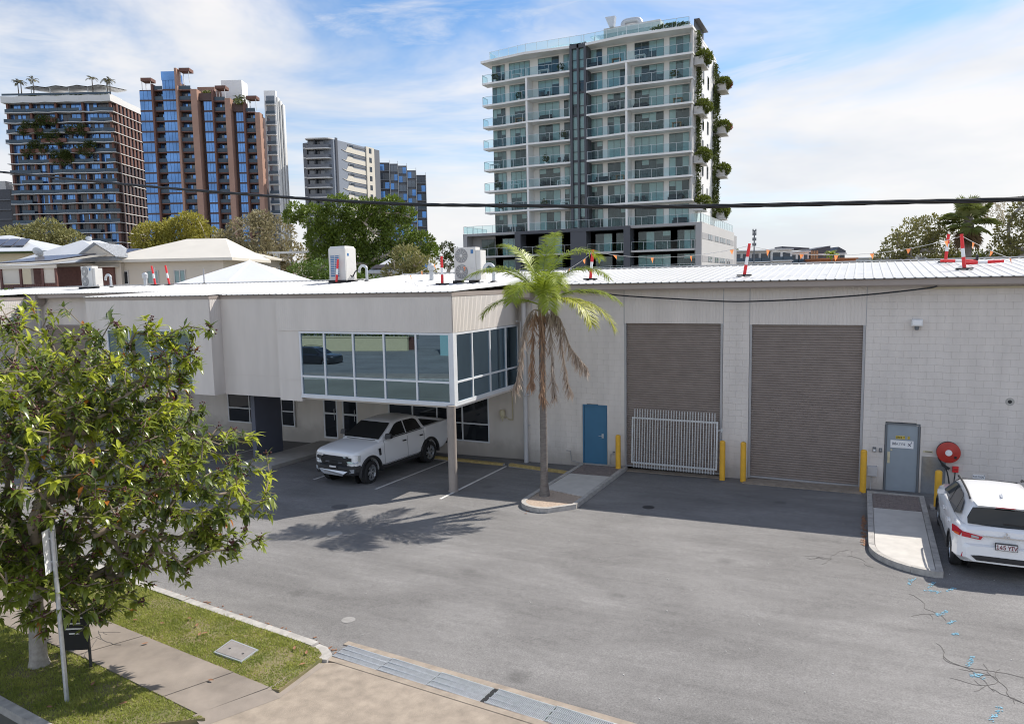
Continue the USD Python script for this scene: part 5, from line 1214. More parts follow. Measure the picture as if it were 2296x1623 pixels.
def ac_tall(x, y, label):
    z = rz(x, y); t = thing('air_conditioner', label, 'air conditioner', (x, y, z), 0, 'air conditioning units on the roof')
    MB().box(-.5, -.42, -.02, .5, -.3, .1).box(-.5, .3, -.02, .5, .42, .1).build('foot', 'rubber', t)
    MB().box(-.46, -.38, .1, .46, .38, 1.5).build('case', 'ac_white', t)
    MB().tm(trimesh.convex.convex_hull([(a * .44, b_ * .36, 1.5) for a in (-1, 1) for b_ in (-1, 1)] + [(a * .40, b_ * .31, 1.6) for a in (-1, 1) for b_ in (-1, 1)])).build('fan_shroud', 'ac_white', t)
    c = MB().box(-.36, -.386, .25, .12, -.381, 1.2).build('coil', 'pipe_blue', t)
    b = MB()
    for k in range(13): zz = .25 + k * .95 / 12; b.box(-.37, -.395, zz - .012, .13, -.387, zz + .012)
    for xx in (-.37, -.12, .13): b.box(xx - .012, -.399, .24, xx + .012, -.3955, 1.21)
    b.build('guard', 'ac_white', c)
    MB().box(.461, -.33, .16, .468, .33, 1.44).build('panel', 'ac_white', t)
    MB().box(.469, -.25, 1.16, .472, -.13, 1.28).build('badge', 'pipe_blue', t)
    MB().tube(smoothpath([(.5, -.1, .3), (.62, -.1, .25), (.72, -.05, .45), (.85, 0, .55)], 16), .03, 8).build('pipe_lagging', 'dark', t)
ac_tall(-21.15, 2.85, 'tall white air conditioner with blue coil on the left roof')
def gooseneck(x, y, label, h=.62, s=.22):
    t = thing('roof_vent', label, 'roof vent', (x, y, rz(x, y)), 0, 'pipes and vents on the roof')
    MB().tube(smoothpath([(0, 0, 0), (0, 0, h - .15), (-.03, 0, h), (-s, 0, h + .08), (-s * 1.7, 0, h - .03), (-s * 1.9, 0, h - .22)], 24), .062, 10).build('pipe', 'galvanised', t, 50)
    MB().lathe([(.15, .02), (.075, .06)], (0, 0, 0), 14).build('flashing', 'rubber', t)
gooseneck(-12.6, 1.0, 'bent silver pipe right of the two fan unit'); gooseneck(-20.1, 3.2, 'bent silver pipe right of the tall unit'); gooseneck(-36.9, 2.9, 'bent silver pipe right of the far left unit')
for (x, y, lab) in ((-16.5, 2.87, 'small cowled vent between the two larger air conditioners'), (-35.2, 3.7, 'round cowled vent left of the leaning pair of posts')):
    t = thing('roof_vent', lab, 'roof vent', (x, y, rz(x, y)), 0, 'pipes and vents on the roof')
    MB().lathe([(.09, 0), (.09, .42), (0, .42)], (0, 0, 0), 14).build('stack', 'galvanised', t, 40); MB().lathe([(.15, .42), (.16, .62), (.05, .72), (0, .72)], (0, 0, 0), 14).build('cowl', 'galvanised', t, 40)
for (x, y, h, lab) in ((-34.7, 3.9, .95, 'thin grey pole behind the leaning pair of posts'), (-31.0, 3.9, .8, 'short dark pole at the back of the left roof')):
    t = thing('vent_pole', lab, 'pole', (x, y, rz(x, y))); MB().cyl((0, 0, 0), (0, 0, h), .035, 10).build('pipe', 'alu_grey', t, 40); MB().lathe([(.12, .02), (.05, .07)], (0, 0, 0), 12).build('flashing', 'rubber', t)
# ================================================================ the white apartment tower straight behind
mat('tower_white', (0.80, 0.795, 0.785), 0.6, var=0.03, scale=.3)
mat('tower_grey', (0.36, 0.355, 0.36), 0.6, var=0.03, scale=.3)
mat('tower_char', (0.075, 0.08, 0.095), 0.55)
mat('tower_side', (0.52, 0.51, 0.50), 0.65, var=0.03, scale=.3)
mat('frame_metal', (0.17, 0.19, 0.20), 0.4)
mat('blind', (0.62, 0.68, 0.68), 0.7, var=0.06, scale=.5)
mat('blind_dark', (0.28, 0.30, 0.30), 0.7)
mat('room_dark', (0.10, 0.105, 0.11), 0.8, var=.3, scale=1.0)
mat('rail_metal', (0.55, 0.58, 0.60), 0.35, metal=.3)
mat('tint_glass', (0.10, 0.15, 0.18), 0.04, ior=1.6)
mat('blue_glass', (0.11, 0.24, 0.50), 0.06, metal=.75, var=.3, scale=.15)
mat('hedge', (0.16, 0.24, 0.03), 0.6, island=.4, transl=.25)
mat('ivy', (0.10, 0.16, 0.03), 0.6, island=.45, transl=.2)
mat('flower_red', (0.42, 0.12, 0.05), 0.6, island=.3, transl=.2)
mat('chair_dark', (0.03, 0.035, 0.045), 0.6)
mat('wood', (0.36, 0.22, 0.12), 0.6)
def leafcloud(r, n, centre, rad, size, shape=1.0, flat=.3):
    """n small bent leaf faces filling a lumpy ball."""
    v = r.normal(0, 1, (n, 3)); v /= np.linalg.norm(v, axis=1, keepdims=True); rr = r.uniform(.25, 1, (n, 1)) ** .45
    P = np.asarray(centre) + v * rr * np.asarray(rad)
    return leaf_faces(r, P, v, size)
def leaf_faces(r, P, out, size, aspect=.5):
    n = len(P); d_ = out + r.normal(0, .8, (n, 3)); d_ /= np.linalg.norm(d_, axis=1, keepdims=True)
    s = np.cross(d_, r.normal(0, 1, (n, 3))); s /= np.linalg.norm(s, axis=1, keepdims=True)
    L = size * r.uniform(.6, 1.3, (n, 1)); up = np.cross(d_, s)
    a, b, c, e = P, P + d_ * L * .5 + s * L * aspect * .5 + up * L * .08, P + d_ * L, P + d_ * L * .5 - s * L * aspect * .5 + up * L * .08
    V = np.stack([a, b, c, e], 1).reshape(-1, 3); k = np.arange(n)[:, None] * 4
    return V, np.vstack([k + [0, 1, 2], k + [0, 2, 3]])
T = thing('apartment_tower', 'white balconied apartment tower with planters on its side, straight behind', 'apartment tower')
FY, WY = 72.57, 74.25
ZL = [13.75 + 3.03 * k for k in range(8)]
def slabplan(x0, x1, kink=()):
    return [(x0, WY + .2)] + [(x0, FY + .1)] + [(x, y) for x, y in kink] + [(x1, FY)] + [(x1, WY + .2)]
part(MB().box(-49.2, WY + .02, 0, -20.0, 89, 38.0), 'core', 'tower_white', T)
rt = np.random.default_rng(9)
def glazing(x0, x1, z0, z1, n, T_, y=WY, axis=0, reveal=0.0):
    """Floor-high window: frame, panes; some blinds drawn, some rooms dark."""
    b = MB(); f = .055
    b.box(x0, y - .05, z0, x1, y + .02, z0 + f).box(x0, y - .05, z1 - f, x1, y + .02, z1)
    for i in range(n + 1): xx = x0 + (x1 - x0) * i / n; b.box(max(xx - f / 2, x0), y - .049, z0 + f, min(xx + f / 2, x1), y + .019, z1 - f)
    w = part(b, 'window', 'frame_metal', T_)
    mode = rt.random()
    for i in range(n):
        a, c = x0 + (x1 - x0) * i / n + f / 2 - .003, x0 + (x1 - x0) * (i + 1) / n - f / 2 + .003
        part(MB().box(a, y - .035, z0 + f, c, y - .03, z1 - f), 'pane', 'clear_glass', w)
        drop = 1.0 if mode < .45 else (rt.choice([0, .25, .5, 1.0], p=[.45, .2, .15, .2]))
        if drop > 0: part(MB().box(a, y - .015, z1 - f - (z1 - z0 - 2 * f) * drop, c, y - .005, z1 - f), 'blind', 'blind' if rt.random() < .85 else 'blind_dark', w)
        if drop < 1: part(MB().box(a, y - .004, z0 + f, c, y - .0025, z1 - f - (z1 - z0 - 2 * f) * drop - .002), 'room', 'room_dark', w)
    return w
def balustrade(P0, P1, z, T_, h=1.08, post=1.6):
    P0, P1 = np.array(P0, float), np.array(P1, float); L = np.linalg.norm(P1 - P0); t = (P1 - P0) / L; n = np.array([-t[1], t[0]]); c = (P0 + P1) / 2
    g_ = part(MB().obox((*c, z + .08 + (h - .08) / 2), (*(t * (L / 2 - .02)), 0), (*(n * .008), 0), (0, 0, (h - .08) / 2)), 'balustrade', 'balustrade_glass', T_)
    b = MB().obox((*c, z + h + .015), (*(t * L / 2), 0), (*(n * .03), 0), (0, 0, .018))
    for i in range(int(L / post) + 2):
        q = P0 + t * min(i * post, L - .03); b.obox((*q, z + h / 2), (*(t * .022), 0), (*(n * .022), 0), (0, 0, h / 2))
    part(b, 'rail', 'rail_metal', g_)
def furniture(x, y, z, T_, k):
    if k == 0:
        b = MB().box(x - .7, y - .35, z + .68, x + .7, y + .35, z + .73)
        for sx in (-.62, .62):
            for sy in (-.28, .28): b.box(x + sx - .03, y + sy - .03, z, x + sx + .03, y + sy + .03, z + .68)
        part(b, 'table', 'white', T_)
    elif k == 1:
        for dx in (-.5, .45): part(MB().box(x + dx - .25, y - .25, z + .3, x + dx + .25, y + .25, z + .42).box(x + dx - .25, y + .2, z + .42, x + dx + .25, y + .27, z + .9).box(x + dx - .23, y - .2, z, x + dx - .18, y - .15, z + .3).box(x + dx + .18, y - .2, z, x + dx + .23, y - .15, z + .3), 'chair', 'chair_dark', T_)
    elif k == 2:
        pt = part(MB().lathe([(.16, 0), (.22, .45), (.18, .45)], (x, y, z), 12), 'pot', 'tower_white', T_)
        part(MB().add(*leafcloud(rt, 160, (x, y, z + .85), (.4, .35, .45), .28)), 'plant', 'ivy', pt)
    elif k == 3: part(MB().box(x - .9, y - .35, z, x + .9, y + .35, z + .42).box(x - .9, y + .25, z + .42, x + .9, y + .4, z + .8), 'sofa', 'chair_dark', T_)
    elif k == 4:
        b = MB().box(x - .6, y - .35, z + .70, x + .6, y + .35, z + .75)
        for sx in (-.5, .5): b.box(x + sx - .03, y - .3, z, x + sx + .03, y + .3, z + .70)
        part(b, 'table', 'wood', T_)
left_win = [(-49.15, -47.15, 3), (-46.43, -43.2, 4), (-41.92, -38.78, 3), (-38.08, -36.75, 2)]
right_win = [(-34.1, -32.5, 2), (-31.78, -29.1, 3), (-28.0, -24.1, 4), (-23.35, -20.75, 3)]
for k, z in enumerate(ZL):
    s = .24
    kl_ = [(-46.5, FY + .05), (-42.95, FY - .35), (-39.5, FY - .1)] if k else []
    if k:
        part(MB().poly(slabplan(-50.05, -36.62, kl_), z - s, z), 'slab', 'tower_white', T)
        part(MB().poly([(-34.27, WY + .2), (-34.27, FY + .1), (-31.2, FY - .1), (-28.55, FY - .45), (-24.5, FY - .1), (-20.0, FY - .02), (-20.0, WY + .2)], z - s, z), 'slab', 'tower_white', T)
        balustrade((-50.0, FY + .15), (-43.0, FY - .28), z, T); balustrade((-42.75, FY - .28), (-36.65, FY + .05), z, T)
        balustrade((-34.2, FY + .12), (-28.7, FY - .38), z, T); balustrade((-28.4, FY - .38), (-20.1, FY + .05), z, T); balustrade((-50.0, WY), (-50.0, FY + .15), z, T)
    top = z + 3.03 - s
    if k < 7:
        part(MB().box(-43.08, FY - .30, z + .002, -42.8, WY, top), 'divider', 'tower_white', T)
        part(MB().box(-28.70, FY - .40, z + .002, -28.42, WY, top), 'divider', 'tower_white', T)
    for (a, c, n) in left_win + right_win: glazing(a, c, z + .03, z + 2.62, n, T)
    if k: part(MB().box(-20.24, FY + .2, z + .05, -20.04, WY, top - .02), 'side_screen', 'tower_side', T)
    for x in (-48, -45, -40.5, -38.2, -32.8, -30.2, -26.5, -22.0):
        if rt.random() < .55: furniture(x + rt.uniform(-.6, .6), FY + .75, z + .002, T, int(rt.integers(0, 5)))
# dark stair column
part(MB().box(-36.62, FY + .1, 13.2, -36.3, WY + .1, 38.35).box(-35.58, FY + .1, 13.2, -35.32, WY + .1, 38.2).box(-34.60, FY + .1, 13.2, -34.27, WY + .1, 38.35).box(-36.3, FY + .1, 37.7, -34.6, WY + .1, 38.3).box(-36.3, FY + .6, 13.2, -34.6, WY + .1, 37.7), 'stair_tower', 'tower_char', T)
for k, z in enumerate(ZL + [13.75 - 3.05]):
    for (a, c) in ((-36.29, -35.59), (-35.31, -34.61)):
        w = part(MB().box(a, FY + .4, z - .1, c, FY + .58, z + .2).box(a, FY + .42, z + 1.25, c, FY + .52, z + 1.31), 'stair_window', 'tower_char', T)
        part(MB().box(a, FY + .46, z + .2, c, FY + .48, z + 2.95), 'pane', 'clear_glass', w)
        part(MB().box(a, FY + .55, z + .2 + (1.4 if rt.random() < .3 else 0), c, FY + .57, z + 2.93), 'blind', 'blind', w)
part(MB().box(-34.26, FY + .3, 13.8, -34.12, WY, 38), 'stair_side', 'tower_char', T)
# roof slab, terrace, plant
part(MB().poly([(-50.0, WY + 14), (-50.3, FY + .3), (-42.95, FY - .7), (-36.6, FY - .1), (-36.6, WY + .3), (-34.3, WY + .3), (-34.3, FY - .1), (-28.5, FY - .8), (-20.0, FY - .3), (-19.95, WY + 14)], 37.78, 38.1), 'roof_slab', 'tower_white', T)
for a, c in (((-49, FY + .7), (-42.9, FY - .2)), ((-42.9, FY - .2), (-34.5, FY + .1)), ((-34.5, FY + .1), (-28.5, FY - .4)), ((-28.5, FY - .4), (-20.5, FY + .1)), ((-49, FY + 4), (-49, FY + .7))): balustrade(a, c, 38.1, T, 1.15)
part(MB().box(-34.5, FY + 2.6, 39.6, -25.8, 82, 39.72), 'canopy', 'clear_glass', T)
part(MB().box(-40.5, FY + 3, 39.3, -34.6, 78, 39.4), 'canopy', 'balustrade_glass', T)
for x in (-34, -30, -26): part(MB().box(x - .06, FY + 2.9, 38.1, x + .06, FY + 3.02, 39.6), 'canopy_post', 'rail_metal', T)
part(MB().box(-33.5, 78, 38.1, -25.5, 86, 41.4), 'plant_room', 'tower_side', T)
part(MB().tube(smoothpath([(-30.9, 79, 41.4), (-30.9, 79, 41.9), (-30.5, 79, 42.15), (-28.9, 79, 42.1), (-28.5, 79, 41.6)], 16), .42, 10), 'duct', 'galvanised', T, 40)
part(MB().add(*sheet([(-32.6, 78.5, 41.4), (-32.0, 78.5, 41.4), (-31.8, 78.5, 42.8), (-33.2, 78.5, 42.8)], (0, -1, 0), .8)), 'cowl', 'galvanised', T)
part(MB().box(-26, FY + 1.2, 38.1, -20.6, FY + 1.5, 38.75), 'planter', 'tower_white', T)
part(MB().add(*leafcloud(rt, 900, (-23.3, FY + 1.4, 38.85), (2.6, .35, .3), .3)), 'planting', 'ivy', T)
part(MB().box(-20.6, 76, 38.1, -20.5, 82, 40.0).box(-20.5, 76, 39.9, -19.9, 82, 40.0), 'pergola', 'tower_char', T)
# side face: windows, planters, hanging greenery
for k, z in enumerate(ZL[1:], 1):
    for y in (78.9, 82.3, 86.5):
        w = part(MB().box(-19.998, y, z + .6, -19.94, y + .9, z + 2.3), 'side_window', 'frame_metal', T); part(MB().box(-19.939, y + .06, z + .66, -19.93, y + .84, z + 2.24), 'pane', 'dark_glass', w)
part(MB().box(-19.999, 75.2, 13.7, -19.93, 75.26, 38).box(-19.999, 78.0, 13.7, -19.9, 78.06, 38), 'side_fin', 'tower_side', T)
def planter(y0, y1, z, col='hedge', red=False, x1=-18.9):
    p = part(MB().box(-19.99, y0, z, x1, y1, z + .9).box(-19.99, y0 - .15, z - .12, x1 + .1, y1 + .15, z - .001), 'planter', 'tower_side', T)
    part(MB().add(*leafcloud(rt, 1100, ((-19.7 + x1) / 2 + .3, (y0 + y1) / 2, z + 1.15), (.95, (y1 - y0) / 2 + .45, .75), .34)), 'planting', col, p)
    if red: part(MB().add(*leafcloud(rt, 130, (x1 + .3, (y0 + y1) / 2 + .3, z + 1.0), (.4, .7, .4), .3)), 'blossom', 'flower_red', p)
    else: part(MB().add(*leafcloud(rt, 260, (x1 - .2, (y0 + y1) / 2, z + .75), (.4, (y1 - y0) / 2 + .2, .7), .3)), 'trailing_leaves', 'ivy', p)
for z in (33.6, 27.5, 21.4, 15.4): planter(73.4, 76.6, z)
for z, rd_ in ((33.4, True), (27.4, True), (21.3, False), (15.2, False)): planter(87.2, 90.0, z, 'hedge', rd_, -18.4)
def creeper(y, z0, z1, w, x=-19.9):
    n = int((z1 - z0) * 170); P = np.stack([x + np.abs(rt.normal(0, .16, n)), y + rt.normal(0, w, n), rt.uniform(z0, z1, n)], 1)
    f = meshkit.fbm(P * np.array([1, 1.2, .7]), 3, int(y)); P = P[f > .36]
    part(MB().add(*leaf_faces(rt, P, np.tile([1.0, 0, -.3], (len(P), 1)), .3)), 'creeper', 'ivy', T)
creeper(74.8, 34.8, 37.9, .5); creeper(74.9, 28.5, 33.6, .45); creeper(74.9, 22.4, 27.5, .45); creeper(74.9, 16.4, 21.4, .45); creeper(86.8, 15, 37, .5); creeper(88.9, 16, 36, .45)
# podium
part(MB().box(-53.6, FY + 1.7, 0, -18.9, 103, 13.4), 'podium', 'tower_grey', T)
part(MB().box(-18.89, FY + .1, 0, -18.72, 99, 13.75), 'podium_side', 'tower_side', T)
part(MB().box(-53.7, FY - .1, 13.4, -45.1, FY + 1.75, 13.74).box(-53.7, FY - .1, 0, -53.05, FY + 1.75, 13.4), 'podium_frame', 'tower_grey', T)
part(MB().box(-28.1, FY - .1, 13.4, -18.73, FY + 1.75, 13.74).box(-19.5, FY - .1, 0, -18.73, FY + 1.75, 13.4), 'podium_frame', 'tower_grey', T)
part(MB().box(-45.09, FY - .35, 13.3, -28.11, FY + 1.75, 13.72).box(-45.09, FY - .35, 0, -44.2, FY + 1.75, 13.3).box(-36.6, FY - .3, 0, -34.3, FY + 1.75, 13.3).box(-29.0, FY - .35, 0, -28.11, FY + 1.75, 13.3), 'podium_frame', 'tower_char', T)
part(MB().box(-53.7, FY - .1, 13.741, -18.7, FY + 1.9, 13.75), 'terrace', 'tower_side', T)
for a, c in (((-53.6, FY + .0), (-45.1, FY + .0)), ((-45.1, FY - .2), (-28.2, FY - .2)), ((-28.2, FY), (-18.8, FY)), ((-18.8, FY), (-18.8, 98)), ((-53.6, 80), (-53.6, FY))): balustrade(a, c, 13.75, T)
for k in range(3):
    z = 10.45 - 3.1 * k
    part(MB().box(-53.04, FY, z - .25, -45.1, FY + 1.7, z).box(-44.19, FY, z - .25, -36.61, FY + 1.7, z).box(-34.29, FY, z - .25, -29.01, FY + 1.7, z).box(-28.1, FY, z - .25, -19.51, FY + 1.7, z), 'podium_slab', 'tower_side', T)
    for a, c in (((-53.0, FY + .1), (-45.2, FY + .1)), ((-44.1, FY + .1), (-36.7, FY + .1)), ((-34.2, FY + .1), (-29.1, FY + .1)), ((-28.0, FY + .1), (-19.6, FY + .1))): balustrade(a, c, z, T)
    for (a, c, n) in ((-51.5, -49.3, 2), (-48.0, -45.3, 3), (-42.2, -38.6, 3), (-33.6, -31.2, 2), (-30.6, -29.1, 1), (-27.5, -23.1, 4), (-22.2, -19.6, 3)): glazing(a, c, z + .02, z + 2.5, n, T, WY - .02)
    zz = 12.1 - 2.95 * k
    part(MB().box(-18.715, FY + .3, zz - .45, -18.70, 98.5, zz + .35), 'window_band', 'tower_grey', T)
    for y in (77.0, 78.6, 82, 83.6, 86, 87.6, 89.2, 92, 93.8):
        w = part(MB().box(-18.70, y, zz - .42, -18.68, y + 1.2, zz + .32), 'strip_window', 'frame_metal', T); part(MB().box(-18.679, y + .08, zz - .34, -18.67, y + 1.12, zz + .24), 'pane', 'tint_glass', w)

# ================================================================ far towers, laid out in frames that face the car park
YAW = math.radians(25.55)
def far_thing(name, label, cat, u, depth, z=0.0, turn=0.0, group=None):
    """A thing whose foot lies at lateral u and distance depth along the view axis of the street corner."""
    p = CAM[:2] + np.array([math.cos(YAW), math.sin(YAW)]) * u + np.array([-math.sin(YAW), math.cos(YAW)]) * depth
    return thing(name, label, cat, (p[0], p[1], z), YAW + turn, group)
mat('brick_brown', (0.155, 0.075, 0.058), 0.75, var=.12, scale=.5)
mat('copper_tan', (0.36, 0.215, 0.16), 0.6, var=.06, scale=.3)
mat('brown_dark', (0.085, 0.052, 0.048), 0.6)
mat('slab_white', (0.62, 0.62, 0.61), 0.6)
mat('grey_blue', (0.22, 0.25, 0.30), 0.55, var=.04, scale=.2)
mat('grey_light', (0.50, 0.53, 0.56), 0.55)
mat('bone', (0.62, 0.58, 0.50), 0.6)
mat('slate', (0.06, 0.066, 0.082), 0.5)
mat('slate_mid', (0.13, 0.14, 0.16), 0.5)
mat('grey_glass', (0.05, 0.075, 0.11), 0.05, ior=1.9, var=.4, scale=.2)
mat('bal_far', (0.08, 0.11, 0.14), 0.12, ior=1.3, spec=.25)
mat('night_glass', (0.018, 0.028, 0.042), 0.05, ior=1.6, var=.5, scale=.25)
# ---- tower with white waved slabs, brown piers and hanging plants
A = far_thing('apartment_tower', 'dark apartment block with wavy white floor edges and planted balconies at far left', 'apartment tower', -149.5, 224)
UsdGeom.Xformable(A).AddScaleOp().Set(Gf.Vec3f(.935, 1, 1))
rf = np.random.default_rng(77); FW, FD, N1 = 34.6, 27.0, 21; FH = 2.963; Z1 = .48
part(MB().box(.6, 2.2, 0, FW - .6, FD, Z1 + N1 * FH), 'core', 'brown_dark', A)
for k in range(N1 + 1):
    z = Z1 + k * FH; xs_ = np.linspace(0, FW, 11); ph = (k % 2)
    yv = [(.0 if (i + ph) % 2 else .75) for i in range(11)]; top = k == N1
    pl = list(zip(xs_, yv)) + [(FW + .1, FD)] + [(-.1, FD), (-.1, .75)]
    part(MB().poly([(x, y - (.5 if top else 0)) for x, y in pl[:11]] + pl[11:], z - (.20 if not top else .3), z + (1.55 if top else 0)), 'slab', 'slab_white', A)
    if top: break
    # balcony glass between slabs
    for i in range(10):
        if rf.random() < .8: p0, p1 = np.array([xs_[i], yv[i] + .06]), np.array([xs_[i + 1], yv[i + 1] + .06]); t = (p1 - p0) / 2; c = (p0 + p1) / 2; part(MB().obox((*c, z + .55), (*(t * .98), 0), (0, .012, 0), (0, 0, .5)), 'balustrade', 'bal_far', A)
    edges = [1.0, 4.6, 8.4, 12.0, 16.4, 20.4, 25.0, 29.0, 33.4]
    for i in range(8):
        a, c = edges[i] + .15, edges[i + 1] - .15; w = part(MB().box(a, 2.05, z + .05, c, 2.19, z + 2.62), 'window', 'brown_dark', A); n = 3
        for q in range(n): part(MB().box(a + (c - a) * q / n + .07, 2.0, z + .1, a + (c - a) * (q + 1) / n - .07, 2.045, z + 2.55), 'pane', 'blue_glass' if (k > 10 and rf.random() < .62) or rf.random() < .18 else 'night_glass', w)
    # side: piers and windows
    for j in range(11):
        y = 3.0 + j * 2.2
        part(MB().box(FW - .59, y, z + .02, FW - .12, y + 1.0, z + 2.72), 'pier_panel', 'brick_brown' if k > 14 else 'brown_dark', A)
        part(MB().box(FW - .59, y + 1.3, z + .4, FW - .42, y + 2.1, z + 2.6), 'side_window', 'night_glass', A)
for x in (.9, 8.3, 16.2, 24.8, 33.6): part(MB().box(x - .33, .9, Z1, x + .33, 1.5, Z1 + N1 * FH - .3), 'pier', 'brick_brown', A)
for x in (5.0, 12.3, 20.5, 29.2): part(MB().box(x - .3, .95, Z1, x + .3, 1.5, Z1 + 16 * FH - .3), 'pier', 'brick_brown', A)
for (x, k, w) in ((8.5, 18, 7), (13.5, 19, 6), (23.5, 18, 7), (15.5, 17, 8), (8.5, 16, 8), (24.5, 16, 7), (16.5, 15, 6), (18.5, 15, 4)):
    z = Z1 + k * FH; p = part(MB().box(x - w / 2, -.3, z, x + w / 2, .55, z + 1.1), 'planter', 'brick_brown', A)
    b = MB()
    for q in range(5): b.add(*leafcloud(rf, 200, (x + rf.uniform(-w / 2, w / 2), .0, z + 1.2 + rf.uniform(-1.3, 1.3)), (1.3, .7, 1.2), .55))
    part(b, 'planting', 'ivy', p)
# roof terrace: folded white canopy on posts, hedge
zt = Z1 + N1 * FH + 1.55
cx_ = np.linspace(6, FW - 1.5, 9); v = []
for i, x in enumerate(cx_): v += [(x, 2, zt + 3.0 + (.5 if i % 2 else 0)), (x, 13, zt + 4.6 - (.5 if i % 2 else 0))]
v = np.array(v); f = [(2 * i, 2 * i + 2, 2 * i + 3, 2 * i + 1) for i in range(8)]
part(MB().add(v, f).add(v - [0, 0, .25], [q[::-1] for q in f]), 'canopy', 'slab_white', A)
for x in (8, 14, 20, 26, 32): part(MB().box(x - .1, 2.4, zt, x + .1, 2.6, zt + 3.0), 'canopy_post', 'slab_white', A)
part(MB().box(3, 4, zt, FW - 3, 12, zt + 1.6), 'terrace_room', 'tower_side', A)
b = MB()
for x in np.arange(6, FW - 2, 1.6): b.add(*leafcloud(rf, 90, (x, 1.3, zt + .25), (1.1, .6, .5), .5))
part(b, 'hedge_planting', 'hedge', A)
part(MB().box(-.1, .3, zt + .3, FW, .34, zt + .9), 'terrace_glass', 'bal_far', A)
mat('roof_palm', (0.17, 0.16, 0.05), 0.6, island=.3)
def small_palm(label, u, depth, z, h, s, m_='roof_palm', group=None, n=16):
    t = far_thing('small_palm', label, 'palm tree', u, depth, z, 0, group); r = np.random.default_rng(int(abs(u * 10)))
    MB().tube([(0, 0, 0), (.1 * s, 0, h * .5), (.05, 0, h)], [.18 * s, .14 * s, .12 * s], 7).build('trunk', 'palm_trunk', t, 50)
    for k in range(n):
        a = k * 2.4; rib, b = frond_mesh(r, (0, 0, h), (math.cos(a), math.sin(a)), r.uniform(.1, 1.3), 1.9 * s, 1.7, leaf=.5 * s, n=11, wid=.06 * s)
        b.build('frond', m_, t)
for i, (u, lab) in enumerate(((-146.3, 'rooftop palm at the left corner of the wavy tower'), (-145.4, 'second rooftop palm beside the corner one on the wavy tower'), (-141.7, 'rooftop palm rising behind the white canopy'), (-124.0, 'rooftop palm right of the white canopy'), (-119.7, 'bushy rooftop palm near the right corner of the wavy tower'), (-118.8, 'smaller rooftop palm touching the bushy corner palm'))):
    small_palm(lab, u, 227, zt - .2, 5.6 if i in (2, 3) else 4.8, 1.05, group='palms on the wavy tower roof', n=11)
# ---- blue glass and copper tower, stepped
B = far_thing('apartment_tower', 'brown and blue glass apartment tower with copper fins at left', 'apartment tower', -107.2, 221)
UsdGeom.Xformable(B).AddScaleOp().Set(Gf.Vec3f(.80, 1, 1))
N2 = 23; fh = 2.96; zb_ = 2.44
def glass_col(x0, x1, y, nfl, m_='blue_glass', n=3, ztop=None):
    part(MB().box(x0, y + .2, 0, x1, y + 12, zb_ + nfl * fh), 'shaft', 'brown_dark', B)
    for k in range(nfl):
        z = zb_ + k * fh; w = part(MB().box(x0, y, z - .32, x1, y + .199, z + .18), 'spandrel', 'brown_dark', B)
        for q in range(n): a, c = x0 + (x1 - x0) * q / n, x0 + (x1 - x0) * (q + 1) / n; part(MB().box(a + .05, y + .05, z + .18, c - .05, y + .12, z + fh - .32), 'pane', m_, w)
def balcony_col(x0, x1, y, nfl, deep=1.9):
    part(MB().box(x0, y + deep, 0, x1, y + 12, zb_ + nfl * fh), 'shaft', 'brown_dark', B)
    for k in range(nfl + 1):
        z = zb_ + k * fh; s = part(MB().box(x0, y, z - .3, x1, y + deep, z), 'balcony', 'brick_brown', B)
        part(MB().box(x0 + .05, y + .04, z + .05, x1 - .05, y + .08, z + 1.1), 'balustrade', 'bal_far', s)
        if k < nfl:
            for q in range(2): part(MB().box(x0 + .1 + (x1 - x0) * q / 2, y + deep - .05, z + .05, x0 + (x1 - x0) * (q + 1) / 2 - .1, y + deep - .001, z + 2.6), 'pane', 'blue_glass' if (q + k) % 2 else 'grey_glass', s)
def fin(x0, x1, y, z1, m_, deep=3.0, name='fin'): part(MB().box(x0, y, 0, x1, y + deep, z1), name, m_, B)
glass_col(0, 4.6, 0, 21); fin(4.62, 5.3, -.5, zb_ + 21.5 * fh, 'brick_brown')
balcony_col(5.32, 8.4, .2, 21)
glass_col(8.42, 13.4, .2, 22, n=4); fin(13.42, 14.2, -.4, zb_ + 23 * fh, 'copper_tan')
part(MB().box(8.3, .1, zb_ + 22 * fh - .3, 13.41, 5, zb_ + 23 * fh - .8), 'crown_glass', 'blue_glass', B)
balcony_col(14.22, 18.6, .4, 21); fin(18.62, 20.9, .1, zb_ + 21.0 * fh, 'copper_tan')
part(MB().box(20.92, 3, 0, 22.4, 12, zb_ + 20 * fh), 'shaft', 'brown_dark', B)
glass_col(22.42, 25.6, 1.6, 20, 'blue_glass', 3); part(MB().box(20.92, 1.5, zb_ + 20 * fh, 25.6, 6, zb_ + 20.7 * fh), 'parapet', 'brown_dark', B); fin(25.62, 26.2, 1.2, zb_ + 21 * fh, 'brick_brown')
balcony_col(26.22, 30.2, 2.0, 20); fin(30.22, 32.2, 1.6, zb_ + 20.2 * fh, 'copper_tan')
part(MB().box(32.22, 4, 0, 33.4, 12, zb_ + 19 * fh), 'shaft', 'brown_dark', B)
glass_col(33.42, 36.2, 3.2, 19, 'blue_glass', 3); part(MB().box(32.22, 3.1, zb_ + 19 * fh, 36.2, 7, zb_ + 19.8 * fh), 'parapet', 'brown_dark', B); fin(36.22, 36.9, 2.8, zb_ + 19.9 * fh, 'brick_brown')
balcony_col(36.92, 40.4, 3.6, 19); fin(40.42, 42.2, 3.2, zb_ + 18.9 * fh, 'copper_tan')
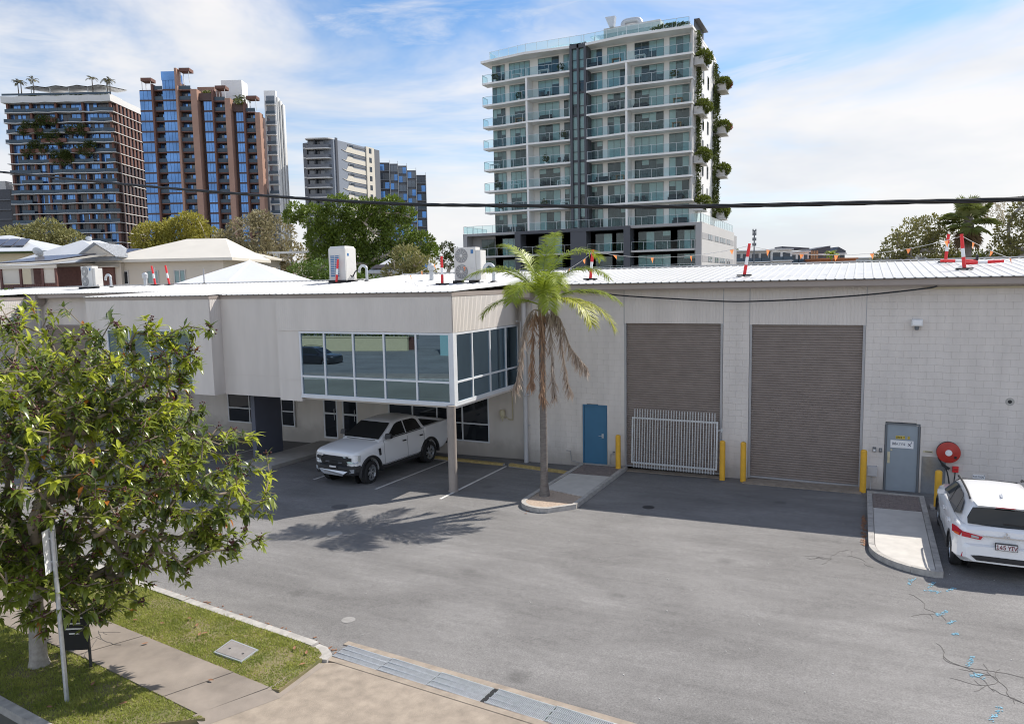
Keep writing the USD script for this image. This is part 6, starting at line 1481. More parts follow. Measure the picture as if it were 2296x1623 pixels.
# pale rear wing at its right
part(MB().box(42.22, 8, 0, 46.6, 9.5, zb_ + 21.4 * fh), 'rear_wing', 'tower_white', B)
for k in range(21):
    z = zb_ + k * fh; w = part(MB().box(42.8, 7.2, z - .2, 46.4, 7.999, z + .05), 'wing_slab', 'slab_white', B)
    part(MB().box(43.0, 7.9, z + .05, 46.0, 7.995, z + 2.6), 'pane', 'grey_glass', w); part(MB().box(42.9, 7.25, z + .05, 46.3, 7.3, z + 1.0), 'balustrade', 'bal_far', w)
for i, x in enumerate((46.62, 47.3, 48.0)): part(MB().box(x, 8.5 + i * .8, 0, x + .5, 10.5 + i * .8, zb_ + (20.8 - .3 * i) * fh), 'wing_fin', 'slab_white', B)
part(MB().box(25.8, 9, 0, 33.6, 14, zb_ + 22.6 * fh), 'lift_core', 'tower_white', B); part(MB().box(18.2, 6, 0, 24.6, 12, zb_ + 21.7 * fh), 'plant_room', 'copper_tan', B)
for (x, k, y) in ((.8, 21, .3), (14.8, 21.9, .6), (26.8, 20.3, 2.2), (37.4, 19.4, 3.8)):
    z = zb_ + k * fh
    part(MB().box(x - .2, y, z + 2.6, x + 3.6, y + 3, z + 3.5), 'pergola', 'brick_brown', B)
    part(MB().box(x, y + .2, z - .8, x + .15, y + .35, z + 2.6).box(x + 3.2, y + .2, z - .8, x + 3.35, y + .35, z + 2.6).box(x, y + 2.6, z - .8, x + .15, y + 2.75, z + 2.6), 'pergola_post', 'slab_white', B)
part(MB().box(28, -3, 0, 46, 12, 4.2), 'entry_canopy', 'slate_mid', B)
for x in (22.5, 34): part(MB().add(*leafcloud(rf, 160, (x + 1, 2.6, zb_ + (20.8 if x < 30 else 19.9) * fh), (1.8, .8, .6), .6)), 'planting', 'hedge', B)
small_palm('left rooftop palm on the copper tower', -80.6, 227, zb_ + 19.6 * fh, 2.6, 1.2, 'hedge', 'palms on the copper tower', 10); small_palm('right rooftop palm on the copper tower', -78.7, 227, zb_ + 19.6 * fh, 2.4, 1.2, 'hedge', 'palms on the copper tower', 10)
# ---- grey building with bone stripes and rounded white balconies
C_ = far_thing('apartment_tower', 'grey apartment building with zigzag cream stripes and rounded balconies, centre left', 'apartment tower', -63.3, 231, 4.4)
UsdGeom.Xformable(C_).AddScaleOp().Set(Gf.Vec3f(.80, 1, 1))
part(MB().box(-.5, 0, -4.5, 12, 24, .01), 'base', 'slate_mid', C_)
nf = 14; z0 = 7.0
part(MB().box(1.5, 2.4, 0, 12, 24, 47.4), 'core', 'grey_blue', C_)
part(MB().box(0, 1.2, 0, 1.5, 8, 46.2), 'edge_wing', 'slate_mid', C_)
for k in range(14):
    z = 47.9 - 2.967 * k
    part(MB().poly([(1.2, 2.5), (1.2, .5), (2.0, 0), (9.2, -.6), (10.4, -.3), (11.6, 1.0), (11.9, 2.5)], z - .60, z - .28), 'balcony', 'slab_white', C_)
    if k: continue
for k in range(1, 14):
    z = 47.9 - 2.967 * k; w = part(MB().box(1.8, 2.1, z, 10.6, 2.39, z + 2.3), 'window', 'slate', C_)
    for q in range(4): part(MB().box(1.9 + q * 2.2, 2.02, z + .05, 3.9 + q * 2.2, 2.09, z + 2.2), 'pane', 'night_glass' if q % 2 else 'grey_glass', w)
    part(MB().poly([(1.4, .65), (2.1, .2), (9.2, -.4), (10.2, -.1), (11.2, 1.0), (11.2, 1.08), (10.1, .0), (9.2, -.3), (2.1, .3), (1.45, .72)], z - .28, z + .7), 'balustrade', 'slate_mid', C_)
    part(MB().box(4.6, .4, z - .28, 4.75, 2.05, z + 2.36), 'divider', 'slate_mid', C_); part(MB().box(-.02, 1.12, z - .3, 1.0, 1.19, z + .05), 'edge_band', 'slab_white', C_)
# side wall receding to the right, facing right of the view: built turned
S_ = far_thing('apartment_tower', 'side wing of the striped grey building, running back to its right', 'apartment tower', -53.7, 231.3, 2.6, math.radians(63))
UsdGeom.Xformable(S_).AddScaleOp().Set(Gf.Vec3f(.70, 1, 1))
part(MB().box(0, .5, -2.7, 33, 10, .01), 'base', 'slate_mid', S_)
part(MB().box(0, 0, 0, 26.5, 12, 49.0), 'wing', 'grey_blue', S_)
part(MB().box(1.2, -.25, 0, 2.6, -.001, 49.6), 'recess', 'slate', S_)
for k in range(14):
    z = 47.6 - 2.967 * k
    part(MB().add(*sheet([(5.5, -.002, z - 1.05), (8.2, -.002, z - 1.25), (9.5, -.002, z + .12), (12.5, -.002, z + .12), (13.4, -.002, z - .25), (22.4, -.002, z - .35), (22.4, -.002, z - 1.75), (8.5, -.002, z - 1.55)][::-1], (0, -1, 0), .12)), 'stripe', 'bone', S_)
    part(MB().box(9.8, -.13, z + .3, 22.4, -.001, z + .9), 'dark_stripe', 'slate_mid', S_)
    w = part(MB().box(11.0, -.18, z + .32, 13.5, -.131, z + .88), 'slot_window', 'night_glass', S_)
part(MB().box(22.6, -.4, 0, 28.5, 10, 49.2), 'stair_wing', 'bone', S_); part(MB().box(28.51, -.2, 0, 33, 10, 49.0), 'end_wing', 'slate_mid', S_)
for k in range(14): part(MB().box(24.6, -.45, 47.2 - 2.967 * k, 26.4, -.401, 48.8 - 2.967 * k), 'stair_window', 'night_glass', S_)
# ---- dark slate building behind it
D_ = far_thing('apartment_tower', 'dark slate apartment building with thin white fins, behind the big green tree', 'apartment tower', -46.1, 268, 0, math.radians(8))
UsdGeom.Xformable(D_).AddScaleOp().Set(Gf.Vec3f(.655, 1, 1))
x = 0
for i, (w_, h_, gm) in enumerate(((5.6, 50.3, 'night_glass'), (4.5, 50.1, 'grey_glass'), (4.8, 49.6, 'grey_glass'), (5.0, 48.1, 'grey_glass'), (5.4, 46.6, 'night_glass'))):
    y = i * 1.1; part(MB().box(x, y, 0, x + w_, y + 14, h_), 'shaft', 'slate' if i in (0, 4) else 'slate_mid', D_)
    for k in range(14):
        z = h_ - 2.9 - 3.15 * k
        if z < 2: continue
        s = part(MB().box(x + .3, y - .5 if i in (0, 4) else y - .06, z - .25, x + w_ - .3, y - .001, z + .05), 'band', 'slate_mid' if i in (0, 4) else 'slate', D_)
        for q in range(2): part(MB().box(x + .4 + q * (w_ - .6) / 2, y - .05, z + .1, x + .2 + (q + 1) * (w_ - .6) / 2, y - .002, z + 2.3), 'pane', gm if (q + k + i) % 3 else 'blue_glass', s)
    part(MB().box(x + w_ - .12, y - .8, 0, x + w_ + .12, y, h_ + .8), 'fin', 'slab_white', D_)
    x += w_ + .02
# ---- dark block at the left edge of the view
E_ = far_thing('apartment_block', 'dark slatted block at the left edge of the view', 'apartment block', -173.7, 240)
part(MB().box(-20, 0, 0, 13.5, 20, 39.6), 'block', 'slate', E_)
for k in range(12): part(MB().box(-20, -.4, 2 + 3.1 * k, 13.6, -.001, 2.35 + 3.1 * k), 'slab', 'slate_mid', E_)
part(MB().box(-20, .5, 39.6, 12, 4, 42.3), 'roof_screen', 'tower_side', E_)
# ================================================================ low blocks far at the right
def low_block(label, u, depth, w, h, dpt_, wall, nf_, nb, frame='slab_white', group=None, turn=0.0):
    t = far_thing('apartment_block', label, 'apartment block', u, depth, 0, turn, group)
    part(MB().box(0, 0, 0, w, dpt_, h), 'wall', wall, t)
    part(MB().box(-.3, -.8, h, w + .3, dpt_, h + .35), 'roof', frame, t)
    for k in range(nf_):
        z = h - 2.9 - 3.0 * k
        part(MB().box(-.1, -1.2, z - .35, w + .1, -.001, z - .05), 'slab', frame, t)
        for q in range(nb):
            a = w * q / nb; part(MB().box(a + .35, -.05, z + .05, a + w / nb - .35, -.001, z + 2.2), 'window', 'night_glass', t)
            part(MB().box(a + .1, -1.19, z, a + w / nb - .1, -1.15, z + .95), 'balustrade', 'bal_far', t)
    return t
low_block('white balconied low block just right of the tower', 64.9, 215, 10.6, 14.3, 12, 'tower_side', 4, 4)
low_block('plain white low block left of the angular dark roofs', 75.9, 214, 5.8, 14.5, 12, 'tower_white', 4, 2)
t = low_block('white and black angular block with pointed dark gables', 82.3, 216, 5.2, 13.8, 12, 'tower_white', 3, 3)
part(MB().add(*sheet([(-3, -.9, 14.4), (5, -.9, 14.6), (5, -.9, 15.0), (-3, -.9, 15.6)], (0, 1, 0), 6)), 'raked_roof', 'slate', t)
t = low_block('dark grey gabled block beside a small bright palm', 88.2, 218, 6.2, 13.0, 12, 'slate_mid', 3, 4)
part(MB().add(*sheet([(0, -.6, 13.3), (6.2, -.6, 13.3), (6.2, -.6, 15.6), (.6, -.6, 14.6)], (0, 1, 0), 10)), 'gable', 'slate', t)
for q in range(3): part(MB().box(.2 + q * .8, -1.3, 8, .75 + q * .8, -1.25, 14.2), 'screen', 'wood', t)
t = low_block('dark pointed gable block at the right of the angular group', 97.6, 222, 3.2, 13.2, 12, 'slate', 3, 2)
part(MB().add(*sheet([(0, -.6, 13.5), (3.2, -.6, 13.5), (3.2, -.6, 14.2), (1.0, -.6, 15.4)], (0, 1, 0), 10)), 'gable', 'slate', t)
mat('brick_orange', (0.42, 0.16, 0.07), 0.8, var=.1)
low_block('long low orange brick building on the skyline', 86.2, 205, 10, 11.3, 10, 'brick_orange', 1, 5, 'brick_orange')
low_block('distant grey office building low on the skyline', 126.8, 270, 14.5, 13.0, 14, 'grey_light', 3, 8)
low_block('distant pale building behind the right hand trees', 160, 290, 50, 14.0, 14, 'tower_side', 3, 14)
# phone mast
t = far_thing('phone_mast', 'slim telephone mast with antennas on the skyline', 'mast', 66.2, 200)
MB().cyl((0, 0, 0), (0, 0, 19.4), .18, 8).build('pole', 'slate_mid', t)
for z in (15.2, 16.6, 18.0, 18.9): MB().box(-.5, -.15, z, -.25, .15, z + .8).box(.25, -.15, z, .5, .15, z + .8).box(-.4, -.05, z + .3, .4, .05, z + .4).build('antenna', 'slate_mid', t)
small_palm('small bright green palm on the skyline before the dark gables', 71.1, 163, 0, 11.2, 1.0, 'palm_green', None, 20)
# ================================================================ houses behind the warehouse
mat('house_cream', (0.62, 0.55, 0.40), 0.7, var=.04, scale=.6)
mat('house_beige', (0.58, 0.53, 0.46), 0.7, var=.04, scale=.6)
mat('roof_beige', (0.60, 0.565, 0.50), 0.5, var=.05, scale=.5)
mat('roof_grey', (0.50, 0.52, 0.55), 0.45, var=.06, scale=.5)
mat('roof_pale', (0.66, 0.675, 0.70), 0.45, var=.04, scale=.4)
mat('timber_red', (0.13, 0.06, 0.05), 0.7, var=.2, scale=6)
mat('solar', (0.075, 0.07, 0.085), 0.12, ior=1.7)
mat('curtain', (0.55, 0.56, 0.58), 0.8)
mat('fence_metal', (0.50, 0.52, 0.53), 0.5)
def hip(x0, y0, x1, y1, z, h, ov=.5, ridge=None):
    """Hipped roof over a plan rectangle; ridge along x when wider."""
    x0, y0, x1, y1 = x0 - ov, y0 - ov, x1 + ov, y1 + ov; w, d_ = x1 - x0, y1 - y0; m_ = min(w, d_) / 2
    if ridge is not None: r0, r1 = ridge
    elif w >= d_: r0, r1 = ((x0 + m_, (y0 + y1) / 2), (x1 - m_, (y0 + y1) / 2))
    else: r0, r1 = (((x0 + x1) / 2, y0 + m_), ((x0 + x1) / 2, y1 - m_))
    v = [(x0, y0, z), (x1, y0, z), (x1, y1, z), (x0, y1, z), (*r0, z + h), (*r1, z + h)]
    f = [(0, 1, 5, 4), (2, 3, 4, 5), (1, 2, 5, 5), (3, 0, 4, 4)] if w >= d_ or ridge is not None else [(0, 1, 4, 4), (1, 2, 5, 4), (2, 3, 5, 5), (3, 0, 4, 5)]
    b = MB(); b.add(v, f); b.add([(a, c, e - .18) for a, c, e in v[:4]], [(3, 2, 1, 0)])
    for i in range(4): j = (i + 1) % 4; b.quad((v[j][0], v[j][1], v[j][2]), (v[i][0], v[i][1], v[i][2]), (v[i][0], v[i][1], v[i][2] - .18), (v[j][0], v[j][1], v[j][2] - .18))
    return b
def hwin(t, x0, z0, x1, z1, y=0.0, m_='dark_glass', curtain=False):
    w = part(MB().box(x0 - .06, y - .07, z0 - .06, x1 + .06, y - .002, z0).box(x0 - .06, y - .07, z1, x1 + .06, y - .002, z1 + .06).box(x0 - .06, y - .07, z0, x0, y - .002, z1).box(x1, y - .07, z0, x1 + .06, y - .002, z1).box((x0 + x1) / 2 - .03, y - .06, z0, (x0 + x1) / 2 + .03, y - .002, z1), 'window', 'tower_side', t)
    for a, c in ((x0, (x0 + x1) / 2 - .03), ((x0 + x1) / 2 + .03, x1)): part(MB().box(a, y - .03, z0, c, y - .02, z1), 'pane', 'clear_glass' if curtain else m_, w)
    if curtain: part(MB().box(x0, y - .015, z0, x1, y - .008, z1), 'curtain', 'curtain', w)
def boards(t, x0, x1, z0, z1, m_, y=-.012, pitch=.24):
    z = z0
    while z < z1 - .05: part(MB().add([(x0, y, z), (x1, y, z), (x1, y + .010, z + pitch - .004), (x0, y + .010, z + pitch - .004), (x0, y + .012, z), (x1, y + .012, z)], [(0, 1, 2, 3), (0, 4, 5, 1)]), 'weatherboard', m_, t); z += pitch
# beige weatherboard house with hipped roof
H = far_thing('house', 'beige weatherboard house with pale hipped roof and three windows', 'house', -26.3, 48.5, 3.2, math.radians(-2))
part(MB().box(0, .0, -3, 7.6, 6, 5.15), 'wall', 'house_beige', H)
boards(H, 0, 7.6, 2.6, 5.1, 'house_beige', pitch=.16)
part(hip(-.1, 0, 7.9, 6, 5.2, 1.45, .5, ((3.9, 2.9), (6.6, 3.0))), 'roof', 'roof_beige', H)
for x0 in (.55, 2.55, 4.35): hwin(H, x0, 3.65, x0 + .66, 4.42, curtain=x0 > 1)
part(MB().box(-.9, -1.0, 4.72, .9, 0, 4.78), 'awning', 'roof_beige', H)
for k in range(3): part(MB().add(*sheet([(-.35 + k * .31, -.1, 5.42), (-.06 + k * .31, -.1, 5.42), (.85 + k * .31, 1.5, 5.95), (.56 + k * .31, 1.5, 5.95)], (0, -.3, 1), .05)), 'solar_panel', 'solar', H)
# pale pyramid roof joining the warehouse
H = far_thing('house', 'building with a pale grey pyramid roof rising just behind the warehouse roof', 'house', -17.9, 39.5, 3.0, math.radians(-1))
part(MB().box(.4, .4, -3, 5.6, 5.0, 3.6), 'wall', 'house_beige', H)
part(hip(0, 0, 6.0, 5.4, 3.55, 1.40, .4, ((3.05, 2.6), (3.07, 2.6))), 'roof', 'roof_pale', H)
part(MB().cyl((3.06, 2.6, 4.96), (2.8, -.4, 3.62), .04, 6), 'hip_cap', 'roof_pale', H)
# grey roofed house with gable and timber verandah
H = far_thing('house', 'house with grey gabled roof, solar lean-to and dark timber verandah', 'house', -33.0, 47.0, 2.6, math.radians(-3))
part(MB().box(1.5, 1.5, -3, 7.6, 8, 5.6), 'wall', 'house_beige', H)
part(MB().add([(-.6, .8, 5.45), (7.8, .8, 5.75), (8.2, 8, 5.6), (-1.2, 8, 5.45), (3.9, 3.4, 7.25), (4.5, 4.4, 7.25)], [(0, 1, 4, 4), (1, 2, 5, 4), (2, 3, 5, 5), (3, 0, 4, 5), (0, 3, 2, 1)]), 'roof', 'roof_grey', H)
part(MB().add(*sheet([(5.45, .6, 5.98), (7.75, .6, 5.98), (6.6, .6, 6.72)], (0, 1, 0), .2)), 'gable', 'house_beige', H)
part(MB().add([(5.2, .4, 5.95), (6.6, .4, 6.88), (6.6, 3.4, 6.88), (5.2, 3.4, 5.95), (8.0, .4, 5.95), (8.0, 3.4, 5.95)], [(0, 1, 2, 3), (1, 4, 5, 2), (3, 2, 1, 0), (2, 5, 4, 1)]), 'gable_roof', 'roof_grey', H)
part(MB().add(*sheet([(1.3, -1.6, 5.45), (5.3, -1.6, 5.55), (7.3, .55, 6.05), (3.4, .55, 5.95)], (0, -.25, 1), .08)), 'lean_to_roof', 'roof_beige', H)
for q in range(9): part(MB().add(*sheet([(1.5 + q * .38, -1.4, 5.60 + q * .011), (1.86 + q * .38, -1.4, 5.60 + q * .011), (3.7 + q * .38, .35, 6.05 + q * .011), (3.34 + q * .38, .35, 6.05 + q * .011)], (0, -.25, 1), .05)), 'solar_panel', 'solar', H)
part(MB().box(1.4, -1.5, 5.25, 5.3, -1.4, 5.45), 'fascia_board', 'house_beige', H)
for x in (1.7, 2.95, 4.35, 5.2): part(MB().box(x - .06, -1.45, -1, x + .06, -1.33, 5.25), 'verandah_post', 'timber_red', H)
for x0, x1 in ((1.78, 2.85), (4.42, 5.1)): part(MB().box(x0, -1.38, 4.35, x1, -1.34, 5.25), 'blind', 'house_beige', H)
for k in range(26): part(MB().box(1.75 + k * .135, -1.4, 3.5, 1.86 + k * .135, -1.37, 4.3), 'balustrade_board', 'timber_red', H)
for k in range(5): part(MB().box(3.1, 1.42, 4.3 + k * .16, 3.5, 1.47, 4.4 + k * .16), 'louvre', 'fence_metal', H)
part(MB().box(1.75, 1.40, 3.4, 5.4, 1.49, 5.4), 'verandah_wall', 'timber_red', H)
part(MB().box(1.6, -1.3, 3.3, 5.3, 1.39, 3.45), 'deck', 'timber_red', H)
part(MB().box(6.0, 1.3, 3.4, 7.2, 1.49, 5.4), 'door_panel', 'timber_red', H)
part(MB().lathe([(0, -.12), (.2, -.05), (.34, .06)], (0, 0, 0), 16).xform(rotx(-1.0), (3.0, .2, 6.3)).tube([(3.0, .3, 5.8), (3.0, .2, 6.3)], .03, 6), 'satellite_dish', 'fence_metal', H)
part(MB().lathe([(.14, 0), (.2, .13), (.18, .26), (0, .32)], (4.2, 3.7, 7.2), 12), 'roof_ventilator', 'galvanised', H)
# cream house at far left
H = far_thing('house', 'cream house with grey hipped roof and green gutter at far left', 'house', -46.5, 60, 3.5, math.radians(3))
part(MB().box(-6, 0, -3, 8.5, 9, 6.2), 'wall', 'house_cream', H)
part(hip(-6, 0, 8.5, 9, 6.25, 1.65, .6, ((2.9, 4.6), (3.2, 4.6))), 'roof', 'roof_grey', H)
part(MB().box(-6.6, -.68, 6.05, 9.1, -.6, 6.2), 'gutter', 'ivy', H)
for q in range(4): part(MB().add(*sheet([(3.0 + q * .95, .5, 6.72), (3.85 + q * .95, .5, 6.72), (3.6 + q * .85, 2.4, 7.38), (2.85 + q * .85, 2.4, 7.38)], (0, -.3, 1), .06)), 'solar_panel', 'solar', H)
hwin(H, 1.5, 3.3, 2.6, 4.4, curtain=True)
part(MB().box(-6, -3.0, 5.2, 3.4, -.02, 5.3), 'awning', 'roof_grey', H)
for (x, y, z) in ((.6, -.6, 4.5), (1.6, -1.0, 2.4)): part(MB().lathe([(0, -.1), (.28, -.04), (.45, .08)], (0, 0, 0), 14).xform(rotx(1.2), (x, y, z)), 'satellite_dish', 'copper_tan', H)
H = far_thing('house', 'house with white hipped roof showing at the left edge', 'house', -62, 76, 4, 0)
part(MB().box(-8, 0, -3, 7, 9, 6.6), 'wall', 'house_cream', H); part(hip(-8, 0, 7, 9, 6.65, 2.3, .6), 'roof', 'roof_pale', H)
H = far_thing('house', 'low house with flat pale roof between the gabled and beige houses', 'house', -33, 64, 3.5, 0)
part(MB().box(0, 0, -3, 11, 8, 5.6), 'wall', 'house_beige', H); part(hip(0, 0, 11, 8, 5.6, 1.15, .5), 'roof', 'roof_beige', H)
part(MB().lathe([(.25, 0), (.5, .18), (.5, .26), (.1, .34), (0, .34)], (3.4, .9, 6.1), 14), 'roof_ventilator', 'slate_mid', H)
H = far_thing('house', 'small grey hipped roof with a dark solar strip right of the tall air conditioner', 'house', -11.6, 62, 2.0, 0)
part(MB().box(0, 0, -2, 2.6, 4, 5.6), 'wall', 'roof_grey', H); part(hip(0, 0, 2.6, 4, 5.6, 1.1, .35, ((1.25, 1.8), (1.35, 1.8))), 'roof', 'roof_grey', H)
part(MB().add(*sheet([(-.1, -.2, 5.82), (2.7, -.2, 5.82), (2.3, .5, 6.12), (.3, .5, 6.12)], (0, -.3, 1), .05)), 'solar_panel', 'solar', H)
H = far_thing('shed', 'grey metal shed fence at the left edge behind the warehouse roof', 'shed', -32.5, 45, 2.5, 0)
for q in range(12): part(MB().box(-2.5 + q * .3, 0, 0, -2.21 + q * .3, .05, 4.5 - .03 * q), 'sheet', 'fence_metal', H)
for (u, dp, lab) in ((-28.6, 70, 'white posted pergola under the copper tower, left post'), (-22.4, 70, 'white posted pergola under the copper tower, right post')):
    H = far_thing('pergola', lab, 'pergola', u, dp, 4, 0); part(MB().box(0, 0, 0, .5, .5, 5.6), 'post', 'slab_white', H); part(MB().box(-.6, .1, 5.6, 3.6, .4, 5.8), 'beam', 'slab_white', H)

# ================================================================ trees behind
mat('tree_olive', (0.40, 0.43, 0.15), 0.65, island=.45, transl=.25, var=.3, scale=.5)
mat('tree_yellow', (0.54, 0.56, 0.09), 0.65, island=.4, transl=.3, var=.35, scale=.5)
mat('tree_brown', (0.52, 0.50, 0.25), 0.7, island=.45, transl=.25, var=.3, scale=.5)
mat('tree_green', (0.20, 0.37, 0.045), 0.5, island=.5, transl=.25, var=.3, scale=.6)
mat('tree_mid', (0.19, 0.27, 0.06), 0.55, island=.45, transl=.25, var=.3, scale=.6)
mat('bush_green', (0.14, 0.30, 0.04), 0.55, island=.45, transl=.25)
mat('limb_pale', (0.42, 0.36, 0.29), 0.85)
def bg_tree(name, label, u, depth, z0, lobes, m_, leaf, dens, seed, gap=.36, trunk='limb_pale', group='trees behind the warehouse', aspect=.5, tips_n=40):
    """lobes: (right, away, up, radius) in metres about the foot."""
    t = far_thing(name, label, 'tree', u, depth, z0, 0, group); r = np.random.default_rng(seed)
    V = []; N = []
    for (a, c, h, rad) in lobes:
        n = int(dens * rad ** 2); v = r.normal(0, 1, (n, 3)); v /= np.linalg.norm(v, axis=1, keepdims=True); rr = rad * r.uniform(.35, 1.0, (n, 1)) ** .5
        V.append(np.array([a, c, h]) + v * rr * [1, 1, .88]); N.append(v)
    P, N = np.vstack(V), np.vstack(N); f = meshkit.fbm(P * (1.25 / max(1.2, lobes[0][3] * .5)), 4, seed); k = f > gap
    P, N = P[k], N[k]
    MB().add(*leaf_faces(r, P, N + [0, 0, .4], leaf, aspect)).build('crown', m_, t)
    tips = P[r.choice(len(P), tips_n, replace=False)] * [1, 1, 1]
    c = P.mean(0); top = np.array([c[0] * .3, c[1] * .3, max(1.0, P[:, 2].min() * .9)])
    nodes, par, rad, tn = skeleton(np.zeros(3), tips, top, .045, .8)
    limb_mesh(nodes, par, rad, 6).build('limbs', trunk, t)
    MB().tube([(0, 0, -2), (0, 0, 0), tuple(top)], [rad[0] * 1.3 + .1, rad[0] + .08, rad[6]], 10).build('trunk', trunk, t)
    return t
def lob(r, n, w, h0, h1, rad, d_=2.5):
    """Lobes spread over a crown w wide."""
    o = []
    for i in range(n):
        x = r.uniform(-w / 2, w / 2); e = math.sqrt(max(0, 1 - (2 * x / w) ** 2)); o.append((x, r.uniform(-d_, d_), h0 + (h1 - h0) * (.25 + .6 * e * r.uniform(.5, 1.0)), rad * r.uniform(.75, 1.15)))
    return o
rb_ = np.random.default_rng(15)
bg_tree('gum_tree', 'olive grey tree behind the cream house at far left', -49.5, 78, 3, [(-2.0, 0, 8.6, 2.1), (1.0, 0, 9.4, 1.9), (3.0, 0, 8.5, 1.7), (-4, 0, 7.4, 1.8), (4.0, 0, 7.2, 1.5), (0, 1, 7.2, 2.4), (-6, 0, 6.5, 2)], 'tree_olive', .34, 420, 21, .30)
bg_tree('gum_tree', 'dense yellow green tree left of the copper tower foot', -37.0, 83, 3, [(-3.0, 0, 9.0, 2.2), (-.5, .3, 9.4, 2.2), (1.3, 0, 10.3, 1.9), (3.0, .3, 8.3, 2.4), (-1.2, -.6, 7.2, 2.6), (3.8, 0, 6.6, 2.0), (-3.8, 0, 7.0, 1.8), (.8, 0, 6.0, 2.4)], 'tree_yellow', .34, 480, 22, .27)
bg_tree('paperbark_tree', 'wide brownish paperbark with pale branches before the striped building', -25.0, 72, 2, [(0, 0, 9.4, 2.4), (2.4, 0, 9.6, 1.9), (-2.4, 0, 8.0, 2.3), (3.9, 0, 7.2, 1.8), (-4.3, 0, 6.6, 1.8), (1.0, -.6, 6.6, 2.7), (-1.7, 0, 5.5, 2.4), (3.0, 0, 5.2, 2.0), (-5.4, 0, 6.0, 1.2), (1, 0, 11.0, 1.1)], 'tree_brown', .30, 360, 23, .36, tips_n=110)
bg_tree('fig_tree', 'big spreading dark green tree before the slate building', -13.5, 66, 2, [(-5.4, 0, 11.0, 1.0), (-3.9, 0, 10.6, 1.3), (-2.2, 0, 9.9, 1.5), (-1.5, 0, 11.4, 1.3), (.4, 0, 10.8, 1.5), (1.5, 0, 10.8, 1.4), (3.2, 0, 11.3, 1.1), (4.3, 0, 10.6, 1.0), (3.6, 0, 9.0, 1.6), (5.6, 0, 8.0, 1.3), (6.4, 0, 7.4, .8), (1.0, .4, 8.8, 2.0), (-1.0, .4, 8.4, 2.0), (-3.2, 0, 8.6, 1.5), (-.4, 0, 6.6, 2.2), (2.2, 0, 6.6, 2.0), (4.2, 0, 6.8, 1.6), (-3.0, 0, 6.6, 1.6), (0.8, 0, 5.0, 2), (-6.0, 0, 10.6, .6)], 'tree_green', .30, 620, 24, .33, 'limb_pale')
bg_tree('bush', 'round bright green bush left of the tall air conditioner', -15.2, 56, 2, [(-.6, 0, 5.3, 1.2), (.8, 0, 5.6, 1.1), (0, 0, 4.3, 1.5), (1.4, 0, 4.5, 1.1), (-1.3, 0, 4.2, 1.0)], 'bush_green', .2, 700, 25, .24, tips_n=12)
bg_tree('bush', 'green bush just right of the tall air conditioner', -11.3, 56, 2, [(-.4, 0, 4.8, 1.0), (.7, 0, 4.3, 1.1), (1.6, 0, 4.0, .9)], 'bush_green', .2, 600, 26, .26, tips_n=12)
bg_tree('gum_tree', 'olive fine leaved tree left of the two fan unit', -7.7, 58, 2, [(-.4, 0, 6.4, 1.3), (.8, 0, 5.7, 1.2), (-1.2, 0, 5.2, 1.2), (.2, 0, 4.6, 1.6), (1.5, 0, 4.5, 1.0)], 'tree_olive', .26, 480, 27, .32)
bg_tree('gum_tree', 'small distant tree in the gap left of the white tower', -8.0, 95, 2, [(0, 0, 9.0, 1.0), (-.8, 0, 8.2, .9), (.8, 0, 8.3, .8), (0, 0, 7.2, 1.0)], 'tree_mid', .3, 380, 28, .36)
bg_tree('gum_tree', 'bronze green tree left of the fan palm at right', 25.7, 47, 1.7, [(0, 0, 7.2, 1.3), (1.0, 0, 7.6, 1.0), (-.9, 0, 6.4, 1.1), (-1.7, 0, 5.6, .9), (1.8, 0, 6.6, 1.2), (.5, 0, 5.4, 1.6), (2.4, 0, 5.2, 1.2), (-1.0, 0, 4.9, 1.2)], 'tree_olive', .22, 560, 29, .33, 'bark_grey')
bg_tree('gum_tree', 'open bronze green tree at the right edge of the view', 32.4, 46, 1.8, [(0, 0, 8.3, 1.3), (-1.0, 0, 7.3, 1.1), (.9, 0, 8.9, 1.3), (1.5, 0, 7.0, 1.6), (-.5, 0, 5.8, 1.3), (-1.6, 0, 6.2, .9), (1.0, 0, 5.4, 1.5), (2.8, 0, 8.4, 1.6), (-1.8, 0, 4.8, 1.0)], 'tree_olive', .22, 560, 30, .33, 'bark_grey')
bg_tree('bush', 'low dark shrubs at the foot of the fan palm', 29.8, 47, 2, [(0, 0, 4.8, 1.4), (-2, 0, 4.6, 1.3), (2, 0, 4.8, 1.4), (4, 0, 4.8, 1.4), (-4, 0, 4.0, 1.2)], 'tree_mid', .24, 420, 31, .30, tips_n=10)
for i, (u, dp, h, lab) in enumerate(((-31.6, 44.0, 3.7, 'leafy shrub in front of the verandah, left'), (-30.3, 44.0, 3.4, 'leafy shrub in front of the verandah posts'), (-28.7, 44, 3.2, 'small leafy shrub by the verandah steps'), (-20.6, 46.5, 3.55, 'low green shrub below the beige house windows'))):
    bg_tree('bush', lab, u, dp, 2.6, [(-.4, 0, h, .5), (.3, 0, h + .2, .5), (0, 0, h - .6, .7)], 'bush_green', .16, 900, 40 + i, .28, group='shrubs behind the warehouse', tips_n=8)
bg_tree('gum_tree', 'roof garden greenery on the low block right of the tower', 65.6, 218, 0, [(0, 0, 14.9, .8), (1.0, 0, 14.8, .7)], 'tree_mid', .5, 200, 50, .25, group='far greenery', tips_n=8)
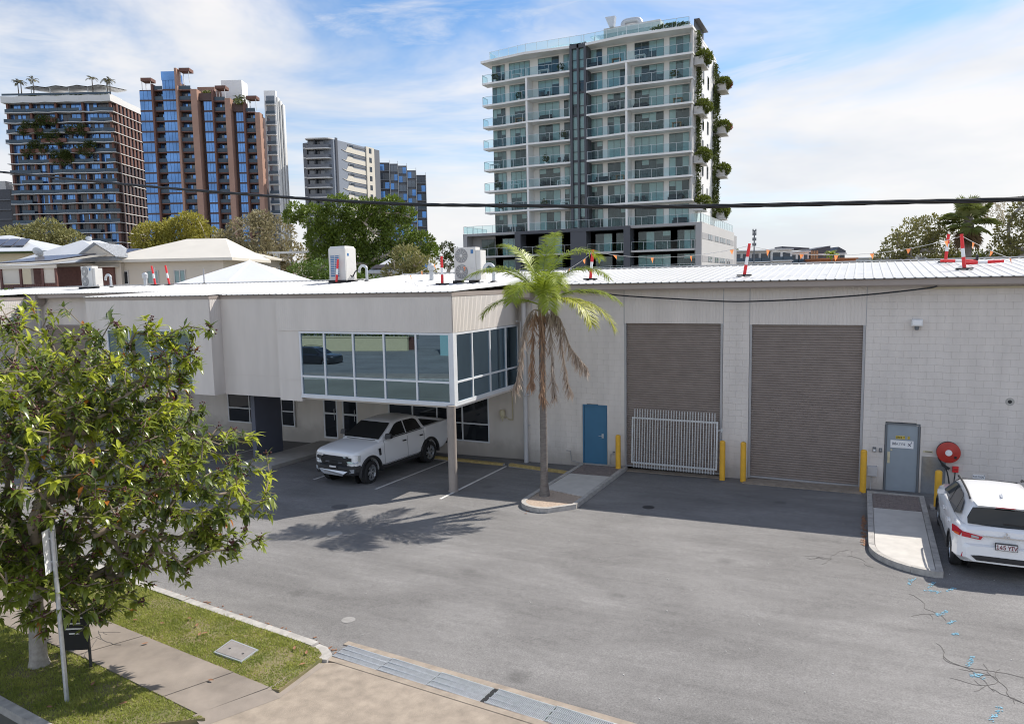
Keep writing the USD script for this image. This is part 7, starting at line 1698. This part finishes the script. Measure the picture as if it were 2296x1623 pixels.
# fan palm
mat('fan_green', (0.24, 0.32, 0.08), 0.5, island=.35, transl=.25)
mat('fan_old', (0.34, 0.27, 0.15), 0.8, island=.3, transl=.15)
t = far_thing('fan_palm', 'fan palm with pale flower stalks at right behind the roof', 'palm tree', 28.2, 45.5, 3.6); r = np.random.default_rng(8)
MB().lathe([(.30, 0), (.24, 4.5), (.32, 5.6), (.2, 6.3)], (0, 0, 0), 14).build('trunk', 'palm_trunk', t, 50)
def fan_leaf(base, d_, Ls, rad, m_, droop):
    d_ = np.asarray(d_, float); d_ /= np.linalg.norm(d_); s = np.cross(d_, [0, 0, 1.0]); s /= np.linalg.norm(s); n = np.cross(s, d_)
    hub = base + d_ * Ls; b = MB()
    st = MB().tube([base, base + d_ * Ls * .5 + [0, 0, .05], hub], .022, 5)
    for k in range(22):
        a = math.radians(-125 + 250 * k / 21); v = d_ * math.cos(a) + s * math.sin(a); w = np.cross(v, n) * rad * .055; L = rad * r.uniform(.85, 1.05)
        m1 = hub + v * L * .55 + n * .04; tip = hub + v * L - np.array([0, 0, droop * L * r.uniform(.3, .8)])
        b.add([hub, m1 + w, tip, m1 - w], [(0, 1, 2), (0, 2, 3)])
    f = b.build('fan_leaf', m_, t); st.build('stalk', 'fan_green', f)
for k in range(30):
    a = k * 2.4; el = r.uniform(-.6, 1.45); fan_leaf(np.array([0, 0, 6.0]), (math.cos(a) * math.cos(el), math.sin(a) * math.cos(el), math.sin(el)), r.uniform(.8, 1.15), r.uniform(.7, .9), 'fan_green', .35)
for k in range(12):
    a = k * 2.4 + .3; fan_leaf(np.array([0, 0, 5.7]), (math.cos(a) * .45, math.sin(a) * .45, -.9), .6, .8, 'fan_old', .5)
b = MB()
for k in range(5):
    a = r.uniform(-1.2, 1.0); p = smoothpath([(0, 0, 6.2), (.7 * math.cos(a), .5 * math.sin(a) - .5, 7.1), (1.5 * math.cos(a), .8 * math.sin(a) - .6, 6.6), (1.8 * math.cos(a), .9 * math.sin(a) - .6, 5.6)], 16); b.tube(p, .02, 4)
    b.add(*leafcloud(r, 150, p[-6], (.22, .22, .7), .12))
b.build('flower_stalks', 'house_cream', t)

# ================================================================ across the street, seen mirrored in the office windows
mat('teal_wall', (0.30, 0.48, 0.48), 0.7); mat('teal_door', (0.02, 0.16, 0.13), 0.5)
mat('wall_cream2', (0.62, 0.53, 0.33), 0.8, var=.05)
t = thing('garden_wall', 'cream rendered garden wall across the street', 'wall', (-52, -42.5, -.1), -.11)
MB().box(0, 0, -.2, 13, .3, 1.5).build('wall', 'wall_cream2', t); MB().box(-.05, -.05, 1.5, 13.05, .35, 1.6).build('coping', 'wall_cream2', t)
t = thing('hedge', 'green hedge behind the cream wall across the street', 'hedge', (-52, -43.6, 0), -.11)
b = MB(); r = np.random.default_rng(5)
for x in np.arange(0, 13.5, .9): b.add(*leafcloud(r, 240, (x, 0, 2.0), (.9, .7, 1.1), .25))
b.build('foliage', 'hedge', t); MB().box(0, -.3, -.2, 13, .3, 1.4).build('stems', 'timber_red', t)
t = thing('workshop', 'pale teal workshop with dark green doors across the street', 'workshop', (-33.5, -40.5, -.1), -.11)
MB().box(0, -9, -.3, 14, 0, 5.5).build('wall', 'teal_wall', t); MB().box(-.2, -9.2, 5.5, 14.2, .3, 5.75).build('roof', 'roof_pale', t)
MB().box(3.2, .002, -.2, 6.4, .06, 3.6).build('door', 'teal_door', t); MB().box(8.5, .002, -.2, 11.6, .06, 3.6).build('door', 'teal_door', t)
mat('car_dark', (0.02, 0.02, 0.024), 0.25, coat=.8)
suv((-41.5, -33.6, float(gzc(-41.5, -33.6)) - .1), math.radians(-6.3), 'dark car parked across the street, seen only mirrored in the windows', 'car_dark', '', 'parked_car')
